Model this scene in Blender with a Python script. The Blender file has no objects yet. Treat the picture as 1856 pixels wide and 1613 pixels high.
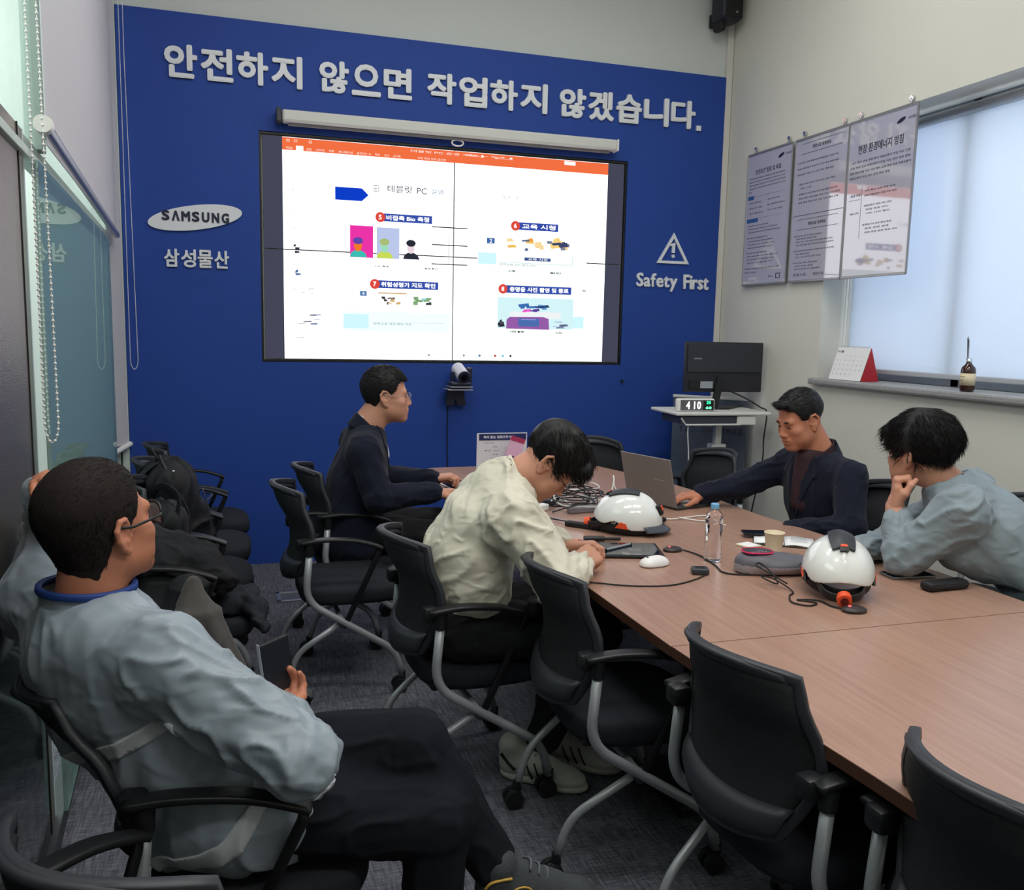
import bpy, bmesh, math, random
import numpy as np
from mathutils import Vector, Matrix
random.seed(7)
PI = math.pi
scn = bpy.context.scene
COL = scn.collection

# ------------------------------------------------------------------ camera, world, exposure
def camera_axes(yaw, pitch, roll):
    cy, sy, cp, sp, cr, sr = math.cos(yaw), math.sin(yaw), math.cos(pitch), math.sin(pitch), math.cos(roll), math.sin(roll)
    f = Vector((sy * cp, cy * cp, sp)); r = Vector((cy, -sy, 0)); u = r.cross(f)
    return cr * r + sr * u, -sr * r + cr * u, f
cr_, cu_, cf_ = camera_axes(0.306, -0.1301, 0.0213)
cd = bpy.data.cameras.new('camera'); cam = bpy.data.objects.new('camera', cd); COL.objects.link(cam)
m = Matrix.Identity(4)
for i in range(3):
    m[i][0] = cr_[i]; m[i][1] = cu_[i]; m[i][2] = -cf_[i]
m[0][3], m[1][3], m[2][3] = -0.1746, -5.8136, 1.5376
cam.matrix_world = m
cd.sensor_fit = 'HORIZONTAL'; cd.sensor_width = 36; cd.lens = 36 * 1595.66 / 1856; cd.clip_start = 0.05
scn.camera = cam
scn.view_settings.view_transform = 'Standard'; scn.view_settings.look = 'None'
scn.view_settings.gamma = 1; scn.view_settings.use_curve_mapping = False
scn.view_settings.exposure = 0.0
w = bpy.data.worlds.new('world'); scn.world = w; w.use_nodes = True
w.node_tree.nodes['Background'].inputs[0].default_value = (0.80, 0.88, 1.0, 1)
w.node_tree.nodes['Background'].inputs[1].default_value = 0.9

def area(name, loc, rot, sx, sy, power, color=(1, 1, 1)):
    l = bpy.data.lights.new(name, 'AREA'); l.shape = 'RECTANGLE'; l.size = sx; l.size_y = sy; l.energy = power; l.color = color
    o = bpy.data.objects.new(name, l); COL.objects.link(o); o.location = loc; o.rotation_euler = rot
    return o
CEIL = 4.25
for i, (x, y) in enumerate([(0.3, -2.0), (1.9, -2.0), (0.3, -4.2), (1.9, -4.2), (0.3, -6.4), (1.9, -6.4)]):
    area('ceiling_lamp', (x, y, CEIL - 0.06), (0, 0, 0), 1.2, 0.5, 20 if i<2 else 31, (1.0, 0.99, 0.96))
# daylight outside the right-hand window, behind the lowered blind
area('window_daylight', (4.05, -2.9, 2.1), (0, PI / 2, 0), 2.0, 3.6, 62, (0.82, 0.91, 1.0))
# unseen fill light added beyond the glass partition to brighten its transom
area('corridor_fill', (-2.0, -2.5, 3.2), (0, -0.6, 0), 1.2, 5.0, 130, (0.93, 1.0, 0.97))

# ------------------------------------------------------------------ helpers
def s2l(c):
    return tuple(((v / 255) / 12.92 if v / 255 <= 0.04045 else ((v / 255 + 0.055) / 1.055) ** 2.4) for v in c)
MATS = {}
def mat(name, rgb, rough=0.6, metal=0.0, spec=0.5, bump=0.0, bscale=40, bstretch=(1, 1, 1), var=0.0, vscale=6, emit=0.0, coat=0.0, sheen=0.0, sss=0.0, alpha=1.0, trans=0.0, ior=1.45):
    if name in MATS: return MATS[name]
    mt = bpy.data.materials.new(name); mt.use_nodes = True; nt = mt.node_tree; b = nt.nodes['Principled BSDF']
    c = s2l(rgb)
    b.inputs['Base Color'].default_value = (*c, 1); b.inputs['Roughness'].default_value = rough; b.inputs['Metallic'].default_value = metal
    b.inputs['Specular IOR Level'].default_value = spec; b.inputs['Coat Weight'].default_value = coat; b.inputs['Coat Roughness'].default_value = 0.05
    b.inputs['Sheen Weight'].default_value = sheen; b.inputs['Transmission Weight'].default_value = trans; b.inputs['IOR'].default_value = ior
    b.inputs['Alpha'].default_value = alpha
    if sss:
        b.inputs['Subsurface Weight'].default_value = sss; b.inputs['Subsurface Radius'].default_value = (0.012, 0.004, 0.002); b.inputs['Subsurface Scale'].default_value = 1
    if emit:
        b.inputs['Emission Color'].default_value = (*c, 1); b.inputs['Emission Strength'].default_value = emit
    if bump or var:
        tc = nt.nodes.new('ShaderNodeTexCoord'); mp = nt.nodes.new('ShaderNodeMapping'); mp.inputs['Scale'].default_value = bstretch
        nt.links.new(tc.outputs['Object'], mp.inputs[0])
    if bump:
        n = nt.nodes.new('ShaderNodeTexNoise'); n.inputs['Scale'].default_value = bscale; n.inputs['Detail'].default_value = 4
        bp = nt.nodes.new('ShaderNodeBump'); bp.inputs['Strength'].default_value = bump; bp.inputs['Distance'].default_value = 0.01
        nt.links.new(mp.outputs[0], n.inputs['Vector']); nt.links.new(n.outputs['Fac'], bp.inputs['Height']); nt.links.new(bp.outputs[0], b.inputs['Normal'])
    if var:
        n = nt.nodes.new('ShaderNodeTexNoise'); n.inputs['Scale'].default_value = vscale; n.inputs['Detail'].default_value = 5
        nt.links.new(mp.outputs[0], n.inputs['Vector'])
        mx = nt.nodes.new('ShaderNodeMixRGB'); mx.inputs[1].default_value = (*[v * (1 - var) for v in c], 1); mx.inputs[2].default_value = (*[min(1, v * (1 + var)) for v in c], 1)
        nt.links.new(n.outputs['Fac'], mx.inputs[0]); nt.links.new(mx.outputs[0], b.inputs['Base Color'])
    MATS[name] = mt
    return mt
def emitter(name, rgb, s=1.0):
    if name in MATS: return MATS[name]
    mt = bpy.data.materials.new(name); mt.use_nodes = True; nt = mt.node_tree; nt.nodes.clear()
    e = nt.nodes.new('ShaderNodeEmission'); o = nt.nodes.new('ShaderNodeOutputMaterial'); e.inputs[0].default_value = (*s2l(rgb), 1); e.inputs[1].default_value = s
    nt.links.new(e.outputs[0], o.inputs[0]); MATS[name] = mt
    return mt

def link(name, me, m=None, parent=None, smooth=False):
    o = bpy.data.objects.new(name, me); COL.objects.link(o)
    if m is not None:
        if len(me.materials) == 0: me.materials.append(m)
    if parent is not None: o.parent = parent
    if smooth: me.shade_smooth()
    return o
def tag(o, label=None, cat=None, group=None, kind=None):
    if label: o['label'] = label
    if cat: o['category'] = cat
    if group: o['group'] = group
    if kind: o['kind'] = kind
    return o
def thing(name, label, cat, loc=(0, 0, 0), rz=0, group=None):
    o = bpy.data.objects.new(name, None); COL.objects.link(o); o.empty_display_size = 0.1
    o.location = loc; o.rotation_euler = (0, 0, rz)
    return tag(o, label, cat, group)

class B:
    """collects shapes, then links them as ONE mesh object"""
    def __init__(s): s.bm = bmesh.new()
    def box(s, c, size, bev=0.0, seg=2, rot=None):
        r = bmesh.ops.create_cube(s.bm, size=1.0); vs = r['verts']
        M = Matrix.Translation(Vector(c))
        if rot is not None: M = M @ (rot if isinstance(rot, Matrix) else Matrix.Rotation(rot, 4, 'Z'))
        bmesh.ops.transform(s.bm, matrix=M @ Matrix.Diagonal((*size, 1)), verts=vs)
        if bev > 0:
            es = list({e for v in vs for e in v.link_edges})
            bmesh.ops.bevel(s.bm, geom=es, offset=min(bev, min(size) * 0.49), segments=seg, profile=0.5, affect='EDGES', clamp_overlap=True)
        return s
    def cyl(s, a, b, r0, r1=None, n=16, caps=True):
        a = Vector(a); b = Vector(b); d = b - a; L = d.length
        if r1 is None: r1 = r0
        r = bmesh.ops.create_cone(s.bm, cap_ends=caps, segments=n, radius1=r0, radius2=r1, depth=L)
        q = d.to_track_quat('Z', 'Y').to_matrix().to_4x4()
        bmesh.ops.transform(s.bm, matrix=Matrix.Translation((a + b) / 2) @ q, verts=r['verts'])
        return s
    def sph(s, c, r, sc=(1, 1, 1), u=16, v=10, rot=None):
        q = bmesh.ops.create_uvsphere(s.bm, u_segments=u, v_segments=v, radius=r)
        M = Matrix.Translation(Vector(c))
        if rot is not None: M = M @ rot
        bmesh.ops.transform(s.bm, matrix=M @ Matrix.Diagonal((*sc, 1)), verts=q['verts'])
        return s
    def tube(s, pts, r, n=10, flat=None, closed=False):
        """sweep a ring (or a flat w x t section) along pts"""
        P = [Vector(p) for p in pts]; k = len(P); rings = []
        up = Vector((0, 0, 1)); prev = None
        for i, p in enumerate(P):
            if closed: t = P[(i + 1) % k] - P[i - 1]
            else: t = P[min(i + 1, k - 1)] - P[max(i - 1, 0)]
            t.normalize()
            if prev is None:
                u = t.cross(up)
                if u.length < 1e-3: u = t.cross(Vector((0, 1, 0)))
            else:
                u = prev - t * prev.dot(t)
            u.normalize(); v = u.cross(t); prev = u
            rr = r[i] if isinstance(r, (list, tuple)) else r
            ring = []
            for j in range(n):
                a = 2 * PI * (j + 0.5) / n
                if flat:
                    ca, sa = math.cos(a), math.sin(a)
                    e = 0.35
                    ring.append(s.bm.verts.new(p + u * (flat[0] / 2 * math.copysign(abs(ca) ** e, ca)) + v * (flat[1] / 2 * math.copysign(abs(sa) ** e, sa))))
                else: ring.append(s.bm.verts.new(p + (u * math.cos(a) + v * math.sin(a)) * rr))
            rings.append(ring)
        m = k if closed else k - 1
        for i in range(m):
            A = rings[i]; C = rings[(i + 1) % k]
            for j in range(n): s.bm.faces.new((A[j], A[(j + 1) % n], C[(j + 1) % n], C[j]))
        if not closed:
            s.bm.faces.new(rings[0][::-1]); s.bm.faces.new(rings[-1])
        return s
    def lathe(s, prof, c=(0, 0, 0), n=32, M=None):
        rings = []
        for (r, z) in prof:
            rings.append([s.bm.verts.new((r * math.cos(2 * PI * j / n), r * math.sin(2 * PI * j / n), z)) for j in range(n)])
        for i in range(len(rings) - 1):
            for j in range(n): s.bm.faces.new((rings[i][j], rings[i][(j + 1) % n], rings[i + 1][(j + 1) % n], rings[i + 1][j]))
        if prof[0][0] > 1e-5: s.bm.faces.new(rings[0][::-1])
        if prof[-1][0] > 1e-5: s.bm.faces.new(rings[-1])
        T = Matrix.Translation(Vector(c)) @ (M or Matrix.Identity(4))
        bmesh.ops.transform(s.bm, matrix=T, verts=[v for R in rings for v in R])
        return s
    def prism(s, pts, z0, z1, M=None, bev=0):
        """polygon pts (x,y) extruded z0..z1, then transformed by M"""
        a = [s.bm.verts.new((x, y, z0)) for x, y in pts]; b = [s.bm.verts.new((x, y, z1)) for x, y in pts]
        n = len(pts); f = [s.bm.faces.new(a[::-1]), s.bm.faces.new(b)]
        for i in range(n): s.bm.faces.new((a[i], a[(i + 1) % n], b[(i + 1) % n], b[i]))
        if M is not None: bmesh.ops.transform(s.bm, matrix=M, verts=a + b)
        if bev:
            es = list({e for ff in f for e in ff.edges})
            bmesh.ops.bevel(s.bm, geom=es, offset=bev, segments=2, profile=0.5, affect='EDGES')
        return s
    def grid(s, fn, nu, nv, thick=0.0):
        V = [[Vector(fn(i / nu, j / nv)) for j in range(nv + 1)] for i in range(nu + 1)]
        def layer(off):
            out = []
            for i in range(nu + 1):
                row = []
                for j in range(nv + 1):
                    p = V[i][j]
                    if off:
                        du = V[min(i + 1, nu)][j] - V[max(i - 1, 0)][j]; dvv = V[i][min(j + 1, nv)] - V[i][max(j - 1, 0)]
                        nn = du.cross(dvv)
                        if nn.length > 0: nn.normalize()
                        p = p + nn * off
                    row.append(s.bm.verts.new(p))
                out.append(row)
            return out
        A = layer(0)
        for i in range(nu):
            for j in range(nv): s.bm.faces.new((A[i][j], A[i + 1][j], A[i + 1][j + 1], A[i][j + 1]))
        if thick:
            C = layer(-thick)
            for i in range(nu):
                for j in range(nv): s.bm.faces.new((C[i][j], C[i][j + 1], C[i + 1][j + 1], C[i + 1][j]))
            for i in range(nu):
                s.bm.faces.new((A[i][0], C[i][0], C[i + 1][0], A[i + 1][0])); s.bm.faces.new((A[i][nv], A[i + 1][nv], C[i + 1][nv], C[i][nv]))
            for j in range(nv):
                s.bm.faces.new((A[0][j], A[0][j + 1], C[0][j + 1], C[0][j])); s.bm.faces.new((A[nu][j], C[nu][j], C[nu][j + 1], A[nu][j + 1]))
        return s
    def out(s, name, m, parent=None, smooth=False, ang=None):
        bmesh.ops.recalc_face_normals(s.bm, faces=s.bm.faces[:])
        me = bpy.data.meshes.new(name); s.bm.to_mesh(me); s.bm.free()
        o = link(name, me, m, parent)
        if smooth or ang is not None:
            me.shade_smooth()
            if ang is not None:
                try: me.set_sharp_from_angle(angle=math.radians(ang))
                except Exception: pass
        return o
def beads(name, pts, r, m, parent, u=8, v=5):
    b = bmesh.new(); bmesh.ops.create_uvsphere(b, u_segments=u, v_segments=v, radius=r); V = np.array([x.co[:] for x in b.verts]); b.verts.index_update()
    T = [[x.index for x in f.verts] for f in b.faces]; b.free(); T = np.array([t if len(t) == 4 else t + [t[-1]] for t in T], object)
    tri = [t[:3] for t in T if t[3] == t[2]]; quad = [t for t in T if t[3] != t[2]]
    VV = np.concatenate([V + np.array(p) for p in pts]); F_ = []
    for i in range(len(pts)):
        o_ = i * len(V); F_ += [[a + o_ for a in t] for t in tri] + [[a + o_ for a in t] for t in quad]
    me = bpy.data.meshes.new(name); me.from_pydata(VV.tolist(), [], F_); me.update()
    return link(name, me, m, parent, True)
def catmull(P, n=6, closed=False):
    P = [Vector(p) for p in P]; out = []; k = len(P)
    for i in range(k if closed else k - 1):
        if closed: p0, p1, p2, p3 = P[i - 1], P[i], P[(i + 1) % k], P[(i + 2) % k]
        else: p0, p1, p2, p3 = P[max(i - 1, 0)], P[i], P[i + 1], P[min(i + 2, k - 1)]
        for j in range(n):
            t = j / n
            out.append(0.5 * ((2 * p1) + (-p0 + p2) * t + (2 * p0 - 5 * p1 + 4 * p2 - p3) * t * t + (-p0 + 3 * p1 - 3 * p2 + p3) * t ** 3))
    if not closed: out.append(P[-1])
    return out
def bend(P, rad, n=6):
    """polyline with rounded corners"""
    P = [Vector(p) for p in P]; out = [P[0]]
    for i in range(1, len(P) - 1):
        a = (P[i - 1] - P[i]); b = (P[i + 1] - P[i]); r = min(rad, a.length * 0.49, b.length * 0.49)
        a.normalize(); b.normalize(); A = P[i] + a * r; C = P[i] + b * r
        for j in range(n + 1):
            t = j / n; out.append(A * (1 - t) ** 2 + P[i] * 2 * t * (1 - t) + C * t * t)
    out.append(P[-1])
    return out
def copy_tree(o, parent=None):
    c = o.copy(); COL.objects.link(c); c.parent = parent
    for ch in o.children: copy_tree(ch, c)
    return c
_GL = {}
_JOBS = []
def _glyphs(bold, res, chars):
    """every glyph once, at size 1 and depth 1, from ONE text object with one character per line"""
    k = (bold, res)
    if k in _GL: return _GL[k]
    cu = bpy.data.curves.new('t', 'FONT'); cu.body = '\n'.join(chars); cu.size = 1; cu.extrude = 0.5; cu.offset = bold; cu.resolution_u = res; cu.space_line = 2.0
    ob = bpy.data.objects.new('t', cu); me = bpy.data.meshes.new_from_object(ob)
    bpy.data.objects.remove(ob); bpy.data.curves.remove(cu)
    n = len(me.vertices); co = np.empty(n * 3); me.vertices.foreach_get('co', co); co = co.reshape(-1, 3)
    nf = len(me.polygons); ls = np.empty(nf, np.int64); lt = np.empty(nf, np.int64); me.polygons.foreach_get('loop_start', ls); me.polygons.foreach_get('loop_total', lt)
    vi = np.empty(len(me.loops), np.int64); me.loops.foreach_get('vertex_index', vi)
    row = np.round(-(co[:, 1] - 0.36) / 2.0).astype(int); fr = row[vi[ls]]
    out = {}; order = np.argsort(fr, kind='stable'); vorder = np.argsort(row, kind='stable')
    for r_, ch in enumerate(chars):
        fi = order[np.searchsorted(fr[order], r_):np.searchsorted(fr[order], r_ + 1)]; vv = vorder[np.searchsorted(row[vorder], r_):np.searchsorted(row[vorder], r_ + 1)]
        if len(vv) == 0: continue
        remap = np.full(n, -1); remap[vv] = np.arange(len(vv))
        V = co[vv].copy(); V[:, 1] += 2.0 * r_
        out[ch] = (V, [remap[vi[ls[q]:ls[q] + lt[q]]] for q in fi])
    bpy.data.meshes.remove(me); _GL[k] = out
    return out
def text(name, txt, loc, M3, size, m, parent=None, extrude=0.0, bold=0.0, fit=None, align='CENTER', res=3):
    """lettering set glyph by glyph when flush_text() runs. M3: 3x3 whose columns are text x, y, z in the parent's frame; fit=(w,h) rescales to a box centred on loc"""
    me = bpy.data.meshes.new('lettering'); me.materials.append(m)
    o = link(name, me, None, parent); _JOBS.append((me, txt, loc, M3, size, extrude, bold, fit))
    return o
def flush_text():
    G = _glyphs(0.0, 3, sorted({c for j in _JOBS for c in j[1] if c != ' '}))
    if True:
        for me, txt, loc, M3, size, extrude, bold, fit in _JOBS:
            X = 0.0; VS = []; FS = []; n0 = 0
            for ch in txt:
                if ch == ' ': X += 0.28; continue
                if ch not in G: continue
                V, F_ = G[ch]; hang = ord(ch) > 0x2000
                wd = 0.92 if hang else (V[:, 0].max() - V[:, 0].min()) + 0.075
                V2 = V.copy(); V2[:, 0] += X - (0 if hang else V[:, 0].min() - 0.035); VS.append(V2); FS += [f + n0 for f in F_]; n0 += len(V); X += wd
            if not VS: continue
            co = np.concatenate(VS); co[:, :2] *= size; co[:, 2] *= 2 * extrude
            lo = co.min(0); hi = co.max(0)
            for a in (0, 1):
                co[:, a] = (co[:, a] - (lo[a] + hi[a]) / 2) * (fit[a] / max(hi[a] - lo[a], 1e-9) if fit and fit[a] else 1)
            if bold:      # heavier stroke: the same outline repeated on a small ring of offsets
                n8 = 10 if size > 0.07 else 5; ring = [(bold * math.cos(2 * PI * q / n8), bold * math.sin(2 * PI * q / n8), -q * max(extrude * 0.03, 2e-5)) for q in range(n8)]
                lo = co.min(0); hi = co.max(0); mid = (lo + hi) / 2; shr = np.where(hi - lo > 4 * bold, (hi - lo - 2 * bold) / np.maximum(hi - lo, 1e-9), 1.0); shr[2] = 1
                co = (co - mid) * shr + mid; nv = len(co); co = np.concatenate([co + np.array(o_) for o_ in ring]); FS = [f + nv * q for q in range(n8) for f in FS]
            co = co @ np.array(M3).T + np.array(loc)
            me.vertices.add(len(co)); me.vertices.foreach_set('co', co.astype(np.float32).ravel())
            tot = np.array([len(f) for f in FS]); vi = np.concatenate(FS)
            me.loops.add(len(vi)); me.loops.foreach_set('vertex_index', vi.astype(np.int32)); me.polygons.add(len(FS)); me.polygons.foreach_set('loop_start', (np.cumsum(tot) - tot).astype(np.int32))
            me.update(calc_edges=True)
WALL_XZ = ((1, 0, 0), (0, 0, -1), (0, 1, 0))      # text on the back wall, facing -Y
WALL_YZ = ((0, 0, -1), (-1, 0, 0), (0, 1, 0))     # text on the right wall, facing -X

# ------------------------------------------------------------------ implicit surfaces
_rng = np.random.RandomState(3)
_LAT = _rng.rand(32, 32, 32).astype(np.float32)
def noise3(P, seed=0):
    P = np.asarray(P, np.float64) + seed * 7.31
    i = np.floor(P).astype(np.int64); f = P - i; f = f * f * (3 - 2 * f)
    i &= 31; j = (i + 1) & 31
    x0, y0, z0 = i[:, 0], i[:, 1], i[:, 2]; x1, y1, z1 = j[:, 0], j[:, 1], j[:, 2]
    fx, fy, fz = f[:, 0], f[:, 1], f[:, 2]
    a = _LAT[x0, y0, z0] * (1 - fx) + _LAT[x1, y0, z0] * fx; b = _LAT[x0, y1, z0] * (1 - fx) + _LAT[x1, y1, z0] * fx
    c = _LAT[x0, y0, z1] * (1 - fx) + _LAT[x1, y0, z1] * fx; d = _LAT[x0, y1, z1] * (1 - fx) + _LAT[x1, y1, z1] * fx
    return (a * (1 - fy) + b * fy) * (1 - fz) + (c * (1 - fy) + d * fy) * fz
class Field:
    def __init__(s, lo, hi, h):
        s.lo = np.array(lo, float); s.h = h; s.n = np.ceil((np.array(hi) - s.lo) / h).astype(int) + 1
        s.F = np.full(s.n, 1.0, np.float32); s.ax = [s.lo[i] + h * np.arange(s.n[i]) for i in range(3)]
    def _sl(s, lo, hi, mg):
        a = np.clip(np.floor((np.array(lo) - mg - s.lo) / s.h).astype(int), 0, s.n); b = np.clip(np.ceil((np.array(hi) + mg - s.lo) / s.h).astype(int) + 1, 0, s.n)
        if np.any(b <= a): return None
        sl = tuple(slice(a[i], b[i]) for i in range(3))
        X = s.ax[0][sl[0]][:, None, None]; Y = s.ax[1][sl[1]][None, :, None]; Z = s.ax[2][sl[2]][None, None, :]
        return sl, X, Y, Z
    def _mix(s, sl, d, k, op):
        A = s.F[sl]
        if op == 'add':
            if k > 0: hh = np.maximum(k - np.abs(A - d), 0) / k; r = np.minimum(A, d) - hh * hh * k * 0.25
            else: r = np.minimum(A, d)
        else:
            d = -d
            if k > 0: hh = np.maximum(k - np.abs(A - d), 0) / k; r = np.maximum(A, d) + hh * hh * k * 0.25
            else: r = np.maximum(A, d)
        s.F[sl] = r
    def cone(s, a, b, ra, rb=None, k=0.0, op='add'):
        rb = ra if rb is None else rb; a = np.array(a, float); b = np.array(b, float); R = max(ra, rb)
        q = s._sl(np.minimum(a, b) - R, np.maximum(a, b) + R, k + 3 * s.h)
        if q is None: return s
        sl, X, Y, Z = q; d = b - a; L = max(d @ d, 1e-12)
        t = np.clip(((X - a[0]) * d[0] + (Y - a[1]) * d[1] + (Z - a[2]) * d[2]) / L, 0, 1)
        dist = np.sqrt((X - a[0] - t * d[0]) ** 2 + (Y - a[1] - t * d[1]) ** 2 + (Z - a[2] - t * d[2]) ** 2) - (ra + (rb - ra) * t)
        s._mix(sl, dist.astype(np.float32), k, op); return s
    def ell(s, c, r, R=None, k=0.0, op='add'):
        c = np.array(c, float); r = np.array(r, float); R = np.eye(3) if R is None else np.array(R, float)
        e = np.sqrt(((R * r) ** 2).sum(1)); q = s._sl(c - e, c + e, k + 3 * s.h)
        if q is None: return s
        sl, X, Y, Z = q; X = X - c[0]; Y = Y - c[1]; Z = Z - c[2]
        k0 = 0; k1 = 0
        for i in range(3):
            u = X * R[0, i] + Y * R[1, i] + Z * R[2, i]; k0 = k0 + (u / r[i]) ** 2; k1 = k1 + (u / r[i] ** 2) ** 2
        k0 = np.sqrt(k0); k1 = np.sqrt(k1) + 1e-9
        s._mix(sl, (k0 * (k0 - 1) / k1).astype(np.float32), k, op); return s
    def box(s, c, half, rad=0.01, R=None, k=0.0, op='add'):
        c = np.array(c, float); hf = np.array(half, float) - rad; R = np.eye(3) if R is None else np.array(R, float)
        e = np.sqrt(((R * np.array(half)) ** 2).sum(1)) * 1.8; q = s._sl(c - e, c + e, k + 3 * s.h)
        if q is None: return s
        sl, X, Y, Z = q; X = X - c[0]; Y = Y - c[1]; Z = Z - c[2]; Q = []
        for i in range(3): Q.append(np.abs(X * R[0, i] + Y * R[1, i] + Z * R[2, i]) - hf[i])
        o = np.sqrt(sum(np.maximum(x, 0) ** 2 for x in Q)) + np.minimum(np.maximum(np.maximum(Q[0], Q[1]), Q[2]), 0) - rad
        s._mix(sl, o.astype(np.float32), k, op); return s
    def pts(s):
        X, Y, Z = np.meshgrid(*s.ax, indexing='ij'); return np.stack([X.ravel(), Y.ravel(), Z.ravel()], 1)
    def chain(s, P, r, k=0.0, kk=None, op='add'):
        for i in range(len(P) - 1):
            s.cone(P[i], P[i + 1], r[i], r[i + 1], k if i == 0 or kk is None else kk, op)
        return s
    def mesh(s):
        F = s.F; S = F < 0
        c = [S[i:F.shape[0] - 1 + i, j:F.shape[1] - 1 + j, l:F.shape[2] - 1 + l] for i in (0, 1) for j in (0, 1) for l in (0, 1)]
        al = c[0].copy(); an = c[0].copy()
        for q in c[1:]: al &= q; an |= q
        ijk = np.argwhere(an & ~al)
        if len(ijk) == 0: return np.zeros((0, 3)), np.zeros((0, 4), int)
        idx = np.full(np.array(F.shape) - 1, -1, np.int64); idx[ijk[:, 0], ijk[:, 1], ijk[:, 2]] = np.arange(len(ijk))
        corner = np.array([(i, j, l) for i in (0, 1) for j in (0, 1) for l in (0, 1)])
        val = np.stack([F[ijk[:, 0] + a, ijk[:, 1] + b, ijk[:, 2] + d] for a, b, d in corner], 1)
        acc = np.zeros((len(ijk), 3)); cnt = np.zeros(len(ijk))
        for p in range(8):
            for q in range(p + 1, 8):
                if np.abs(corner[p] - corner[q]).sum() != 1: continue
                va, vb = val[:, p], val[:, q]; mk = (va < 0) != (vb < 0)
                t = np.where(mk, va / np.where(mk, va - vb, 1), 0)
                acc += mk[:, None] * (corner[p] + t[:, None] * (corner[q] - corner[p])); cnt += mk
        V = (ijk + acc / cnt[:, None]) * s.h + s.lo
        faces = []
        for a in range(3):
            b, d = (a + 1) % 3, (a + 2) % 3
            s0 = [slice(0, -1)] * 3; s1 = [slice(0, -1)] * 3; s1[a] = slice(1, None)
            A = S[tuple(slice(0, F.shape[x] - 1) if x == a else slice(1, F.shape[x] - 1) for x in range(3))]
            Bq = S[tuple(slice(1, F.shape[x]) if x == a else slice(1, F.shape[x] - 1) for x in range(3))]
            e = np.argwhere(A != Bq)
            if len(e) == 0: continue
            inside = A[e[:, 0], e[:, 1], e[:, 2]]
            base = e.copy()                      # cell index with b,d offset -1 already (slices began at 1)
            eb = np.zeros(3, int); eb[b] = 1; ed = np.zeros(3, int); ed[d] = 1
            g = lambda o: idx[tuple((base + o).T)]
            q = np.stack([g(0 * eb), g(eb), g(eb + ed), g(ed)], 1)
            q[~inside] = q[~inside][:, ::-1]
            faces.append(q)
        return V, np.concatenate(faces)
def np_mesh(name, V, Fc):
    me = bpy.data.meshes.new(name); n = Fc.shape[1]
    me.vertices.add(len(V)); me.vertices.foreach_set('co', np.asarray(V, np.float32).ravel())
    me.loops.add(Fc.size); me.loops.foreach_set('vertex_index', Fc.ravel().astype(np.int32))
    me.polygons.add(len(Fc)); me.polygons.foreach_set('loop_start', (np.arange(len(Fc)) * n).astype(np.int32))
    me.update(calc_edges=True); me.shade_smooth()
    return me
def normals(V, Fc):
    n = np.cross(V[Fc[:, 2]] - V[Fc[:, 0]], V[Fc[:, 3]] - V[Fc[:, 1]]); N = np.zeros_like(V)
    for i in range(4): np.add.at(N, Fc[:, i], n)
    return N / (np.linalg.norm(N, axis=1, keepdims=True) + 1e-12)
def smooth(V, Fc, it=1):
    for _ in range(it):
        A = np.zeros_like(V); c = np.zeros(len(V))
        for i in range(4):
            j = Fc[:, (i + 1) % 4]; np.add.at(A, Fc[:, i], V[j]); np.add.at(c, Fc[:, i], 1)
            j = Fc[:, (i - 1) % 4]; np.add.at(A, Fc[:, i], V[j]); np.add.at(c, Fc[:, i], 1)
        V = 0.4 * V + 0.6 * A / np.maximum(c, 1)[:, None]
    return V
def folds(V, N, limbs, seed=0, soft=0.02):
    """cloth creases: ridged noise stretched around each limb; limbs = (a, b, radius, amplitude, frequency, slant)"""
    W = []; D = []
    for n_, (a, b, r, amp, fr, sl) in enumerate(limbs):
        a = np.array(a, float); b = np.array(b, float); d = b - a; L = np.linalg.norm(d); u = d / L
        t = np.clip((V - a) @ d / L ** 2, 0, 1); q = a + t[:, None] * d; w_ = V - q; dist = np.linalg.norm(w_, axis=1)
        rho = w_ / (dist[:, None] + 1e-6); sx = (V - a) @ u
        e = np.cross(u, [0.3, 0.5, 0.81]); e /= np.linalg.norm(e); f = np.cross(u, e)
        P = np.stack([sx * fr + sl * (rho @ e) + 0.7 * (rho @ f) * sl, (rho @ e) * 1.5 + n_ * 3.7, (rho @ f) * 1.5], 1)
        wp = noise3(P * np.array([0.5, 1.3, 1.3]), seed + 5)[:, None] * np.array([1.3, 0.3, 0.3]); P = P + wp
        n1 = 1 - np.abs(2 * noise3(P, seed + n_) - 1); n2 = 1 - np.abs(2 * noise3(P * [2.1, 1.6, 1.6], seed + n_ + 9) - 1)
        D.append(amp * ((n1 ** 4) * 1.35 + 0.30 * (n2 ** 3) - 0.38)); W.append(np.exp(-np.maximum(dist - r * 0.6, 0) / soft))
    W = np.array(W); D = np.array(D); return V + N * ((W * D).sum(0) / (W.sum(0) + 1e-9))[:, None]
def unit(v): v = np.array(v, float); return v / np.linalg.norm(v)
def frame(h, p=0.0, r=0.0):
    """columns: right, forward, up for heading h (deg from +X), pitch p (deg up), roll r (deg, head top to the right)"""
    h, p, r = np.radians([h, p, r])
    f = np.array([math.cos(h) * math.cos(p), math.sin(h) * math.cos(p), math.sin(p)]); rt = np.array([math.sin(h), -math.cos(h), 0.0]); up = np.cross(rt, f)
    rt2 = math.cos(r) * rt - math.sin(r) * up; up2 = math.cos(r) * up + math.sin(r) * rt
    return np.stack([rt2, f, up2], 1)
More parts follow.
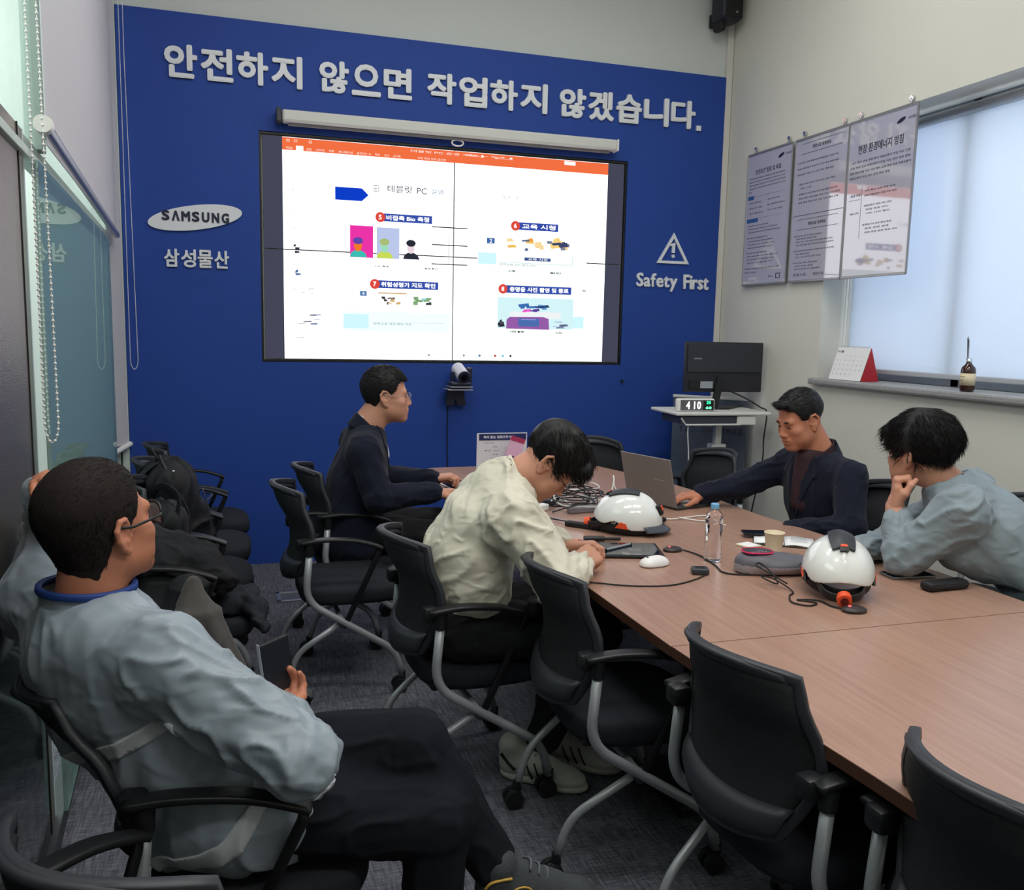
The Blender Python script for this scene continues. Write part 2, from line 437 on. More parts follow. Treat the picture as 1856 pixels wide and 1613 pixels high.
# ------------------------------------------------------------------ materials
WHITE_WALL = mat('wall paint', (214, 212, 202), 0.75, bump=0.05, bscale=120, var=0.04, vscale=2.5)
BACK_WALL = mat('back wall paint', (202, 207, 204), 0.8, var=0.03, vscale=2)
BLUE = mat('blue vinyl panel', (34, 68, 150), 0.62, spec=0.35, bump=0.08, bscale=260, var=0.04, vscale=2)
LETTER = mat('white letter acrylic', (222, 226, 230), 0.35)
BLACK = mat('black plastic', (26, 27, 30), 0.42)
BLACKM = mat('matt black plastic', (20, 21, 24), 0.6)
DARKGREY = mat('dark grey plastic', (52, 54, 60), 0.45)
STEELT = mat('grey painted tube', (164, 167, 172), 0.4, metal=0.35)
CHROME = mat('chrome', (215, 217, 220), 0.18, metal=1)
ALU = mat('brushed aluminium', (188, 190, 192), 0.32, metal=0.8)
WPLAST = mat('white plastic', (228, 228, 224), 0.35)
WHITE = mat('plain white', (235, 235, 235), 0.55)
def blind_mat(name, rgb, tr=0.5):
    mt = bpy.data.materials.new(name); mt.use_nodes = True; nt = mt.node_tree; b = nt.nodes['Principled BSDF']
    b.inputs['Base Color'].default_value = (*s2l(rgb), 1); b.inputs['Roughness'].default_value = 0.9; b.inputs['Specular IOR Level'].default_value = 0.1
    t = nt.nodes.new('ShaderNodeBsdfTranslucent'); t.inputs[0].default_value = (*s2l(rgb), 1); mx = nt.nodes.new('ShaderNodeMixShader'); mx.inputs[0].default_value = tr
    nt.links.new(b.outputs[0], mx.inputs[1]); nt.links.new(t.outputs[0], mx.inputs[2]); nt.links.new(mx.outputs[0], nt.nodes['Material Output'].inputs[0])
    return mt
BLIND_W = blind_mat('window blind fabric', (226, 232, 240), 0.55)
BLIND_L = blind_mat('partition blind fabric', (208, 206, 212), 0.12)

def floor_mat():
    mt = bpy.data.materials.new('charcoal carpet'); mt.use_nodes = True; nt = mt.node_tree; b = nt.nodes['Principled BSDF']; N = nt.nodes.new; Lk = nt.links.new
    tc = N('ShaderNodeTexCoord'); mp = N('ShaderNodeMapping'); mp.inputs['Scale'].default_value = (60, 5, 1)
    n1 = N('ShaderNodeTexNoise'); n1.inputs['Scale'].default_value = 2.2; n1.inputs['Detail'].default_value = 6
    mp2 = N('ShaderNodeMapping'); mp2.inputs['Scale'].default_value = (9, 90, 1); n2 = N('ShaderNodeTexNoise'); n2.inputs['Scale'].default_value = 2; n2.inputs['Detail'].default_value = 5
    mx = N('ShaderNodeMixRGB'); mx.blend_type = 'MULTIPLY'; mx.inputs[0].default_value = 1
    cr = N('ShaderNodeValToRGB'); cr.color_ramp.elements[0].position = 0.10; cr.color_ramp.elements[0].color = (*s2l((52, 54, 62)), 1); cr.color_ramp.elements[1].position = 0.48; cr.color_ramp.elements[1].color = (*s2l((128, 128, 138)), 1)
    Lk(tc.outputs['Object'], mp.inputs[0]); Lk(mp.outputs[0], n1.inputs['Vector']); Lk(tc.outputs['Object'], mp2.inputs[0]); Lk(mp2.outputs[0], n2.inputs['Vector'])
    Lk(n1.outputs['Fac'], mx.inputs[1]); Lk(n2.outputs['Fac'], mx.inputs[2]); Lk(mx.outputs[0], cr.inputs[0]); Lk(cr.outputs[0], b.inputs['Base Color'])
    b.inputs['Roughness'].default_value = 0.95; b.inputs['Specular IOR Level'].default_value = 0.15
    bp = N('ShaderNodeBump'); bp.inputs['Strength'].default_value = 0.3; bp.inputs['Distance'].default_value = 0.004
    n3 = N('ShaderNodeTexNoise'); n3.inputs['Scale'].default_value = 350; Lk(tc.outputs['Object'], n3.inputs['Vector']); Lk(n3.outputs['Fac'], bp.inputs['Height']); Lk(bp.outputs[0], b.inputs['Normal'])
    return mt
def wood_mat():
    mt = bpy.data.materials.new('walnut laminate'); mt.use_nodes = True; nt = mt.node_tree; b = nt.nodes['Principled BSDF']; N = nt.nodes.new; Lk = nt.links.new
    tc = N('ShaderNodeTexCoord'); mp = N('ShaderNodeMapping'); mp.inputs['Scale'].default_value = (26, 1.1, 1)
    n1 = N('ShaderNodeTexNoise'); n1.inputs['Scale'].default_value = 2.4; n1.inputs['Detail'].default_value = 8; n1.inputs['Distortion'].default_value = 0.35
    cr = N('ShaderNodeValToRGB'); e = cr.color_ramp.elements; e[0].position = 0.25; e[0].color = (*s2l((154, 118, 102)), 1); e[1].position = 0.75; e[1].color = (*s2l((172, 136, 119)), 1)
    Lk(tc.outputs['Object'], mp.inputs[0]); Lk(mp.outputs[0], n1.inputs['Vector']); Lk(n1.outputs['Fac'], cr.inputs[0]); Lk(cr.outputs[0], b.inputs['Base Color'])
    b.inputs['Roughness'].default_value = 0.3; b.inputs['Specular IOR Level'].default_value = 0.5
    return mt
def struct(o): o['kind'] = 'structure'; return o

# ------------------------------------------------------------------ room shell
def slab(name, lo, hi, m, bev=0):
    c = [(a + b) / 2 for a, b in zip(lo, hi)]; s_ = [b - a for a, b in zip(lo, hi)]
    return struct(B().box(c, s_, bev).out(name, m))
YB, XR = -8.6, 3.24
slab('floor', (-3.2, YB, -0.1), (XR + .02, 0.12, 0), floor_mat())
slab('ceiling', (-3.2, YB, CEIL), (4.6, 0.2, CEIL + 0.1), WHITE_WALL)
slab('wall_back', (-3.2, 0.0, 0), (XR + 0.02, 0.15, CEIL), BACK_WALL)
slab('wall_rear', (-3.2, YB - 0.1, 0), (4.6, YB, CEIL), WHITE_WALL)
slab('wall_corridor', (-3.3, YB, 0), (-3.2, 0.1, CEIL), mat('corridor wall', (206, 218, 212), 0.8))
# right wall with the window opening y -4.6..-1.2, z 1.24..2.75
ZS, ZT, YW0, YW1 = 1.245, 2.76, -4.9, -1.2
wr = B()
wr.box(((XR + 3.6) / 2, (YW1 + 0.15) / 2, CEIL / 2), (3.6 - XR, 0.15 - YW1, CEIL))
wr.box(((XR + 3.6) / 2, (YB + YW0) / 2, CEIL / 2), (3.6 - XR, YW0 - YB, CEIL))
wr.box(((XR + 3.6) / 2, (YW0 + YW1) / 2, ZS / 2), (3.6 - XR, YW1 - YW0, ZS))
wr.box(((XR + 3.6) / 2, (YW0 + YW1) / 2, (ZT + CEIL) / 2), (3.6 - XR, YW1 - YW0, CEIL - ZT))
struct(wr.out('wall_right', WHITE_WALL))
# blue feature panel with a recess for the screens
TX0, TX1, TZ0, TZ1 = -0.01, 2.45, 1.305, 2.71
bl = B(); px0, px1, pz = -0.795, 3.185, 3.34; th = 0.035
bl.box(((px0 + TX0) / 2, -th / 2, pz / 2), (TX0 - px0, th, pz)); bl.box(((px1 + TX1) / 2, -th / 2, pz / 2), (px1 - TX1, th, pz))
bl.box(((TX0 + TX1) / 2, -th / 2, TZ0 / 2), (TX1 - TX0, th, TZ0)); bl.box(((TX0 + TX1) / 2, -th / 2, (TZ1 + pz) / 2), (TX1 - TX0, th, pz - TZ1))
struct(bl.out('wall_panel', BLUE))
slab('trim_1', (-0.835, -0.05, 0), (-0.797, 0, 3.40), mat('pale green trim', (196, 208, 198), 0.5))
slab('trim_2', (3.187, -0.03, 0), (3.235, 0, CEIL), mat('pale corner trim', (208, 206, 200), 0.5))
# window
GR = mat('speckled grey granite', (150, 150, 150), 0.35, var=0.55, vscale=160)
slab('window_sill', (3.19, YW0 - 0.03, 1.245), (3.58, -1.17, 1.285), GR, 0.012)
wn = thing('window_1', None, None); struct(wn)
wf = B(); FX = 3.5
for (y0, y1, z0, z1) in ((YW0, YW1, 1.285, 1.34), (YW0, YW1, 2.70, 2.76), (-1.25, -1.2, 1.285, 2.76), (YW0, YW0 + .05, 1.285, 2.76), (-2.08, -2.02, 1.285, 2.76), (-3.5, -3.44, 1.285, 2.76)):
    wf.box((FX, (y0 + y1) / 2, (z0 + z1) / 2), (0.06, y1 - y0, z1 - z0), 0.004)
wf.out('window_frame', mat('grey window frame', (120, 126, 134), 0.4), wn)
gl = B().box((FX, (YW0 + YW1) / 2, 2.0), (0.006, YW1 - YW0, 1.45)).out('pane', mat('window glass', (240, 248, 255), 0.02, trans=1, alpha=0.4), wn)
rb = thing('roller_blind', 'pale translucent roller blind lowered over the window beside the posters', 'blind')
B().cyl((3.40, -1.24, 2.695), (3.40, -4.85, 2.695), 0.028, n=24).out('roller_tube', ALU, rb, True)
B().box((3.425, -3.04, 2.012), (0.003, 3.6, 1.36)).out('fabric', BLIND_W, rb)
B().box((3.425, -3.04, 1.34), (0.022, 3.6, 0.028), 0.006).out('bottom_bar', mat('grey blind bar', (170, 174, 180), 0.4), rb)
B().tube([(3.395, -1.235, 2.69), (3.385, -1.235, 1.9), (3.385, -1.232, 1.33), (3.395, -1.245, 1.33), (3.40, -1.245, 2.69)], 0.003, 6).out('pull_chain', WPLAST, rb)

# ------------------------------------------------------------------ left glass partition: runs from (-.87,0) slanting slightly inwards
GD = unit((0.05, -1, 0)); GN = np.array([-GD[1], GD[0], 0])  # GN points into the room (+X)
def gp(s_, z, off=0.0): return (-0.87 + GD[0] * s_ + GN[0] * off, GD[1] * s_ + GN[1] * off, z)
GROT = math.atan2(GD[1], GD[0])
def gbox(b, s0, s1, z0, z1, off, th, bev=0.003):
    b.box(gp((s0 + s1) / 2, (z0 + z1) / 2, off), (s1 - s0, th, z1 - z0), bev, rot=GROT); return b
def glass_mat():
    mt = bpy.data.materials.new('filmed partition glass'); mt.use_nodes = True; nt = mt.node_tree; nt.nodes.clear(); N = nt.nodes.new; Lk = nt.links.new
    g = N('ShaderNodeBsdfGlossy'); g.inputs['Roughness'].default_value = 0.015; g.inputs['Color'].default_value = (0.86, 0.95, 0.93, 1)
    d = N('ShaderNodeBsdfDiffuse'); d.inputs['Color'].default_value = (*s2l((150, 176, 174)), 1)
    t = N('ShaderNodeBsdfTransparent'); t.inputs['Color'].default_value = (0.7, 0.85, 0.82, 1)
    m1 = N('ShaderNodeMixShader'); m1.inputs[0].default_value = 0.5; m2 = N('ShaderNodeMixShader'); m2.inputs[0].default_value = 0.42; o = N('ShaderNodeOutputMaterial')
    Lk(t.outputs[0], m1.inputs[1]); Lk(d.outputs[0], m1.inputs[2]); Lk(m1.outputs[0], m2.inputs[1]); Lk(g.outputs[0], m2.inputs[2]); Lk(m2.outputs[0], o.inputs[0])
    return mt
GLASS = glass_mat()
PALEG = mat('pale green metal frame', (188, 202, 194), 0.45)
wl = thing('wall_left', None, None); struct(wl)
gbox(B(), 0.55, 3.03, 0.06, 1.975, 0.03, 0.012, 0).out('glass_pane', GLASS, wl); gbox(gbox(B(), 3.71, 7.4, 0.06, 1.975, 0.0, 0.012, 0), 3.165, 3.71, 0.06, 0.855, 0.0, 0.012, 0).out('glass_pane', mat('glass with baked dark view', (30, 40, 40), 0.05, spec=0.8), wl)  # near panes: the dark corridor view behind is painted into their colour
gbox(B(), 0.0, 7.4, 2.06, CEIL, -0.02, 0.012, 0).out('transom_glass', mat('clear pale green glass', (214, 240, 226), 0.03, trans=0.0, alpha=0.35), wl)
f = B(); gbox(f, 0.0, 7.4, 1.975, 2.0, 0.0, 0.04); gbox(f, 0.0, 7.4, 2.0, 2.06, -0.03, 0.04); gbox(f, 0.4, 1.4, 0, 0.06, 0, 0.06)
gbox(f, 0.44, 0.56, 0.0, 1.99, 0.0, 0.05); gbox(f, 0.0, 0.05, 0, 2.0, 0, 0.04); gbox(f, 2.6, 2.68, 2.06, CEIL, -0.02, 0.05); gbox(f, 0, 7.4, 2.9, 2.98, -0.02, 0.05)
f.out('frame', PALEG, wl); f = B(); gbox(f, 1.4, 7.4, 0, 0.06, 0, 0.05); f.out('bottom_rail', DARKGREY, wl)
f = B(); gbox(f, 0.405, 0.435, 0.0, 1.985, 0.012, 0.03); f.out('post', ALU, wl)
gbox(B(), 0.05, 0.40, 0.05, 1.98, -0.01, 0.012, 0).out('side_panel', BACK_WALL, wl)
f = B(); gbox(f, 0.375, 0.40, 0.0, 1.97, 0.005, 0.02); f.out('seal', BLACKM, wl)
# bronze door column nearer the camera
BR = mat('brushed bronze steel', (126, 118, 110), 0.34, metal=0.7, bump=0.1, bscale=30, bstretch=(1, 1, 12))
dj = thing('door_1', None, None); struct(dj)
f = B(); gbox(f, 3.06, 3.70, 0.86, 2.05, -0.03, 0.07, 0.004); gbox(f, 3.06, 3.16, 0.0, 0.86, -0.03, 0.07, 0.004); f.out('jamb', BR, dj)
f = B(); gbox(f, 3.15, 3.155, 0.0, 2.05, 0.0065, 0.004, 0); f.out('joint', BLACKM, dj)
f = B(); gbox(f, 3.045, 3.06, 0.0, 2.05, -0.02, 0.05, 0.002); f.out('edge_strip', mat('pale edge strip', (196, 200, 214), 0.3), dj)
# blinds of the partition
lb = thing('roller_blind', 'pale grey roller blind raised above the glass partition with a metal bar', 'blind')
gbox(B(), 0.19, 2.95, 2.03, CEIL - .01, 0.05, 0.003, 0).out('fabric', BLIND_L, lb)
B().cyl(gp(0.19, 2.03, 0.05), gp(3.0, 2.075, 0.05), 0.019, n=20).out('bottom_bar', ALU, lb, ang=40)
B().cyl(gp(2.99, 2.075, 0.05), gp(3.02, 2.075, 0.05), 0.027, 0.024, n=20).out('end_cap', WPLAST, lb, ang=40)
lb2 = thing('roller_blind', 'narrow pale grey roller blind lowered against the edge of the blue wall', 'blind')
def strip(u, v): return (-0.862 + u * 0.062, -0.215 + u * 0.165, 0.80 + v * (CEIL - .82))
B().grid(strip, 4, 2, 0.004).out('fabric', BLIND_L, lb2)
B().cyl((-0.858, -0.222, 0.77), (-0.79, -0.05, 0.80), 0.016, n=16).out('bottom_bar', WPLAST, lb2, ang=40)
def bead_loop(name, label, L, R_, zt, zb, r, sp, xr):
    """two strands from zt down; they hang together and open to a loop at the bottom"""
    o = thing(name, label, 'chain')
    (lx, ly), (rx, ry) = L, R_
    P = []
    for i in range(31):
        t = i / 30; P.append(Vector((lx, ly, zt + (zb + 0.06 - zt) * t)))
    w_ = (rx - lx) / 2
    for i in range(1, 12):
        a = PI * i / 12; P.append(Vector((lx + w_ - w_ * math.cos(a), ly + (ry - ly) * i / 12, zb + 0.06 - 0.06 * math.sin(a))))
    for i in range(31):
        t = i / 30; e = t * (1 + (1 - t) * 0.6)
        P.append(Vector((rx + (xr - rx) * min(1, t * 1.6), ry, zb + 0.06 + (zt - zb - 0.06) * t)))
    B().tube(P, r * 0.35, 5).out('cord', WPLAST, o)
    bb = []; acc = 0
    for i in range(len(P) - 1):
        seg = P[i + 1] - P[i]; L_ = seg.length; t = acc
        while t < L_: bb.append((P[i] + seg * (t / L_))[:]); t += sp
        acc = t - L_
    k = beads('beads', bb, r, WPLAST, o); k['kind'] = 'stuff'
bead_loop('bead_chain', 'white beaded blind chain hanging in front of the glass partition', (-0.690, -3.06), (-0.656, -3.055), 4.0, 1.192, 0.0042, 0.017, -0.668)
bead_loop('bead_chain', 'thin white bead chain hanging against the edge of the blue wall', (-0.756, -0.22), (-0.715, -0.215), 4.0, 1.262, 0.0028, 0.009, -0.735)

# ------------------------------------------------------------------ lettering on the blue panel
YP = -0.036
sl = thing('slogan_sign', 'large white cut-out Korean slogan letters across the top of the blue wall', 'sign')
def word(w_, x0, x1, z, n=None):
    n = n or len(w_); p = (x1 - x0) / n
    for i, ch in enumerate(w_):
        if ch == '.':
            o = B().box((x0 + 0.006 + p * i + 0.008, YP - 0.008, z - 0.075), (0.035, 0.018, 0.035), 0.002).out('full_stop', LETTER, sl); continue
        text('letter', ch, (x0 + p * (i + 0.5), YP - 0.008, z), WALL_XZ, 0.205, LETTER, sl, extrude=0.009, bold=0.0072, fit=(p * 0.91, 0.190))
word('안전하지', -0.545, 0.262, 3.062); word('않으면', 0.345, 0.94, 3.062); word('작업하지', 1.02, 1.852, 3.060); word('않겠습니다', 1.92, 2.955, 3.055)
B().box((2.977, YP - 0.008, 2.973), (0.035, 0.018, 0.035), 0.002).out('full_stop', LETTER, sl)
lg = thing('oval_sign', 'white tilted oval company sign with dark lettering on the blue wall', 'sign', (-0.384, YP, 2.168))
def oval(n=64, a=0.272, b_=0.072, th=0.165):
    return [(a * math.cos(t) * math.cos(th) - b_ * math.sin(t) * math.sin(th), a * math.cos(t) * math.sin(th) + b_ * math.sin(t) * math.cos(th)) for t in [2 * PI * i / n for i in range(n)]]
MXZ = Matrix(((1, 0, 0, 0), (0, 0, -1, 0), (0, 1, 0, 0), (0, 0, 0, 1)))
B().prism(oval(), 0, 0.014, MXZ).out('plate', LETTER, lg)
INK = mat('dark navy print', (22, 28, 58), 0.5)
for i, ch in enumerate('SΛMSUNG'):
    text('letter', ch, (-0.168 + 0.0565 * i, -0.0165, 0.004), WALL_XZ, 0.08, INK, lg, extrude=0.002, bold=0.0032, fit=((0.044 if ch != 'M' else 0.050), 0.060))
sn = thing('company_sign', 'small white four letter Korean sign below the oval company sign', 'sign')
for i, ch in enumerate('삼성물산'):
    text('letter', ch, (-0.573 + 0.0955 * (i + 0.5), YP - 0.006, 1.925), WALL_XZ, 0.1, LETTER, sn, extrude=0.006, bold=0.003, fit=(0.086, 0.108))
wt = thing('warning_sign', 'white warning triangle outline with an exclamation mark on the blue wall', 'sign', (2.823, YP, 2.03))
def tri(s_): return [(-0.1275 * s_, 0.0 + (1 - s_) * 0.07), (0.1275 * s_, (1 - s_) * 0.07), (0, 0.215 * s_ + (1 - s_) * 0.07)]
T = B(); A_, C_ = tri(1.0), tri(0.74)
va = [[T.bm.verts.new((x, 0.0 if k == 0 else -0.012, z)) for x, z in P] for k in (0, 1) for P in (A_, C_)]
for k in range(3):
    j = (k + 1) % 3
    T.bm.faces.new((va[0][k], va[0][j], va[1][j], va[1][k])); T.bm.faces.new((va[2][k], va[3][k], va[3][j], va[2][j]))
    T.bm.faces.new((va[0][k], va[2][k], va[2][j], va[0][j])); T.bm.faces.new((va[1][k], va[1][j], va[3][j], va[3][k]))
T.out('triangle', LETTER, wt)
T = B(); T.prism([(-0.011, 0.075), (0.011, 0.075), (0.013, 0.147), (-0.026, 0.135), (-0.026, 0.12), (-0.011, 0.124)], 0, 0.012, MXZ); T.cyl((0, 0, 0.052), (0, -0.012, 0.052), 0.012, n=16)
T.out('exclamation_mark', LETTER, wt)
sf = thing('safety_sign', 'white cut-out English safety words below the warning triangle', 'sign')
for wd, x0, x1 in (('Safety', 2.545, 2.865), ('First', 2.915, 3.118)):
    text('word', wd, ((x0 + x1) / 2, YP - 0.006, 1.905 if wd == 'First' else 1.895), WALL_XZ, 0.12, LETTER, sf, extrude=0.006, bold=0.0035, fit=(x1 - x0, 0.105 if wd == 'First' else 0.125), res=4)

# ------------------------------------------------------------------ video wall (panel origin: lower left of the opening)
vw = thing('video_wall', 'video wall of four joined screens showing a slide on the blue wall', 'screen', (0.0, -0.012, 1.317))
BEZ = mat('screen bezel', (16, 17, 22), 0.4); DIM = emitter('dim screen border', (72, 74, 92), 0.9)
fb = B(); TW, TH = 2.44, 1.38
fb.box((TW / 2, 0.0, TH + 0.004), (TW + 0.02, 0.03, 0.012)); fb.box((TW / 2, 0, -0.004), (TW + 0.02, 0.03, 0.012)); fb.box((-0.003, 0, TH / 2), (0.012, 0.03, TH)); fb.box((TW + 0.003, 0, TH / 2), (0.012, 0.03, TH))
fb.out('frame', BEZ, vw)
SCRW = emitter('white screen glow', (252, 250, 255), 1.9)
g_ = 0.0036
for ix in (0, 1):
    for iz in (0, 1):
        x0, x1 = ix * TW / 2 + (0.012 if ix == 0 else g_), (ix + 1) * TW / 2 - (0.012 if ix else g_); z0, z1 = iz * TH / 2 + (0.010 if iz == 0 else g_), (iz + 1) * TH / 2 - (0.010 if iz else g_)
        p = B().box(((x0 + x1) / 2, -0.004, (z0 + z1) / 2), (x1 - x0, 0.012, z1 - z0)).out('screen_panel', BEZ, vw)
        # picture surface of each screen: dim border strip and the white slide
        a0, a1 = (x0, 0.129) if ix == 0 else (2.308, x1)
        B().box(((a0 + a1) / 2, -0.0105, (z0 + z1) / 2), (a1 - a0, 0.001, z1 - z0)).out('dim_border', DIM, p)
        b0, b1 = (0.129, x1) if ix == 0 else (x0, 2.308)
        B().box(((b0 + b1) / 2, -0.0105, (z0 + z1) / 2), (b1 - b0, 0.001, z1 - z0)).out('lit_picture', SCRW, p)
YS = -0.0117
_k = [0]
def flat(name, x0, x1, z0, z1, rgb, s_=1.0, lay=0):
    k = emitter('screen %d %d %d' % tuple(rgb), rgb, s_)
    return B().box(((x0 + x1) / 2, YS - lay * 0.0004, (z0 + z1) / 2), (abs(x1 - x0), 0.0003, abs(z1 - z0))).out(name, k, vw)
def stxt(t, x0, x1, z, hgt, rgb, s_=1.0, lay=2, bold=0.0):
    return text('screen_text', t, ((x0 + x1) / 2, YS - lay * 0.0004, z), WALL_XZ, hgt, emitter('screen %d %d %d' % tuple(rgb), rgb, s_), vw, extrude=0.0001, bold=bold, fit=(x1 - x0, hgt), res=2)
ORG = (242, 112, 66)
flat('title_bar', 0.129, 2.308, 1.293, 1.368, ORG)
flat('ribbon_tab', 0.212, 0.256, 1.293, 1.322, (255, 255, 255), 1.3, 1); flat('ribbon_tab', 1.985, 2.065, 1.338, 1.362, (255, 255, 255), 1.3, 1)
for t, x0, x1 in (('파일', 0.152, 0.19), ('삽입', 0.275, 0.305), ('디자인', 0.335, 0.385), ('전환', 0.412, 0.445), ('애니메이션', 0.472, 0.56), ('슬라이드 쇼', 0.585, 0.675), ('확인', 0.7, 0.73), ('보기', 0.76, 0.79), ('교육', 0.815, 0.865), ('작업 확인 하지 않으면', 0.975, 1.16)):
    stxt(t, x0, x1, 1.306, 0.014, (255, 240, 230), 1.1)
stxt('테블릿 PC 운영', 0.93, 1.25, 1.348, 0.015, (255, 240, 230), 1.1); stxt('확인', 1.27, 1.62, 1.348, 0.015, (255, 240, 230), 1.1)
for x in (0.155, 0.2, 0.29): stxt('ㅁ', x, x + 0.018, 1.35, 0.014, (255, 240, 230), 1.1)
flat('slide_wash', 1.385, 2.17, 0.20, 0.735, (246, 255, 255), 1.15, -0.3); flat('slide_wash', 0.49, 1.2, 0.19, 0.32, (236, 252, 255), 1.1, -0.3)
flat('slide_wash', 1.39, 1.515, 0.655, 0.73, (205, 244, 250), 1.05, 0); flat('slide_wash', 0.5, 0.66, 0.21, 0.3, (205, 244, 250), 1.05, 0); flat('slide_wash', 2.08, 2.16, 0.24, 0.32, (205, 244, 250), 1.05, 0)
ar = B().prism([(0.449, 1.012), (0.617, 1.012), (0.66, 1.052), (0.617, 1.092), (0.449, 1.092)], 0, 0.0003, Matrix.Translation((0, YS - 0.0004, 0)) @ MXZ).out('blue_arrow', emitter('screen arrow', (14, 62, 200), 1.0), vw)
for x0, x1, z0, z1 in ((0.69, 0.726, 1.112, 1.116), (0.69, 0.726, 1.078, 1.082), (0.69, 0.726, 1.095, 1.098), (0.69, 0.693, 1.078, 1.116), (0.706, 0.709, 1.078, 1.116), (0.723, 0.726, 1.078, 1.116)): flat('grid_icon', x0, x1, z0, z1, (70, 74, 90), 1, 1)
stxt('테블릿', 0.78, 0.94, 1.102, 0.046, (96, 100, 108), bold=0.0007); stxt('PC', 0.972, 1.038, 1.1, 0.040, (90, 90, 100), bold=0.0007); stxt('운영', 1.07, 1.145, 1.1, 0.034, (120, 150, 170), bold=0.0006)
stxt('개발 구', 1.545, 1.665, 1.095, 0.028, (96, 98, 104)); stxt('사진', 1.45, 1.50, 1.095, 0.02, (190, 192, 196))
for n_, t, x0, x1, xt, z in ((5, '비접촉 Bio 측정', 0.703, 0.769, 1.074, 0.92), (6, '교육 시청', 1.614, 1.689, 1.953, 0.915), (7, '위험성평가 지도 확인', 0.668, 0.736, 1.12, 0.496), (8, '증명용 사진 촬영 및 종료', 1.535, 1.61, 2.061, 0.494)):
    flat('heading_bar', x1 - 0.02, xt, z - 0.025, z + 0.025, (52, 78, 168), 1, 0.5)
    B().cyl((x0 + 0.032, YS - 0.0004, z), (x0 + 0.032, YS - 0.0009, z), 0.032, n=24).out('number_disc', emitter('screen disc', (222, 74, 60), 1.0), vw)
    stxt(str(n_), x0 + 0.021, x0 + 0.041, z, 0.03, (255, 255, 255), 1.2, 3, 0.001); stxt(t, x1 + 0.004, xt - 0.02, z, 0.032, (255, 255, 255), 1.2, 2, 0.0012)
flat('thermal_picture', 0.541, 0.689, 0.66, 0.86, (235, 52, 168), 1, 0.5); flat('pale_picture', 0.711, 0.859, 0.66, 0.856, (188, 200, 235), 1, 0.5)
for cx, hair, face, body in ((0.592, (96, 70, 170), (240, 120, 40), (60, 190, 180)), (0.762, (170, 190, 120), (160, 220, 190), (200, 220, 90)), (0.935, (40, 44, 54), (235, 215, 225), (42, 46, 56))):
    def blob(x, z, a, b_, c, lay): B().prism([(x + a * math.cos(2 * PI * i / 20), z + b_ * math.sin(2 * PI * i / 20)) for i in range(20)], 0, 0.0002, Matrix.Translation((0, YS - lay * 0.0004, 0)) @ MXZ).out('portrait_shape', emitter('screen %d %d %d' % c, c, 1.0), vw)
    B().prism([(cx - 0.052, 0.662), (cx + 0.058, 0.662), (cx + 0.045, 0.69), (cx + 0.02, 0.704), (cx - 0.02, 0.704), (cx - 0.042, 0.69)], 0, 0.0002, Matrix.Translation((0, YS - 0.0006, 0)) @ MXZ).out('portrait_shape', emitter('screen %d %d %d' % body, body, 1.0), vw)
    blob(cx, 0.735, 0.025, 0.037, face, 2); blob(cx, 0.765, 0.032, 0.022, hair, 2.5)
for z in (0.878, 0.764, 0.640): flat('grid_line', 1.073, 1.315, z - 0.0035, z + 0.0035, (36, 40, 52), 1, 1)
flat('grid_line', 1.187, 1.190, 0.64, 0.878, (90, 94, 104), 1, 1)
flat('round_icon', 1.448, 1.503, 0.79, 0.827, (70, 110, 170), 1, 1); stxt('2', 1.467, 1.484, 0.808, 0.026, (255, 255, 255), 1.2); flat('round_icon', 0.604, 0.648, 0.418, 0.448, (80, 120, 175), 1, 1); stxt('4', 0.618, 0.634, 0.433, 0.02, (255, 255, 255), 1.2)
# little photographs of the slide, as flat colour patches
rp = random.Random(5)
def patches(x0, x1, z0, z1, n, cols, sx, sz, lay=1):
    for _ in range(n):
        x = rp.uniform(x0, x1 - sx); z = rp.uniform(z0, z1 - sz); c = rp.choice(cols); a = rp.uniform(.35, 1) * sx; b_ = rp.uniform(.35, 1) * sz
        q = [(x + rp.uniform(0, .2) * a, z), (x + a, z + rp.uniform(0, .3) * b_), (x + a * rp.uniform(.7, 1), z + b_), (x, z + b_ * rp.uniform(.6, 1))]
        B().prism(q, 0, 0.0001, Matrix.Translation((0, YS - (lay + _ * 0.02) * 0.0004, 0)) @ MXZ).out('picture_patch', emitter('screen %d %d %d' % c, c, 1.0), vw)
patches(1.54, 1.90, 0.75, 0.86, 9, [(240, 190, 90), (250, 220, 160), (90, 110, 140), (240, 160, 60)], 0.07, 0.04); patches(1.85, 2.06, 0.765, 0.865, 14, [(245, 190, 60), (60, 70, 110), (250, 214, 130), (120, 130, 150), (200, 120, 40)], 0.08, 0.05)
flat('caption_bar', 1.715, 1.903, 0.688, 0.709, (60, 84, 140), 1, 1); stxt('교육 시청', 1.74, 1.88, 0.6985, 0.014, (255, 255, 255), 1.2); flat('picture_frame', 1.53, 2.066, 0.668, 0.671, (190, 214, 224), 1, 1); flat('picture_frame', 2.063, 2.066, 0.668, 0.75, (190, 214, 224), 1, 1)
flat('picture_frame', 0.72, 0.91, 0.436, 0.444, (205, 165, 110), 1, 0.6); patches(0.73, 0.90, 0.362, 0.44, 9, [(60, 62, 70), (215, 175, 120), (130, 120, 110), (235, 200, 150)], 0.05, 0.03); patches(0.95, 1.12, 0.364, 0.44, 10, [(70, 110, 130), (150, 215, 210), (60, 74, 70), (130, 170, 120)], 0.05, 0.035)
flat('picture_frame', 0.674, 1.165, 0.249, 0.252, (210, 224, 230), 1, 1); stxt('안전교육 사진 확인 지도', 0.692, 0.944, 0.241, 0.014, (40, 90, 80), 1)
stxt('안전교육 사진 확인 지도', 1.54, 1.80, 0.657, 0.014, (40, 90, 80), 1)
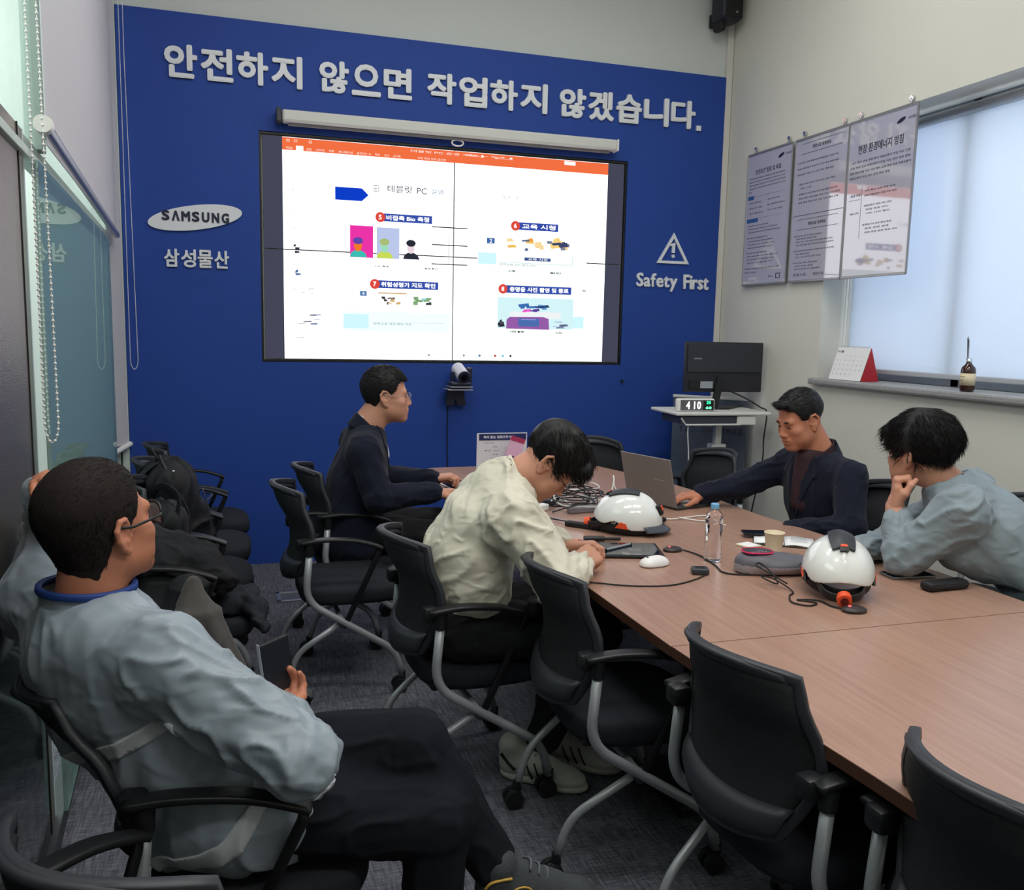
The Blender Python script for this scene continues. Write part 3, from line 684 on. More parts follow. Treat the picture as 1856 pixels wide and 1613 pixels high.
flat('worker_picture', 1.532, 2.08, 0.23, 0.438, (214, 246, 250), 1, 0.3); flat('worker_picture', 1.62, 1.99, 0.30, 0.345, (240, 244, 246), 1, 0.5)
patches(1.672, 1.942, 0.36, 0.41, 12, [(60, 110, 180), (40, 60, 110), (90, 150, 205)], 0.09, 0.03); patches(1.70, 1.92, 0.34, 0.37, 7, [(235, 90, 200), (180, 90, 200), (90, 60, 150)], 0.07, 0.02)
B().prism([(1.594, 0.228), (1.906, 0.226), (1.90, 0.30), (1.86, 0.312), (1.62, 0.308), (1.597, 0.29)], 0, 0.0002, Matrix.Translation((0, YS - 0.0004, 0)) @ MXZ).out('worker_vest', emitter('screen vest', (150, 92, 168), 1.0), vw)
flat('worker_vest', 1.68, 1.83, 0.245, 0.3, (74, 110, 176), 1, 2); flat('worker_vest', 1.70, 1.81, 0.29, 0.293, (190, 170, 230), 1, 3)
patches(1.533, 1.60, 0.235, 0.30, 6, [(40, 42, 50), (70, 74, 84)], 0.05, 0.04); patches(1.92, 2.075, 0.235, 0.30, 8, [(120, 130, 170), (180, 200, 225), (90, 96, 130)], 0.08, 0.02)
for t, x0, x1, z in (('지도 측정', 0.695, 0.79, 0.61), ('측정 확인', 1.025, 1.113, 0.607), ('시청', 1.60, 1.65, 0.615), ('확인', 1.9, 1.98, 0.612), ('사진 촬영', 1.62, 1.72, 0.208), ('사진', 1.95, 2.0, 0.205), ('사진', 2.14, 2.17, 0.5)): stxt(t, x0, x1, z, 0.013, (30, 34, 40), 1, bold=0.0007)
# thumbnails in the side bar and task bar icons
for z in (1.055, 0.9, 0.82, 0.755, 0.6, 0.45, 0.3, 0.15): flat('thumbnail_mark', 0.188, 0.198, z, z + 0.003, (90, 94, 104), 1, 1)
patches(0.19, 0.245, 0.665, 0.73, 5, [(50, 54, 62), (120, 124, 130)], 0.04, 0.02); patches(0.195, 0.24, 0.53, 0.585, 3, [(120, 200, 215), (90, 120, 160)], 0.04, 0.03); patches(0.2, 0.37, 0.40, 0.46, 4, [(150, 154, 160), (205, 210, 214)], 0.05, 0.008); patches(0.2, 0.38, 0.20, 0.30, 6, [(110, 120, 160), (170, 150, 160), (90, 94, 120)], 0.06, 0.012)
flat('thumbnail_mark', 0.2, 0.25, 0.139, 0.143, (110, 114, 124), 1, 1)
for x, c in ((1.06, (170, 174, 180)), (1.30, (150, 160, 170)), (1.41, (90, 120, 170)), (1.52, (190, 70, 60)), (1.575, (120, 200, 220)), (1.63, (60, 60, 70))): B().cyl((x, YS - 0.0002, 0.042), (x, YS - 0.0008, 0.042), 0.009, n=10).out('task_icon', emitter('screen %d %d %d' % c, c, 1.0), vw)

# ------------------------------------------------------------------ projector screen case, camera, speaker
ps = thing('projector_screen', 'long white rolled-up projector screen case mounted above the screens', 'projector screen', (0.1, -0.10, 2.79))
B().box((1.125, 0, 0), (2.20, 0.085, 0.072), 0.014).out('case', mat('off white enamel', (206, 208, 202), 0.4), ps)
B().box((0.006, 0, 0), (0.03, 0.095, 0.082), 0.006).out('end_cap', DARKGREY, ps); B().box((2.226, 0, 0), (0.012, 0.09, 0.078), 0.006).out('end_cap', WPLAST, ps)
B().box((1.12, 0.0, -0.046), (2.12, 0.02, 0.012), 0.004).out('slat', mat('grey slat', (120, 122, 124), 0.5), ps)
B().tube([(1.12 + 0.038 * math.cos(t), -0.0, -0.068 + 0.019 * math.sin(t)) for t in [2 * PI * i / 24 for i in range(24)]], 0.005, 8, closed=True).out('pull_ring', WPLAST, ps, True)
B().box((0.2, 0.055, 0.0), (0.04, 0.05, 0.05)).box((2.0, 0.055, 0.0), (0.04, 0.05, 0.05)).out('wall_bracket', DARKGREY, ps)
pc = thing('conference_camera', 'grey and black pan tilt camera on a wall shelf below the screens', 'camera', (1.25, -0.155, 1.14))
NAV = mat('dark navy plastic', (28, 34, 56), 0.45)
B().box((-0.02, 0, 0), (0.17, 0.16, 0.008), 0.003).box((-0.01, 0, 0.018), (0.15, 0.14, 0.008), 0.003).out('shelf', mat('steel shelf', (150, 152, 158), 0.35, metal=.6), pc)
B().box((-0.01, 0, 0.038), (0.14, 0.13, 0.032), 0.014, 3).out('base', NAV, pc, ang=40)
B().box((0.055, 0, 0.095), (0.024, 0.09, 0.1), 0.01).out('yoke_arm', NAV, pc); B().box((-0.055, 0.01, 0.085), (0.02, 0.08, 0.07), 0.01).out('yoke_arm', NAV, pc)
B().cyl((-0.012, 0.05, 0.135), (0.0, -0.075, 0.085), 0.043, n=24).out('camera_head', mat('silver camera body', (176, 178, 190), 0.35), pc, ang=40)
B().cyl((0.0, -0.074, 0.086), (0.001, -0.082, 0.083), 0.040, n=24).out('lens_ring', NAV, pc, ang=40); B().cyl((0.0, -0.08, 0.084), (0.001, -0.088, 0.081), 0.022, n=20).out('lens', mat('lens glass', (10, 10, 20), 0.05), pc, ang=40)
B().prism([(-0.085, -0.115), (-0.028, -0.115), (-0.018, -0.07), (-0.004, -0.115), (0.055, -0.115), (0.035, -0.004), (-0.075, -0.004)], 0, 0.02, Matrix.Translation((0, 0.09, 0)) @ MXZ).out('bracket', NAV, pc)
tag(B().tube(catmull([(1.19, -0.045, 1.03), (1.187, -0.043, 0.85), (1.192, -0.043, 0.6), (1.195, -0.045, 0.3)], 5), 0.004, 6).out('cable', NAV), 'thin dark cable running down the blue wall from the camera', 'cable')
tag(B().cyl((2.463, -0.035, 1.19), (2.463, -0.05, 1.19), 0.011, n=12).out('wall_hook', NAV), 'tiny dark knob on the blue wall below the lower right screen corner', 'hook')
sp = thing('wall_speaker', 'black loudspeaker mounted high in the corner above the blue wall', 'speaker', (3.10, -0.14, 3.86), 0.15)
B().box((0, 0, 0), (0.17, 0.16, 0.40), 0.04, 4).out('cabinet', mat('speaker black', (34, 36, 46), 0.5), sp, ang=40)
B().box((0, -0.078, 0.0), (0.145, 0.012, 0.36), 0.005).out('grille', BLACKM, sp); B().cyl((0.02, -0.083, -0.145), (0.02, -0.089, -0.145), 0.007, n=12).out('badge', STEELT, sp)
B().box((-0.04, 0.02, -0.22), (0.05, 0.09, 0.07), 0.015).box((-0.03, 0.10, -0.16), (0.04, 0.06, 0.09), 0.01).out('bracket', BLACKM, sp)

# ------------------------------------------------------------------ posters on the right wall
PAPER = mat('glossy poster film', (186, 184, 198), 0.03, spec=1.0, coat=1.0); PAPER.node_tree.nodes['Principled BSDF'].inputs['Coat IOR'].default_value = 1.9
INKP = mat('poster ink', (58, 60, 78), 0.5); BLUEP = mat('poster blue', (52, 92, 150), 0.4)
def poster(name, label, y0, y1, z0, z1, x=3.215):
    o = thing(name, label, 'poster', (x, (y0 + y1) / 2, (z0 + z1) / 2)); W_, H_ = abs(y1 - y0), z1 - z0
    B().box((0, 0, 0), (0.004, W_, H_)).out('sheet', PAPER, o)
    f = B(); f.box((0, 0, H_ / 2), (0.014, W_, 0.014), 0.002); f.box((0, 0, -H_ / 2), (0.014, W_, 0.014), 0.002); f.box((0, W_ / 2, 0), (0.012, 0.008, H_), 0.002); f.box((0, -W_ / 2, 0), (0.012, 0.008, H_), 0.002)
    f.out('rail', mat('poster rail', (150, 150, 152), 0.3, metal=0.5), o)
    for s_ in (-1, 1):
        k = B(); k.cyl((0.022, s_ * (W_ / 2 - 0.065), H_ / 2 + 0.04), (0.006, s_ * (W_ / 2 - 0.065), H_ / 2 + 0.036), 0.012, 0.014, n=16); k.tube([(0.004, s_ * (W_ / 2 - 0.065), H_ / 2), (0.004, s_ * (W_ / 2 - 0.065), H_ / 2 + 0.036)], 0.002, 5)
        k.out('hook', CHROME, o, ang=40)
    return o, W_, H_
def ptxt(o, t, u, v, w_, h_, W_, H_, m=INKP, bold=0.0):
    text('print', t, (-0.0028, W_ / 2 - (u + w_ / 2) * W_, H_ / 2 - v * H_), WALL_YZ, 0.03, m, o, extrude=0.0002, bold=bold, fit=(w_ * W_, h_), res=2)
def pline(o, u0, u1, v, W_, H_, t=0.0018, m=INKP, name='rule_line'):
    B().box((-0.0028, W_ / 2 - (u0 + u1) / 2 * W_, H_ / 2 - v * H_), (0.0004, (u1 - u0) * W_, t)).out(name, m, o)
_KO = '안전 환경 현장 경영 방침 목표 지도 사진 확인 교육 측정 성과 위험성평가 작업 지도 안전 목표 경영 환경 확인하지 않으면 작업하지 않겠습니다'.split()
def body(o, W_, H_, rows, h_=0.009):
    r_ = random.Random(len(rows)); 
    for (u0, u1, v) in rows:
        n_ = max(2, int((u1 - u0) * 11)); i = r_.randrange(len(_KO)); t = ' '.join((_KO * 2)[i:i + n_])[:int((u1 - u0) * 40)]
        ptxt(o, t, u0, v, u1 - u0, h_, W_, H_)
def logo_mark(o, u, v, W_, H_):
    y = W_ / 2 - u * W_; z = H_ / 2 - v * H_; Mx = Matrix(((0, 0, -1, -0.0026), (-1, 0, 0, y), (0, 1, 0, z), (0, 0, 0, 1)))
    B().prism(oval(24, 0.033, 0.011, 0.3), 0, 0.0004, Mx).out('oval_mark', INK, o); ptxt(o, '삼성물산', u + 0.1, v - 0.003, 0.12, 0.014, W_, H_)
o, W_, H_ = poster('safety_poster', 'hanging policy poster with two small blue headings, nearest the corner', -0.845, -0.34, 1.878, 2.748)
logo_mark(o, 0.76, 0.065, W_, H_); ptxt(o, '안전보건 방침 및 목표', 0.19, 0.14, 0.58, 0.034, W_, H_, bold=0.0006)
body(o, W_, H_, [(0.05, 0.86, 0.185), (0.05, 0.86, 0.21), (0.05, 0.88, 0.235), (0.05, 0.88, 0.26), (0.05, 0.13, 0.285)])
for v in (0.325, 0.492): pline(o, 0.05, 0.88, v - 0.0, W_, H_, 0.001)
for v, u1 in ((0.33, 0.18), (0.505, 0.30)): B().box((-0.003, W_ / 2 - (0.04 + u1) / 2 * W_, H_ / 2 - v * H_), (0.0008, (u1 - 0.04) * W_, 0.026)).out('blue_heading', BLUEP, o); ptxt(o, '방침' if u1 < .2 else '성과목표', 0.055, v, u1 - 0.07, 0.014, W_, H_, LETTER)
body(o, W_, H_, [(0.08, 0.36, 0.37), (0.08, 0.38, 0.41), (0.08, 0.40, 0.45), (0.5, 0.78, 0.365), (0.5, 0.9, 0.405), (0.5, 0.85, 0.445), (0.06, 0.55, 0.545), (0.09, 0.75, 0.57), (0.09, 0.82, 0.595), (0.06, 0.55, 0.64), (0.09, 0.68, 0.665), (0.09, 0.7, 0.69), (0.09, 0.66, 0.715), (0.06, 0.56, 0.755), (0.09, 0.8, 0.78), (0.09, 0.7, 0.805), (0.09, 0.68, 0.83), (0.05, 0.85, 0.875), (0.05, 0.32, 0.905)])
ptxt(o, '현장소장', 0.62, 0.945, 0.1, 0.01, W_, H_); ptxt(o, 'ㅁ', 0.78, 0.945, 0.1, 0.034, W_, H_)
o, W_, H_ = poster('policy_poster', 'hanging policy poster split by a middle rule, between two other posters', -1.385, -0.878, 1.878, 2.745)
for v, t in ((0.07, '현장소장 경영방침'), (0.60, '현장소장 성과목표')):
    pline(o, 0.13, 0.9, v - 0.035, W_, H_, 0.0025); pline(o, 0.13, 0.9, v + 0.035, W_, H_, 0.0025); ptxt(o, t, 0.34, v, 0.34, 0.022, W_, H_, bold=0.0005)
pline(o, 0.0, 1.0, 0.535, W_, H_, 0.003)
body(o, W_, H_, [(0.06, 0.84, 0.165), (0.06, 0.84, 0.205), (0.06, 0.76, 0.245), (0.12, 0.8, 0.315), (0.14, 0.36, 0.345), (0.12, 0.86, 0.385), (0.12, 0.9, 0.415), (0.12, 0.88, 0.445)], 0.011)
body(o, W_, H_, [(0.08, 0.62, 0.68), (0.12, 0.52, 0.70), (0.12, 0.82, 0.722), (0.12, 0.84, 0.744), (0.08, 0.86, 0.785), (0.12, 0.4, 0.807), (0.12, 0.62, 0.829), (0.08, 0.56, 0.87), (0.12, 0.48, 0.892), (0.12, 0.62, 0.914)], 0.009)
ptxt(o, '현장소장', 0.1, 0.955, 0.26, 0.018, W_, H_); ptxt(o, '현장소장', 0.5, 0.955, 0.2, 0.018, W_, H_)
o, W_, H_ = poster('environment_poster', 'hanging environment policy poster with a large title, overlapping the window edge', -1.92, -1.395, 1.878, 2.745)
logo_mark(o, 0.78, 0.075, W_, H_); ptxt(o, '현장 환경에너지 방침', 0.15, 0.185, 0.68, 0.05, W_, H_, bold=0.0009)
body(o, W_, H_, [(0.06, 0.94, 0.262), (0.04, 0.94, 0.295), (0.04, 0.96, 0.328), (0.04, 0.66, 0.361)], 0.013)
body(o, W_, H_, [(0.3, 0.76, 0.455), (0.3, 0.78, 0.485), (0.3, 0.72, 0.55), (0.34, 0.68, 0.575), (0.34, 0.7, 0.60), (0.3, 0.74, 0.67), (0.34, 0.7, 0.695), (0.34, 0.84, 0.72)], 0.010)
ptxt(o, '환경 목표', 0.08, 0.475, 0.16, 0.014, W_, H_); pline(o, 0.05, 0.23, 0.503, W_, H_, 0.002); ptxt(o, '에너지', 0.08, 0.59, 0.14, 0.012, W_, H_); B().box((-0.0028, W_ / 2 - 0.255 * W_, H_ / 2 - 0.59 * H_), (0.0004, 0.0015, 0.33 * H_)).out('rule_line', INKP, o)

# ------------------------------------------------------------------ things on the window sill
cl = thing('desk_calendar', 'white desk calendar with a red back panel on the granite sill', 'calendar', (3.285, -1.475, 1.285), 0)
RED = mat('red card', (176, 34, 44), 0.5)
def slope(y0, y1, sgn, t=0.003):   # leaning card, ridge along Y at z .19
    return B().grid(lambda u, v: (sgn * 0.062 * (1 - v), y0 + (y1 - y0) * u, 0.002 + 0.19 * v), 1, 1, t)
slope(-0.14, 0.14, -1).out('front_card', WHITE, cl); slope(-0.14, 0.14, 1).out('back_card', RED, cl)
B().prism([(-0.060, 0.002), (0.060, 0.002), (0.0, 0.19)], 0, 0.003, Matrix(((1, 0, 0, 0), (0, 0, 1, -0.1435), (0, 1, 0, 0), (0, 0, 0, 1)))).out('side_card', RED, cl)
B().tube([(0.004 * math.cos(t * 6.28), -0.13 + 0.26 * t / 16, 0.192 + 0.006 * math.sin(t * 6.28)) for t in [i / 8 for i in range(129)]], 0.0012, 5).out('wire_binding', STEELT, cl)
RT = Matrix(((0, 0.3103, -0.9506), (-1, 0, 0), (0, 0.9506, 0.3103)))
def cpt(y, v): return (-0.062 * (1 - v) - 0.0045, y, 0.002 + 0.19 * v)
text('month', '12월', cpt(0.105, 0.87), RT, 0.02, INK, cl, extrude=0.0002, fit=(0.05, 0.014), res=2)
for r_ in range(5):
    for c_ in range(7):
        d_ = r_ * 7 + c_ - 1
        if 0 < d_ < 32: text('date', str(d_), cpt(0.115 - 0.037 * c_, 0.74 - 0.14 * r_), RT, 0.009, RED if c_ == 0 else INKP, cl, extrude=0.0001, res=1)
db = thing('diffuser_bottle', 'brown glass reed diffuser bottle with a cream label on the window sill', 'bottle', (3.235, -2.375, 1.286))
B().lathe([(0.026, 0), (0.033, 0.006), (0.034, 0.012), (0.034, 0.10), (0.031, 0.116), (0.018, 0.13), (0.013, 0.136), (0.013, 0.15)], n=28).out('bottle', mat('amber glass', (52, 24, 16), 0.08, spec=0.8), db, True)
B().lathe([(0.0345, 0.03), (0.0345, 0.088)], n=28).out('label', mat('cream label', (216, 202, 170), 0.6), db, True)
B().lathe([(0.0135, 0.138), (0.0145, 0.14), (0.0145, 0.158), (0.011, 0.159), (0.011, 0.145)], n=24).out('collar', CHROME, db, True)
RS = mat('reed', (96, 92, 96), 0.7)
for i in range(5): B().cyl((0.003 * (i - 2), 0.0, 0.02), (0.002 * (i - 2) - 0.002, 0.012 + 0.004 * (i % 3), 0.265 - 0.004 * i), 0.0016, n=6).out('reed', RS, db)
for z_, w_, t in ((0.072, 0.03, 'DIFFUSER'), (0.056, 0.02, 'HOME')): text('print', t, (-0.0347, 0, z_), WALL_YZ, 0.006, INKP, db, extrude=0.0001, fit=(w_, 0.004), res=1)

# ------------------------------------------------------------------ standing desk, monitor, clock, podium in the far corner
pd_ = thing('podium', 'grey acrylic podium panel with mirrored dark lettering standing in the corner', 'podium', (3.01, -0.335, 0), -0.76)
B().box((0, 0, 0.55), (0.53, 0.02, 1.08), 0.02, 3).out('front_panel', mat('grey acrylic', (92, 100, 118), 0.12, spec=0.6), pd_)
B().box((0, -0.001, 1.095), (0.53, 0.03, 0.02), 0.004).out('top_edge', WPLAST, pd_)
B().box((0, 0.0, 0.012), (0.53, 0.10, 0.024), 0.006).out('base', BLACKM, pd_)
for i, ch in enumerate('SAMSUNG C&T'):
    if ch != ' ': text('letter', ch, (0.225 - 0.042 * i, -0.0108, 0.865), ((-1, 0, 0), (0, 0, -1), (0, 1, 0)), 0.05, mat('dark grey print', (52, 60, 76), 0.5), pd_, extrude=0.0002, bold=0.001, fit=(0.034, 0.042))
dk = thing('standing_desk', 'small white height-adjustable standing desk in the corner', 'desk', (2.80, -0.70, 0), -0.06)
WD = mat('white desk laminate', (214, 214, 210), 0.4)
B().box((0, 0, 1.035), (0.66, 0.42, 0.022), 0.008).out('desktop', WD, dk)
B().box((-0.04, -0.04, 0.995), (0.50, 0.30, 0.05), 0.004).out('tray', mat('tray dark', (58, 62, 74), 0.5), dk); B().box((0.16, -0.14, 0.992), (0.13, 0.12, 0.056), 0.004).out('drawer_front', WD, dk); B().tube([(-0.29, -0.19, 1.01), (-0.26, -0.195, 0.967), (0.12, -0.195, 0.967)], 0.006, 6).out('tray_rail', WD, dk)
B().box((0.06, 0, 0.90), (0.045, 0.045, 0.26), 0.004).out('upper_column', WD, dk); B().box((0.06, 0, 0.42), (0.10, 0.08, 0.80), 0.006).out('lower_column', WD, dk)
B().box((0.06, -0.06, 0.575), (0.42, 0.34, 0.022), 0.005).out('shelf', WD, dk); B().box((0.06, 0.0, 0.02), (0.56, 0.44, 0.035), 0.01).out('foot', WD, dk)
mo = thing('monitor', 'black computer monitor seen from behind on the white standing desk', 'monitor', (2.93, -0.62, 1.046), -0.05)
MB_ = mat('monitor black', (34, 35, 42), 0.38)
B().box((0, 0, 0.275), (0.565, 0.035, 0.33), 0.008).out('housing', MB_, mo); B().box((0, -0.022, 0.335), (0.54, 0.01, 0.19), 0.006).out('back_panel', mat('monitor back', (44, 46, 54), 0.5), mo)
B().box((-0.13, -0.022, 0.16), (0.24, 0.012, 0.06), 0.003).out('port_cover', BLACKM, mo); B().box((-0.13, -0.0285, 0.158), (0.09, 0.002, 0.045)).out('sticker', mat('grey sticker', (150, 156, 166), 0.5), mo)
B().box((-0.05, -0.03, 0.10), (0.05, 0.022, 0.22), 0.006, rot=Matrix.Rotation(0.18, 4, 'Y')).out('neck', BLACK, mo); B().prism([(-0.14, -0.10), (0.0, -0.11), (0.2, 0.09), (-0.02, 0.10)], 0, 0.012, bev=0.003).out('stand_base', BLACK, mo)
for x in (-0.085, 0.01):
    for z in (0.30, 0.37): B().cyl((x, -0.026, z), (x, -0.029, z), 0.004, n=8).out('screw', DARKGREY, mo)
text('print', 'SAMSUNG', (-0.2, -0.0275, 0.33), WALL_XZ, 0.012, LETTER, mo, extrude=0.0002, fit=(0.055, 0.008), res=1)
ck = thing('digital_clock', 'white digital clock with glowing figures on the standing desk', 'clock', (2.615, -0.83, 1.046), -0.12)
B().box((0, 0, 0.042), (0.255, 0.04, 0.082), 0.012, 3).out('case', WPLAST, ck, ang=40); B().box((0.008, -0.0195, 0.042), (0.225, 0.004, 0.066), 0.002).out('display', mat('clock face', (96, 96, 100), 0.2), ck)
B().box((0.082, -0.0215, 0.042), (0.068, 0.002, 0.062)).out('side_display', BLACKM, ck)
for t, x, z, w_, h_, c in (('4', -0.055, 0.042, 0.026, 0.05, (255, 255, 255)), ('1', -0.012, 0.042, 0.008, 0.05, (255, 255, 255)), ('0', 0.018, 0.042, 0.026, 0.05, (255, 255, 255)), ('25', 0.082, 0.06, 0.03, 0.02, (60, 255, 170)), ('60', 0.083, 0.026, 0.04, 0.018, (120, 255, 190))):
    text('figure', t, (x, -0.024, z), WALL_XZ, 0.05, emitter('clock %d' % c[0], c, 1.6), ck, extrude=0.0003, bold=0.0015, fit=(w_, h_), res=2)
tag(B().tube(catmull([(2.95, -0.66, 1.17), (3.0, -0.78, 1.13), (3.10, -0.82, 1.07), (3.165, -0.80, 1.03), (3.16, -0.79, 0.85), (3.165, -0.78, 0.7), (3.13, -0.74, 0.35)], 6), 0.005, 6).out('cable', BLACKM), 'black monitor cable looping down past the right end of the standing desk', 'cable')
tag(B().tube(catmull([(2.555, -0.86, 1.02), (2.552, -0.87, 0.9), (2.565, -0.87, 0.75), (2.565, -0.86, 0.5), (2.57, -0.85, 0.1)], 6), 0.0035, 6).out('cable', WPLAST), 'thin white cable hanging from the left end of the standing desk', 'cable')

# floor socket
fs = thing('floor_socket', 'square steel floor socket plate set in the carpet by the blue wall', 'socket', (0.115, -0.80, 0), 0.02)
fk = B(); S_ = 0.078
for s_ in (-1, 1): fk.box((s_ * S_, 0, 0.004), (0.024, 0.18, 0.008), 0.002); fk.box((0, s_ * S_, 0.004), (0.18, 0.024, 0.008), 0.002)
fk.out('frame', ALU, fs); B().box((0, 0, 0.002), (0.14, 0.14, 0.004)).out('cover', mat('socket cover', (90, 92, 98), 0.5), fs)
# ------------------------------------------------------------------ nesting office chair, faces local +X
FAB = mat('black seat fabric', (38, 40, 46), 0.9, spec=0.2, bump=0.25, bscale=420)
SHELL = mat('charcoal plastic shell', (44, 46, 52), 0.46)
MESHM = mat('black back mesh', (24, 26, 31), 0.75, bump=0.4, bscale=500)
def back_fn(u, v, hw=1.0):
    """u,v in 0..1: across and up the backrest"""
    s_ = 2 * u - 1
    half = (0.165 + 0.062 * math.sin(min(1, v * 1.7) * PI / 2) - 0.050 * max(0, v - 0.5) / 0.5) * hw
    x = -0.232 + 0.036 * math.sin(min(1, v / 0.8) * PI) - 0.040 * max(0, v - 0.6) ** 1.3 / 0.3 + (0.050 + 0.052 * v * v) * s_ * s_
    z = 0.485 + 0.385 * v - 0.022 * abs(s_) ** 2.2 * (1 if v > 0.5 else -1.2) * abs(v - 0.5) * 2
    return (x, s_ * half, z)
def make_chair():
    t = thing('office_chair', 'x', 'chair')
    B().grid(lambda u, v: back_fn(0.015 + 0.97 * u, 0.02 + 0.96 * v), 18, 14, 0.006).out('back_mesh', MESHM, t, True)
    rim = [back_fn(i / 20, 0) for i in range(21)] + [back_fn(1, i / 12) for i in range(1, 13)] + [back_fn(1 - i / 20, 1) for i in range(1, 21)] + [back_fn(0, 1 - i / 12) for i in range(1, 12)]
    B().tube(rim, 0.0, 10, flat=(0.021, 0.024), closed=True).out('backrest', SHELL, t, True)
    # scooped grip along the top edge
    def top(u, v):
        a = back_fn(0.03 + .94 * u, 1 - 0.10 * v); return (a[0] + 0.004 - 0.024 * (1 - v), a[1], a[2] + 0.006 * (1 - v))
    B().grid(top, 14, 3, 0.014).out('head_rail', SHELL, t, True)
    def low(u, v): a = back_fn(0.015 + .97 * u, 0.01 + 0.17 * v); return (a[0] - 0.011 * math.sin(PI * v), a[1], a[2])
    B().grid(low, 14, 3, 0.014).out('lumbar_rail', SHELL, t, True)
    # seat: rounded cushion
    pts = []
    for i in range(48):
        a = 2 * PI * i / 48; ca, sa = math.cos(a), math.sin(a); e = 0.55
        pts.append((0.045 + 0.222 * math.copysign(abs(ca) ** e, ca), (0.235 - 0.02 * (ca < 0) * abs(ca)) * math.copysign(abs(sa) ** e, sa)))
    sb = B(); rings = []
    for sc, z in ((0.90, 0.382), (0.97, 0.387), (1.0, 0.405), (1.0, 0.432), (0.985, 0.447), (0.94, 0.456), (0.6, 0.462)):
        rings.append([sb.bm.verts.new((0.045 + (x - 0.045) * sc, y * sc, z - 0.012 * max(0, x - 0.18) / 0.1)) for x, y in pts])
    for a, b_ in zip(rings, rings[1:]):
        for i in range(48): sb.bm.faces.new((a[i], a[(i + 1) % 48], b_[(i + 1) % 48], b_[i]))
    sb.bm.faces.new(rings[0][::-1]); sb.bm.faces.new(rings[-1]); sb.out('seat', FAB, t, True)
    B().box((0.02, 0, 0.385), (0.34, 0.34, 0.03), 0.01).out('seat_pan', BLACKM, t)
    B().tube([(-0.02, -0.245, 0.33), (-0.02, 0.245, 0.33)], 0.011, 10).out('cross_bar', STEELT, t)
    for s_ in (-1, 1):
        y = 0.262 * s_
        P = bend([(-0.150, y, 0.63), (-0.168, y, 0.425), (0.200, y * 1.0, 0.185), (0.232, y, 0.07)], 0.075, 7)
        B().tube(P, 0.0145, 12).out('leg', STEELT, t, True)
        P = bend([(-0.015, y * 0.955, 0.325), (-0.20, y * 0.80, 0.19), (-0.232, y * 0.78, 0.07)], 0.06, 7)
        B().tube(P, 0.0125, 12).out('leg', STEELT, t, True)
        B().cyl((-0.152, y, 0.615), (-0.150, y, 0.672), 0.019, 0.021, n=16).box((-0.175, y * 0.90, 0.655), (0.05, 0.05, 0.05), 0.012).out('arm_socket', BLACK, t, ang=40)
        arm = catmull([(-0.185, y, 0.668), (-0.09, y * 1.02, 0.678), (0.03, y * 1.02, 0.668), (0.120, y, 0.640), (0.145, y, 0.628)], 4)
        B().tube(arm, 0.0, 12, flat=(0.044, 0.016)).out('armrest', BLACK, t, True)
        B().tube([(0.135, y, 0.634), (0.130, y, 0.605), (-0.008, y * 0.985, 0.31)], 0.0, 8, flat=(0.014, 0.022)).out('strut', BLACK, t, True)
        B().cyl((-0.012, y * 0.93, 0.318), (-0.012, y * 1.02, 0.318), 0.021, n=16).out('hinge', DARKGREY, t, ang=40)
        for (cx, cy) in ((0.233, y), (-0.233, y * 0.78)):
            c = B().cyl((cx, cy, 0.055), (cx, cy, 0.088), 0.014, n=14).box((cx - 0.008, cy, 0.046), (0.04, 0.018, 0.026), 0.008).out('caster', BLACK, t, ang=40)
            for q in (-1, 1): B().cyl((cx - 0.012, cy + q * 0.007, 0.031), (cx - 0.012, cy + q * 0.026, 0.031), 0.0305, n=20).cyl((cx - 0.012, cy + q * 0.026, 0.031), (cx - 0.012, cy + q * 0.028, 0.031), 0.016, n=16).out('wheel', BLACKM, c, ang=40)
    return t
chair0 = make_chair(); _first = [True]
def chair(x, y, deg, label, group='black mesh office chairs on casters'):
    o = chair0 if _first[0] else copy_tree(chair0); _first[0] = False
    o.location = (x, y, 0); o.rotation_euler = (0, 0, math.radians(deg)); o['label'] = label; o['group'] = group
    return o
chair(0.24, -2.00, 2, 'empty black office chair on the carpet in front of the man in the navy coat')
chair(0.36, -1.52, 2, 'black office chair under the man in the navy coat')
chair(0.55, -2.97, 4, 'black office chair under the man in the cream jacket')
chair(0.90, -3.47, -2, 'empty black office chair pushed under the table beside the man in the cream jacket')
chair(1.05, -4.18, 5, 'empty black office chair nearer the camera, second at the near table edge')
chair(1.13, -4.80, 0, 'black office chair cut off by the lower right corner, closest at the table edge')
chair(-0.175, -3.935, -5, 'black office chair under the man in grey holding the back of his head')
fc = bpy.data.objects[[o.name for o in COL.objects if o.get('label', '').endswith('back of his head')][0]]
PV = Matrix.Translation((-0.21, 0, 0.50)) @ Matrix.Rotation(math.radians(-24), 4, 'Y') @ Matrix.Translation((0.21, 0, -0.50))   # its back leans with the sitter
for ch in fc.children:
    if ch.name.split('.')[0] in ('back_mesh', 'backrest', 'head_rail', 'lumbar_rail'): ch.matrix_local = PV
chair(-0.24, -4.50, 50, 'black office chair back curving across the lower left corner')
chair(2.52, -2.46, 165, 'black office chair under the man at the laptop')
chair(2.78, -3.62, 172, 'black office chair under the man leaning on his elbow')
chair(2.86, -2.96, 186, 'black office chair behind the man leaning on his elbow, at the right edge')
chair(1.86, -0.92, -118, 'dark chair at the far end of the table beside the laptop')
chair(2.28, -1.40, -170, 'empty dark office chair between the laptop and the standing desk')
for i, (y, nm) in enumerate(((-0.62, 'against the blue wall'), (-1.22, 'second from the blue wall'), (-1.78, 'third from the blue wall'), (-2.30, 'nearest to the man in the grey jacket'))):
    chair(-0.38, y, (3, -2, 2, -3)[i], 'black chair along the glass partition, ' + nm, 'chairs lined up along the glass partition')

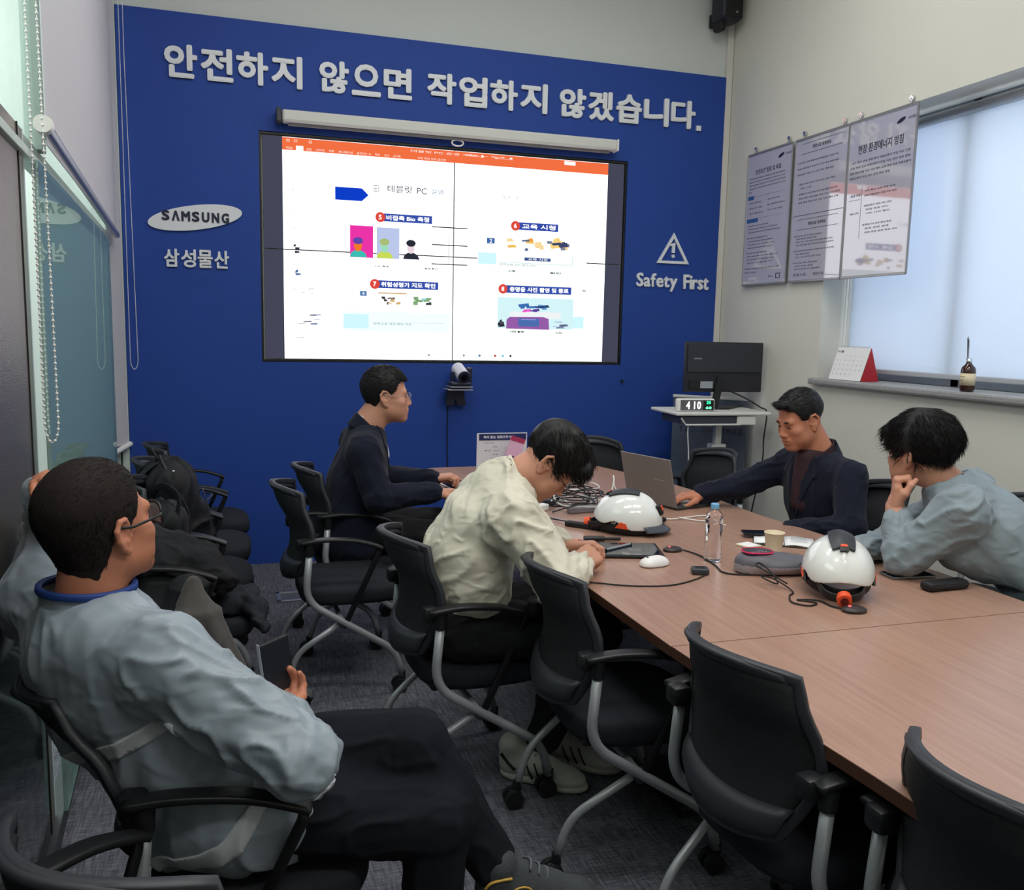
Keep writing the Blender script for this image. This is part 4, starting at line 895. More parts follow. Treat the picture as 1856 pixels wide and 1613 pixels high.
# ------------------------------------------------------------------ conference table
WOOD = wood_mat(); TZ = 0.73
EDGE = mat('dark table edge', (74, 46, 34), 0.45)
tb = thing('conference_table', 'long walnut conference table with rounded far corners', 'table', (0, 0, 0))
def rc(cx, cy, r, a0, a1, n=8): return [(cx + r * math.cos(math.radians(a0 + (a1 - a0) * i / n)), cy + r * math.sin(math.radians(a0 + (a1 - a0) * i / n))) for i in range(n + 1)]
far = [(0.895, -3.838)] + [(0.885, -3.2), (0.835, -2.2), (0.79, -1.5)] + [(0.775, -1.3)] + rc(0.99, -1.05, 0.22, 180, 90) + rc(1.72, -1.05, 0.22, 90, 30)[:] + [(2.05, -1.42), (2.09, -1.8), (2.08, -2.4), (2.12, -2.85), (2.16, -3.4), (2.165, -3.838)]
near = [(0.897, -3.842), (2.165, -3.842), (2.14, -4.6), (2.06, -5.35), (0.98, -5.35), (0.945, -4.55), (0.91, -4.1)]
for nm, P in (('tabletop', far), ('tabletop', near)):
    B().prism(P[::-1], TZ - 0.028, TZ).out(nm, WOOD, tb)
    # darker edge band just proud of the top
    b_ = B(); n_ = len(P)
    for i in range(n_):
        p, q = Vector((*P[i], 0)), Vector((*P[(i + 1) % n_], 0))
        if abs(p.y + 3.84) < .01 and abs(q.y + 3.84) < .01: continue
        d = q - p
        b_.box(((p.x + q.x) / 2, (p.y + q.y) / 2, TZ - 0.0145), (d.length + 0.001, 0.003, 0.027), rot=math.atan2(d.y, d.x))
    b_.out('edge_band', EDGE, tb)
for y in (-1.6, -3.3, -4.7):
    B().box((1.5, y, 0.35), (0.5, 0.05, 0.70), 0.004).box((1.5, y, 0.02), (0.7, 0.35, 0.04), 0.01).out('leg', BLACKM, tb)
B().box((1.5, -3.15, 0.52), (0.03, 3.1, 0.30)).out('modesty_panel', mat('dark panel', (36, 30, 30), 0.6), tb)

# ------------------------------------------------------------------ things on the table
T0 = TZ + 0.0005
def cable(name, label, P, r, m, n=6, group=None): return tag(B().tube(catmull(P, n), r, 6).out(name, m, None, True), label, 'cable', group)
# laptop opposite the camera: its lid back faces left/towards camera
lp = thing('laptop', 'open silver grey laptop in front of the man in the navy blazer', 'laptop', (1.70, -2.10, T0), math.radians(-73))
LAP = mat('laptop grey', (140, 134, 132), 0.42, metal=0.3)
B().box((0, 0.12, 0.008), (0.34, 0.235, 0.014), 0.004).out('base', mat('laptop base', (70, 72, 76), 0.4, metal=.3), lp)
kb = B()
for r_ in range(5):
    for c_ in range(13): kb.box((-0.144 + 0.024 * c_, 0.075 + 0.021 * r_, 0.0162), (0.020, 0.017, 0.0025))
kb_ = kb.out('keys', mat('laptop keys', (196, 196, 196), 0.5), lp)
B().box((0, 0.2, 0.0153), (0.1, 0.055, 0.001)).out('touchpad', mat('touch pad', (150, 150, 152), 0.3), lp)
LR = Matrix.Rotation(math.radians(14), 4, 'X')
B().box((0, -0.03, 0.125), (0.335, 0.007, 0.235), 0.003, rot=LR).out('lid', LAP, lp); B().box((0, -0.0255, 0.127), (0.31, 0.002, 0.205), rot=LR).out('screen', mat('laptop screen', (24, 26, 34), 0.1), lp)
text('print', 'SAMSUNG', (0.08, -0.0357, 0.135), ((-1, 0, 0), (0, 0.24, -0.97), (0, 0.97, 0.24)), 0.012, mat('pale print', (190, 186, 184), 0.3), lp, extrude=0.0003, fit=(0.06, 0.008), res=1)
# helmets
HW = mat('white helmet shell', (226, 228, 226), 0.18, coat=0.6); ORN = mat('orange plastic', (228, 84, 44), 0.4); VIS = mat('smoked visor', (70, 74, 84), 0.15)
def helmet(label, x, y, rz, knob=True, pod=None):
    """front is local +X, worn-way up, rim about 5 cm above the table; shell from a trimmed dome"""
    t = thing('safety_helmet', label, 'helmet', (x, y, T0), rz, 'white safety helmets on the conference table')
    F = Field((-0.17, -0.13, -0.02), (0.19, 0.13, 0.20), 0.0035)
    F.ell((0.0, 0, 0.045), (0.142, 0.110, 0.118), k=0); F.ell((0.01, 0, 0.105), (0.09, 0.034, 0.062), k=0.02)
    F.ell((0.0, 0, 0.10), (0.115, 0.018, 0.066), k=0.012)
    P = F.pts().reshape(*F.n, 3); xs, ys, zs = P[..., 0], P[..., 1], P[..., 2]
    rim = 0.024 + 0.022 * np.clip((-(xs) - 0.02) / 0.12, 0, 1) ** 1.0 + 0.020 * np.exp(-((np.abs(ys) - 0.0) / 0.07) ** 2) * (xs < -0.05) + 0.030 * np.exp(-((xs + 0.035) / 0.035) ** 2) * (np.abs(ys) > 0.05)
    cut = (rim - zs)
    F.F = np.maximum(F.F, cut * 0.8).astype(np.float32); F.ell((0.0, 0, 0.02), (0.13, 0.098, 0.085), k=0.003, op='sub')
    V, Fc = F.mesh(); V = smooth(V, Fc, 1); link('shell', np_mesh('shell', V, Fc), HW, t)
    F = Field((-0.17, -0.13, -0.0), (0.19, 0.13, 0.1), 0.0035)   # rolled lip
    # visor at the front
    def vis(u, v):
        a = math.radians(-58 + 116 * u); r0 = 0.137 + 0.036 * v * (0.6 + 0.4 * math.cos(a)); return (r0 * math.cos(a) * 1.0 + 0.004, (0.108 + 0.012 * v) * math.sin(a) * 1.06, 0.040 - 0.022 * v)
    B().grid(vis, 18, 4, 0.003).out('visor', VIS, t, True)
    dz = lambda x, y: 0.045 + 0.118 * math.sqrt(max(0.0, 1 - (x / 0.142) ** 2 - (y / 0.110) ** 2)) + 0.006 * math.exp(-(y / 0.03) ** 2)
    def cover(u, v): x = -0.075 + 0.125 * u; y = (0.034 + 0.006 * math.sin(PI * u)) * (2 * v - 1); return (x, y, dz(x, y) + 0.009)
    B().grid(cover, 10, 8, 0.008).out('vent_cover', DARKGREY, t, ang=50)
    def clip_(u, v): x = -0.090 + 0.022 * u; y = 0.013 * (2 * v - 1); return (x, y, dz(x, y) + 0.012)
    B().grid(clip_, 2, 2, 0.009).out('vent_clip', BLACK, t)
    def clip2(u, v): x = -0.078 + 0.008 * u; y = 0.010 * (2 * v - 1); return (x, y, dz(x, y) + 0.0135)
    B().grid(clip2, 2, 2, 0.005).out('vent_clip', ORN, t)
    B().box((0.128, 0, 0.098), (0.022, 0.05, 0.044), 0.006, rot=Matrix.Rotation(-0.45, 4, 'Y')).out('lamp_holder', BLACK, t); B().box((0.136, 0, 0.105), (0.012, 0.016, 0.022), 0.003, rot=Matrix.Rotation(-0.45, 4, 'Y')).out('lamp_button', ORN, t)
    for s_ in (-1, 1):
        B().prism([(-0.055, 0.03), (-0.02, 0.066), (0.012, 0.06), (0.030, 0.022), (-0.03, 0.02)], -0.003, 0.004, Matrix.Translation((0, s_ * 0.103, 0)) @ MXZ, bev=0.0015).out('side_clip', BLACK, t)
        B().prism([(-0.036, 0.034), (-0.014, 0.058), (0.008, 0.052), (0.018, 0.03)], -0.002, 0.003, Matrix.Translation((0, s_ * 0.1085, 0)) @ MXZ, bev=0.001).out('side_clip_inlay', ORN, t)
    ln = catmull([(0.12 * math.cos(a), 0.098 * math.sin(a), 0.026 + 0.004 * math.cos(3 * a)) for a in [2 * PI * i / 16 for i in range(16)]], 3, True)
    B().tube(ln, 0, 8, flat=(0.006, 0.034), closed=True).out('head_band', BLACKM, t, True)
    b_ = B()
    for s_ in (-1, 1): b_.tube(catmull([(-0.06, s_ * 0.075, 0.05), (-0.13, s_ * 0.055, 0.03), (-0.155, s_ * 0.02, 0.024), (-0.155, 0, 0.024)], 4), 0, 8, flat=(0.006, 0.026))
    b_.out('rear_strap', BLACK, t, True)
    B().cyl((-0.152, 0, 0.026), (-0.176, 0, 0.024), 0.023, 0.021, n=26).out('adjuster_knob', ORN, t, ang=40); B().cyl((-0.174, 0, 0.024), (-0.178, 0, 0.024), 0.012, n=20).out('knob_centre', mat('dark red', (90, 22, 18), 0.4), t)
    return t
helmet('white safety helmet facing right beside the tablet, orange clip on its side', 1.345, -2.59, math.radians(-32))
h2 = helmet('white safety helmet seen from behind with an orange adjuster knob', 1.640, -3.53, math.radians(60))
h2.rotation_euler = (0, math.radians(-8), math.radians(60)); h2.location.z = TZ + 0.024
# bottle
bt = thing('water_bottle', 'clear plastic water bottle with a pale blue cap', 'bottle', (1.45, -3.09, T0))
PET = mat('clear bottle plastic', (250, 252, 255), 0.03, trans=1, ior=1.33)
prof = [(0.026, 0.0), (0.030, 0.003), (0.031, 0.012)]
for i in range(14): z = 0.02 + 0.0085 * i; prof += [(0.0315, z), (0.0295, z + 0.004)]
prof += [(0.0315, 0.142), (0.0315, 0.156), (0.028, 0.170), (0.018, 0.184), (0.0125, 0.190), (0.0125, 0.196)]
B().lathe(prof, n=28).out('bottle', PET, bt, True); B().lathe([(0.0145, 0.191), (0.0148, 0.193), (0.0148, 0.207), (0.013, 0.209)], n=28).out('cap', mat('pale blue cap', (120, 180, 222), 0.4), bt, ang=40)
cp = thing('paper_cup', 'cream paper cup behind the speakerphone', 'cup', (1.71, -3.08, T0))
CUPM = mat('cream paper', (226, 214, 186), 0.7)
B().lathe([(0.026, 0.0), (0.0265, 0.004), (0.036, 0.086), (0.0375, 0.088), (0.036, 0.0895), (0.0345, 0.087), (0.0255, 0.006), (0.0, 0.006)], n=32).out('cup', CUPM, cp, True)
B().tube([(0.0365 * math.cos(2 * PI * i / 32), 0.0365 * math.sin(2 * PI * i / 32), 0.088) for i in range(32)], 0.0016, 6, closed=True).out('rolled_rim', CUPM, cp, True)
# speakerphone
sk = thing('speakerphone', 'grey oval conference speakerphone with a red-lit rim', 'speakerphone', (1.585, -3.275, T0), math.radians(-14))
F = Field((-0.16, -0.10, -0.01), (0.16, 0.10, 0.09), 0.003); F.ell((0, 0, 0.030), (0.135, 0.075, 0.036), k=0); F.ell((-0.06, 0, 0.045), (0.072, 0.056, 0.030), k=0.02); F.cone((-0.09, 0, 0.01), (0.09, 0, 0.01), 0.05, 0.04, 0.02)
P = F.pts().reshape(*F.n, 3); F.F = np.maximum(F.F, (0.004 - P[..., 2])).astype(np.float32); V, Fc = F.mesh(); V = smooth(V, Fc, 2)
me = np_mesh('housing', V, Fc); o_ = link('housing', me, mat('speaker grey', (92, 90, 98), 0.45), sk); me.materials.append(mat('speaker base pinkish grey', (150, 140, 146), 0.4))
for p_ in me.polygons: p_.material_index = 1 if p_.center.z < 0.032 else 0
pad = [( -0.065 + 0.052 * math.copysign(abs(math.cos(t)) ** .8, math.cos(t)), 0.040 * math.copysign(abs(math.sin(t)) ** .8, math.sin(t)), 0.0745) for t in [2 * PI * i / 36 for i in range(36)]]
B().prism([(p[0], p[1]) for p in pad], 0.060, 0.0755).out('touch_pad', mat('dark touch pad', (34, 30, 52), 0.12), sk); B().tube(pad, 0.0022, 6, closed=True).out('light_ring', emitter('red light', (220, 56, 96), 0.9), sk)
for i in range(5): B().cyl((-0.09 + 0.012 * i, -0.026 + 0.002 * i, 0.0755), (-0.09 + 0.012 * i, -0.026 + 0.002 * i, 0.0762), 0.0035, n=10).out('button', mat('button grey', (150, 150, 160), 0.4), sk)
# extension microphones
def pod(label, x, y, rz):
    t = thing('microphone_pod', label, 'microphone', (x, y, T0), rz, 'extension microphones of the speakerphone')
    B().lathe([(0.030, 0.0), (0.034, 0.004), (0.033, 0.009), (0.024, 0.014), (0.0, 0.016)], n=28, M=Matrix.Diagonal((1.15, 0.9, 1, 1))).out('housing', mat('pod dark', (54, 46, 48), 0.4), t, True)
    B().cyl((-0.012, 0.004, 0.013), (-0.012, 0.004, 0.0165), 0.005, n=12).out('light', emitter('red led', (255, 90, 90), 2.5), t)
pod('dark oval microphone pod with a red light beside the tablet', 1.375, -2.93, 0.2); pod('dark oval microphone pod with a red light in front of the rear-facing helmet', 1.565, -3.71, -0.1)
cable('cable', 'black cable from the pod by the tablet to the speakerphone', [(1.41, -2.945, TZ + .006), (1.435, -3.03, TZ + .004), (1.42, -3.16, TZ + .004), (1.40, -3.25, TZ + .004), (1.45, -3.29, TZ + .004), (1.53, -3.30, TZ + .01)], 0.003, BLACKM)
ad = thing('adapter', 'small black square adapter on the table near the bottle', 'adapter', (1.318, -3.235, T0), -0.35); B().box((0, 0, 0.011), (0.058, 0.046, 0.022), 0.006, 3).out('housing', DARKGREY, ad, ang=40); B().box((0, 0, 0.023), (0.03, 0.02, 0.001)).out('label', BLACKM, ad)
cable('cable', 'long thin black cable trailing from the adapter over the near table edge', [(1.345, -3.245, TZ + .006), (1.27, -3.30, TZ + .004), (1.15, -3.345, TZ + .003), (1.02, -3.32, TZ + .003), (0.915, -3.262, TZ + .004), (0.882, -3.25, TZ - .002), (0.876, -3.248, TZ - 0.12), (0.89, -3.24, TZ - .3)], 0.0026, BLACKM)
cable('cable', 'looped black cable coil beside the rear-facing helmet', [(1.50, -3.47, TZ + .02), (1.455, -3.42, TZ + .05), (1.44, -3.38, TZ + .06), (1.47, -3.36, TZ + .06), (1.49, -3.40, TZ + .035), (1.47, -3.46, TZ + .02), (1.44, -3.44, TZ + .03), (1.45, -3.40, TZ + .03), (1.49, -3.42, TZ + .02), (1.50, -3.50, TZ + .004), (1.46, -3.54, TZ + .004), (1.43, -3.60, TZ + .004), (1.46, -3.64, TZ + .004), (1.50, -3.62, TZ + .004), (1.46, -3.58, TZ + .004), (1.52, -3.60, TZ + .004), (1.525, -3.66, TZ + .004), (1.545, -3.70, TZ + .005)], 0.0026, BLACKM)
# mouse
ms = thing('computer_mouse', 'white computer mouse on the table by the tablet', 'mouse', (1.213, -3.105, T0), math.radians(8))
F = Field((-0.065, -0.045, -0.004), (0.065, 0.045, 0.045), 0.0025); F.ell((0.006, 0, 0.006), (0.052, 0.031, 0.030)); F.ell((-0.03, 0, 0.006), (0.028, 0.027, 0.02), k=0.02)
P = F.pts().reshape(*F.n, 3); F.F = np.maximum(F.F, 0.001 - P[..., 2]).astype(np.float32); V, Fc = F.mesh(); V = smooth(V, Fc, 2); link('body', np_mesh('body', V, Fc), mat('mouse white', (232, 230, 230), 0.3), ms)
B().cyl((-0.028, -0.004, 0.027), (-0.028, 0.004, 0.027), 0.007, n=16).out('scroll_wheel', DARKGREY, ms); B().box((-0.03, 0, 0.0255), (0.03, 0.0012, 0.003)).out('button_gap', STEELT, ms)
# tablet with pen, phones, notebook, case
tbz = thing('tablet', 'black tablet computer lying flat on the table beside the man in the cream jacket', 'tablet', (1.175, -2.90, T0), math.radians(-16))
B().box((0, 0, 0.006), (0.30, 0.20, 0.011), 0.004).out('case', BLACKM, tbz); B().box((0, 0, 0.0118), (0.275, 0.178, 0.001)).out('screen', mat('dark glass', (18, 22, 34), 0.06), tbz)
def pen(label, a, b_, r, m, m2, name='pen'):
    a = Vector(a); b_ = Vector(b_); t = thing(name, label, 'pen', a); d = b_ - a
    B().cyl((0, 0, 0), d * 0.86, r, n=12).out('barrel', m, t, ang=40); B().cyl(d * 0.86, d, r, r * 0.25, n=12).out('tip', m2, t, ang=40); B().cyl(-d * 0.02, d * 0.02, r * 1.1, n=12).out('cap', m2, t, ang=40)
pen('grey stylus lying across the black tablet', (1.235, -2.86, TZ + 0.0172), (1.09, -2.93, TZ + 0.0172), 0.0045, mat('stylus grey', (158, 166, 170), 0.35, metal=.4), BLACKM)
mp_ = thing('marker', 'thick black marker with a rounded grip lying behind the tablet', 'pen', (1.16, -2.735, T0), math.radians(-8))
B().cyl((-0.06, 0, 0.012), (0.02, 0, 0.012), 0.012, 0.011, n=16).out('grip', BLACK, mp_, ang=40); B().cyl((0.02, 0, 0.011), (0.085, 0, 0.010), 0.007, n=14).out('barrel', BLACK, mp_, ang=40)
pen('thin orange and red pencil pointing to the hands of the man in the cream jacket', (0.93, -2.72, TZ + 0.012), (1.09, -2.745, TZ + 0.012), 0.004, mat('orange pencil', (226, 140, 70), 0.5), mat('pencil red', (170, 70, 60), 0.5), 'pencil')
def phone(label, x, y, rz, w_=0.072, l_=0.15, z=T0, m=None):
    t = thing('smartphone', label, 'phone', (x, y, z), rz)
    B().box((0, 0, 0.0045), (l_, w_, 0.008), 0.003).out('body', m or mat('phone frame', (120, 122, 126), 0.3, metal=.6), t); B().box((0, 0, 0.0088), (l_ * 0.96, w_ * 0.93, 0.0008)).out('screen', mat('dark glass', (18, 22, 34), 0.06), t)
    B().cyl((l_ * 0.42, 0, 0.009), (l_ * 0.42, 0, 0.0095), 0.002, n=8).out('lens', BLACKM, t)
phone('smartphone lying face up under the elbow of the man leaning on the table', 2.01, -3.425, -0.09, 0.08, 0.165)
cs = thing('glasses_case', 'long black glasses case lying at the far table edge', 'case', (2.015, -3.585, T0), math.radians(2)); B().box((0, 0, 0.016), (0.165, 0.052, 0.030), 0.012, 4).out('body', BLACKM, cs, ang=40); B().box((0, -0.0262, 0.017), (0.155, 0.0015, 0.002)).out('seam', DARKGREY, cs)
nb = thing('notebook', 'open white notebook with a dark cover behind the paper cup', 'notebook', (1.875, -2.905, T0), math.radians(-33))
B().box((0, 0, 0.003), (0.235, 0.165, 0.005), 0.001).out('cover', mat('dark cover', (60, 56, 52), 0.6), nb)
for s_ in (-1, 1): B().grid(lambda u, v: (s_ * (0.002 + 0.112 * u), -0.078 + 0.156 * v, 0.0062 + 0.007 * math.sin(PI * min(1, u * 1.3)) * (1 - u * .6)), 6, 1, 0.003).out('page', WHITE, nb, True)
for i in range(7): B().box((0.055, 0.055 - 0.016 * i, 0.0145 - 0.0001 * i), (0.07 - 0.008 * (i % 3), 0.001, 0.0006)).out('handwriting', INKP, nb)
phone('black smartphone resting on the far page of the notebook', 1.825, -2.80, math.radians(-20), 0.066, 0.125, T0 + 0.012, BLACKM)
sn_ = thing('sticky_pad', 'small cream card partly under the notebook behind the paper cup', 'card', (1.70, -2.93, T0), 0.3); B().box((0, 0, 0.004), (0.07, 0.07, 0.006), 0.001).out('pad', CUPM, sn_); B().box((0, 0, 0.0075), (0.06, 0.06, 0.0008)).out('top_sheet', WHITE, sn_)
rm = thing('remote_control', 'long black remote control between the laptop and the helmet facing right', 'remote', (1.50, -2.475, T0), math.radians(14)); B().box((0, 0, 0.011), (0.17, 0.042, 0.019), 0.008, 3).out('body', BLACKM, rm, ang=40)
for i in range(6):
    for j in (-1, 0, 1): B().box((-0.06 + 0.02 * i, 0.011 * j, 0.0212), (0.009, 0.007, 0.0014), 0.0005).out('button', DARKGREY, rm)
cable('cable', 'white charging cable running from the laptop across the table', [(1.40, -2.33, TZ + .004), (1.52, -2.37, TZ + .004), (1.62, -2.44, TZ + .006), (1.72, -2.42, TZ + .006), (1.82, -2.40, TZ + .004), (1.86, -2.46, TZ + .004)], 0.003, WPLAST); cable('cable', 'second white cable crossing the first near the laptop corner', [(1.66, -2.44, TZ + .012), (1.72, -2.48, TZ + .005), (1.78, -2.53, TZ + .004), (1.80, -2.60, TZ + .004)], 0.003, WPLAST)
# tangle of cables, adapters
rt = random.Random(11)
BLUEG = mat('blue grey plug', (110, 150, 178), 0.5)
for k in range(9):
    cx, cy = 1.36 + rt.uniform(-.10, .10), -2.05 + rt.uniform(-.16, .14); P = []
    a0 = rt.uniform(0, 6.28); rr = rt.uniform(0.05, 0.11)
    for i in range(11): a = a0 + i * 0.95; P.append((cx + rr * math.cos(a) * (1 + .2 * rt.random()), cy + rr * math.sin(a) * 1.2, TZ + 0.006 + 0.008 * k * .8 + 0.03 * rt.random()))
    P[0] = (P[0][0], P[0][1], TZ + .004)
    m_, c_ = ((WPLAST, 'white'), (BLACKM, 'black'), (DARKGREY, 'grey'))[k % 3]
    cable('cable', c_ + ' cable of the tangled heap behind the helmet facing right', P, 0.0033, m_, 5, 'tangled cables in the middle of the table, ' + c_)
cable('cable', 'white cable sticking up out of the tangled heap', [(1.40, -2.1, TZ + .02), (1.47, -2.12, TZ + .06), (1.50, -2.10, TZ + .12), (1.505, -2.08, TZ + .14), (1.515, -2.09, TZ + .08), (1.55, -2.16, TZ + .03), (1.56, -2.2, TZ + .004)], 0.0033, WPLAST, 5)
for i, (x, y, rz, sz, m_, lb_) in enumerate(((1.13, -2.13, 0.4, (0.07, 0.045, 0.03), WPLAST, 'white plug block at the left of the cable heap'), (1.19, -2.02, -0.3, (0.08, 0.05, 0.03), NAV, 'dark navy adapter in the cable heap'), (1.30, -2.20, 0.1, (0.13, 0.045, 0.028), mat('silver hub', (136, 136, 142), 0.4), 'silver port hub in front of the cable heap'), (1.25, -1.93, 0.7, (0.10, 0.05, 0.03), BLACKM, 'black adapter at the back of the cable heap'), (1.19, -2.50, -0.8, (0.16, 0.035, 0.022), BLACKM, 'black cable clamp bar left of the helmet facing right'))):
    t = thing('adapter', lb_, 'adapter', (x, y, T0), rz); B().box((0, 0, sz[2] / 2), sz, 0.006, 2).out('housing', m_, t); B().box((sz[0] / 2 + 0.006, 0, sz[2] / 2), (0.012, sz[1] * .5, sz[2] * .5), 0.002).out('plug', BLUEG if i in (0, 4) else DARKGREY, t)
cable('cable', 'thin black cable curving from the cable heap to the man in the cream jacket', [(1.15, -2.47, TZ + .02), (1.09, -2.33, TZ + .01), (1.02, -2.27, TZ + .005), (0.95, -2.33, TZ + .004), (0.93, -2.42, TZ + .004)], 0.0026, BLACKM)
cable('cable', 'grey cable running from the plug block to the black clamp bar', [(1.07, -2.1, TZ + .02), (1.1, -2.25, TZ + .01), (1.15, -2.4, TZ + .01), (1.22, -2.55, TZ + .012)], 0.003, STEELT)
# notice in an acrylic stand and the pink card in front of it
nt_ = thing('table_notice', 'printed notice with a navy header in a clear stand at the far table end', 'sign', (1.255, -1.10, T0), 0.02)
B().box((0, 0, 0.118), (0.297, 0.004, 0.225), 0.001).out('sheet', mat('notice paper', (214, 214, 220), 0.35), nt_); B().box((0.003, -0.003, 0.208), (0.278, 0.002, 0.036)).out('header', mat('navy header', (34, 42, 96), 0.4), nt_)
B().box((0, 0.03, 0.004), (0.297, 0.08, 0.005), 0.001).out('stand_foot', mat('clear acrylic', (235, 240, 245), 0.05, alpha=0.4), nt_)
text('print', '회의 없는 집중근무시간', (-0.02, -0.0045, 0.208), WALL_XZ, 0.02, LETTER, nt_, extrude=0.0001, bold=0.0006, fit=(0.18, 0.016), res=2)
for i, (a, b_) in enumerate(((-0.11, -0.065), (-0.06, -0.045), (-0.11, -0.03), (-0.06, -0.04), (-0.07, -0.045), (-0.11, 0.0))): text('print', ('업무시간', '안전', '회의 시간', '교육', '현장', '회의 안전')[i], ((a + b_) / 2 + .01, -0.0025, 0.175 - 0.022 * i), WALL_XZ, 0.01, INKP, nt_, extrude=0.0001, fit=(abs(b_ - a) + .01, 0.007), res=1)
pk = thing('pink_card', 'tilted pink card with a red header leaning in front of the notice', 'card', (1.30, -1.17, T0), -0.1)
PR = Matrix.Rotation(0.30, 4, 'Y'); B().box((0, 0, 0.115), (0.085, 0.004, 0.20), 0.001, rot=PR).out('card', mat('pink card', (220, 176, 206), 0.5), pk); B().box((0.026, -0.003, 0.20), (0.082, 0.002, 0.026), rot=PR).out('header', mat('crimson', (168, 50, 90), 0.5), pk); B().sph((-0.002, -0.003, 0.10), 0.008, (1, .2, 1.3)).out('figure', mat('plum print', (90, 40, 90), 0.5), pk); B().box((-0.02, 0.01, 0.01), (0.08, 0.05, 0.018), 0.003).out('card_base', WPLAST, pk)
kbd = thing('tablet', 'slim white-edged tablet under the hands of the man in the navy coat', 'tablet', (0.93, -1.45, T0), 0.1); B().box((0, 0, 0.004), (0.18, 0.24, 0.008), 0.003).out('case', WPLAST, kbd); B().box((0, 0, 0.0085), (0.165, 0.225, 0.001)).out('screen', mat('dark glass', (18, 22, 34), 0.06), kbd)
# ------------------------------------------------------------------ people
SKIN = mat('skin', (196, 142, 118), 0.5, spec=0.35, bump=0.06, bscale=300, var=0.05, vscale=14, sss=0.12)
SKIN2 = mat('tanned skin', (188, 124, 97), 0.5, spec=0.35, bump=0.06, bscale=300, var=0.05, vscale=14, sss=0.12)
LIP = mat('lips', (164, 98, 88), 0.45); HAIRM = mat('black hair', (27, 25, 27), 0.5, spec=0.3, bump=0.12, bscale=160); EYEM = mat('dark eye', (28, 20, 18), 0.15); BROW = mat('eyebrow', (44, 34, 32), 0.8)
def local(R, c, s_=1.0):
    R = np.array(R); c = np.array(c, float)
    return lambda *p: c + s_ * (R @ np.array(p, float))
def np_join(parts):
    VV, FF, n = [], [], 0
    for V, Fc in parts: VV.append(V); FF.append(Fc + n); n += len(V)
    return np.concatenate(VV), np.concatenate(FF)
def head_field(R, c, s_, neck_to, fat=1.0, h=0.0034, neck_r=0.056):
    L = local(R, c, s_); c = np.array(c, float); nk = np.array(neck_to, float)
    lo = np.minimum(c - 0.16 * s_, nk - 0.08); hi = np.maximum(c + 0.17 * s_, nk + 0.08); F = Field(lo, hi, h)
    E = lambda p, r, k=0.012, op='add': F.ell(L(*p), np.array(r) * s_, R, k * s_, op)
    K = lambda a, b, ra, rb, k=0.008, op='add': F.cone(L(*a), L(*b), ra * s_, rb * s_, k * s_, op)
    E((0, -0.014, 0.040), (0.074, 0.094, 0.082), 0)
    E((0, 0.022, -0.025), (0.064 * fat, 0.066, 0.082), 0.03)
    E((0, 0.036, -0.070), (0.050 * fat, 0.050, 0.036), 0.03)
    K((-0.045 * fat, 0.006, -0.055), (-0.022, 0.066, -0.092), 0.020, 0.018, 0.02); K((0.045 * fat, 0.006, -0.055), (0.022, 0.066, -0.092), 0.020, 0.018, 0.02)
    E((0, 0.072, -0.094), (0.022, 0.018, 0.016), 0.02)
    for x in (-1, 1):
        E((0.043 * x * fat, 0.058, -0.022), (0.024, 0.022, 0.020), 0.02)                      # cheekbone
        E((0.040 * x * fat, 0.048, -0.055), (0.022, 0.026, 0.026), 0.02)
    K((-0.038, 0.074, 0.022), (0.038, 0.074, 0.022), 0.012, 0.012, 0.014)                # brow
    for x in (-1, 1): E((0.031 * x, 0.094, 0.002), (0.019, 0.014, 0.011), 0.010, 'sub')
    for x in (-1, 1): E((0.031 * x, 0.071, 0.001), (0.0155, 0.0125, 0.0105), 0.004)       # lidded eye
    K((0, 0.083, 0.014), (0, 0.098, -0.026), 0.0075, 0.0120, 0.010); E((0, 0.099, -0.029), (0.0145, 0.0125, 0.011), 0.006)
    for x in (-1, 1): E((0.0125 * x, 0.093, -0.034), (0.0085, 0.010, 0.0075), 0.005); E((0.007 * x, 0.101, -0.041), (0.0038, 0.0055, 0.004), 0.002, 'sub')
    E((0, 0.084, -0.060), (0.030, 0.014, 0.017), 0.014)
    K((-0.020, 0.087, -0.056), (0.020, 0.087, -0.056), 0.0055, 0.0055, 0.005); K((-0.016, 0.087, -0.069), (0.016, 0.087, -0.069), 0.0065, 0.0065, 0.005)
    K((-0.022, 0.0945, -0.0625), (0.022, 0.0945, -0.0625), 0.0028, 0.0028, 0.003, 'sub')
    for x in (-1, 1):                                                                       # ears
        E((0.072 * x, -0.012, -0.006), (0.012, 0.018, 0.028), 0.008)
        P = [(0.073, 0.004, 0.012), (0.078, -0.004, 0.026), (0.083, -0.020, 0.028), (0.085, -0.031, 0.012), (0.083, -0.028, -0.008), (0.078, -0.016, -0.026), (0.075, -0.006, -0.036), (0.073, 0.0, -0.026)]
        P = [L(p[0] * x, p[1], p[2]) for p in P]
        for a, b in zip(P, P[1:]): F.cone(a, b, 0.0052 * s_, 0.0052 * s_, 0.003)
        F.ell(L(0.075 * x, -0.006, -0.033), np.array((0.006, 0.008, 0.009)) * s_, R, 0.004)
        F.ell(L(0.086 * x, -0.012, 0.004), np.array((0.008, 0.010, 0.015)) * s_, R, 0.003, 'sub'); F.ell(L(0.084 * x, -0.002, -0.006), np.array((0.007, 0.006, 0.009)) * s_, R, 0.003, 'sub')
        F.ell(L(0.076 * x, 0.006, -0.008), np.array((0.004, 0.004, 0.006)) * s_, R, 0.002)
    F.cone(L(0, -0.020, -0.035), nk, neck_r * s_, neck_r * 1.12 * s_, 0.028 * s_)
    return F, L
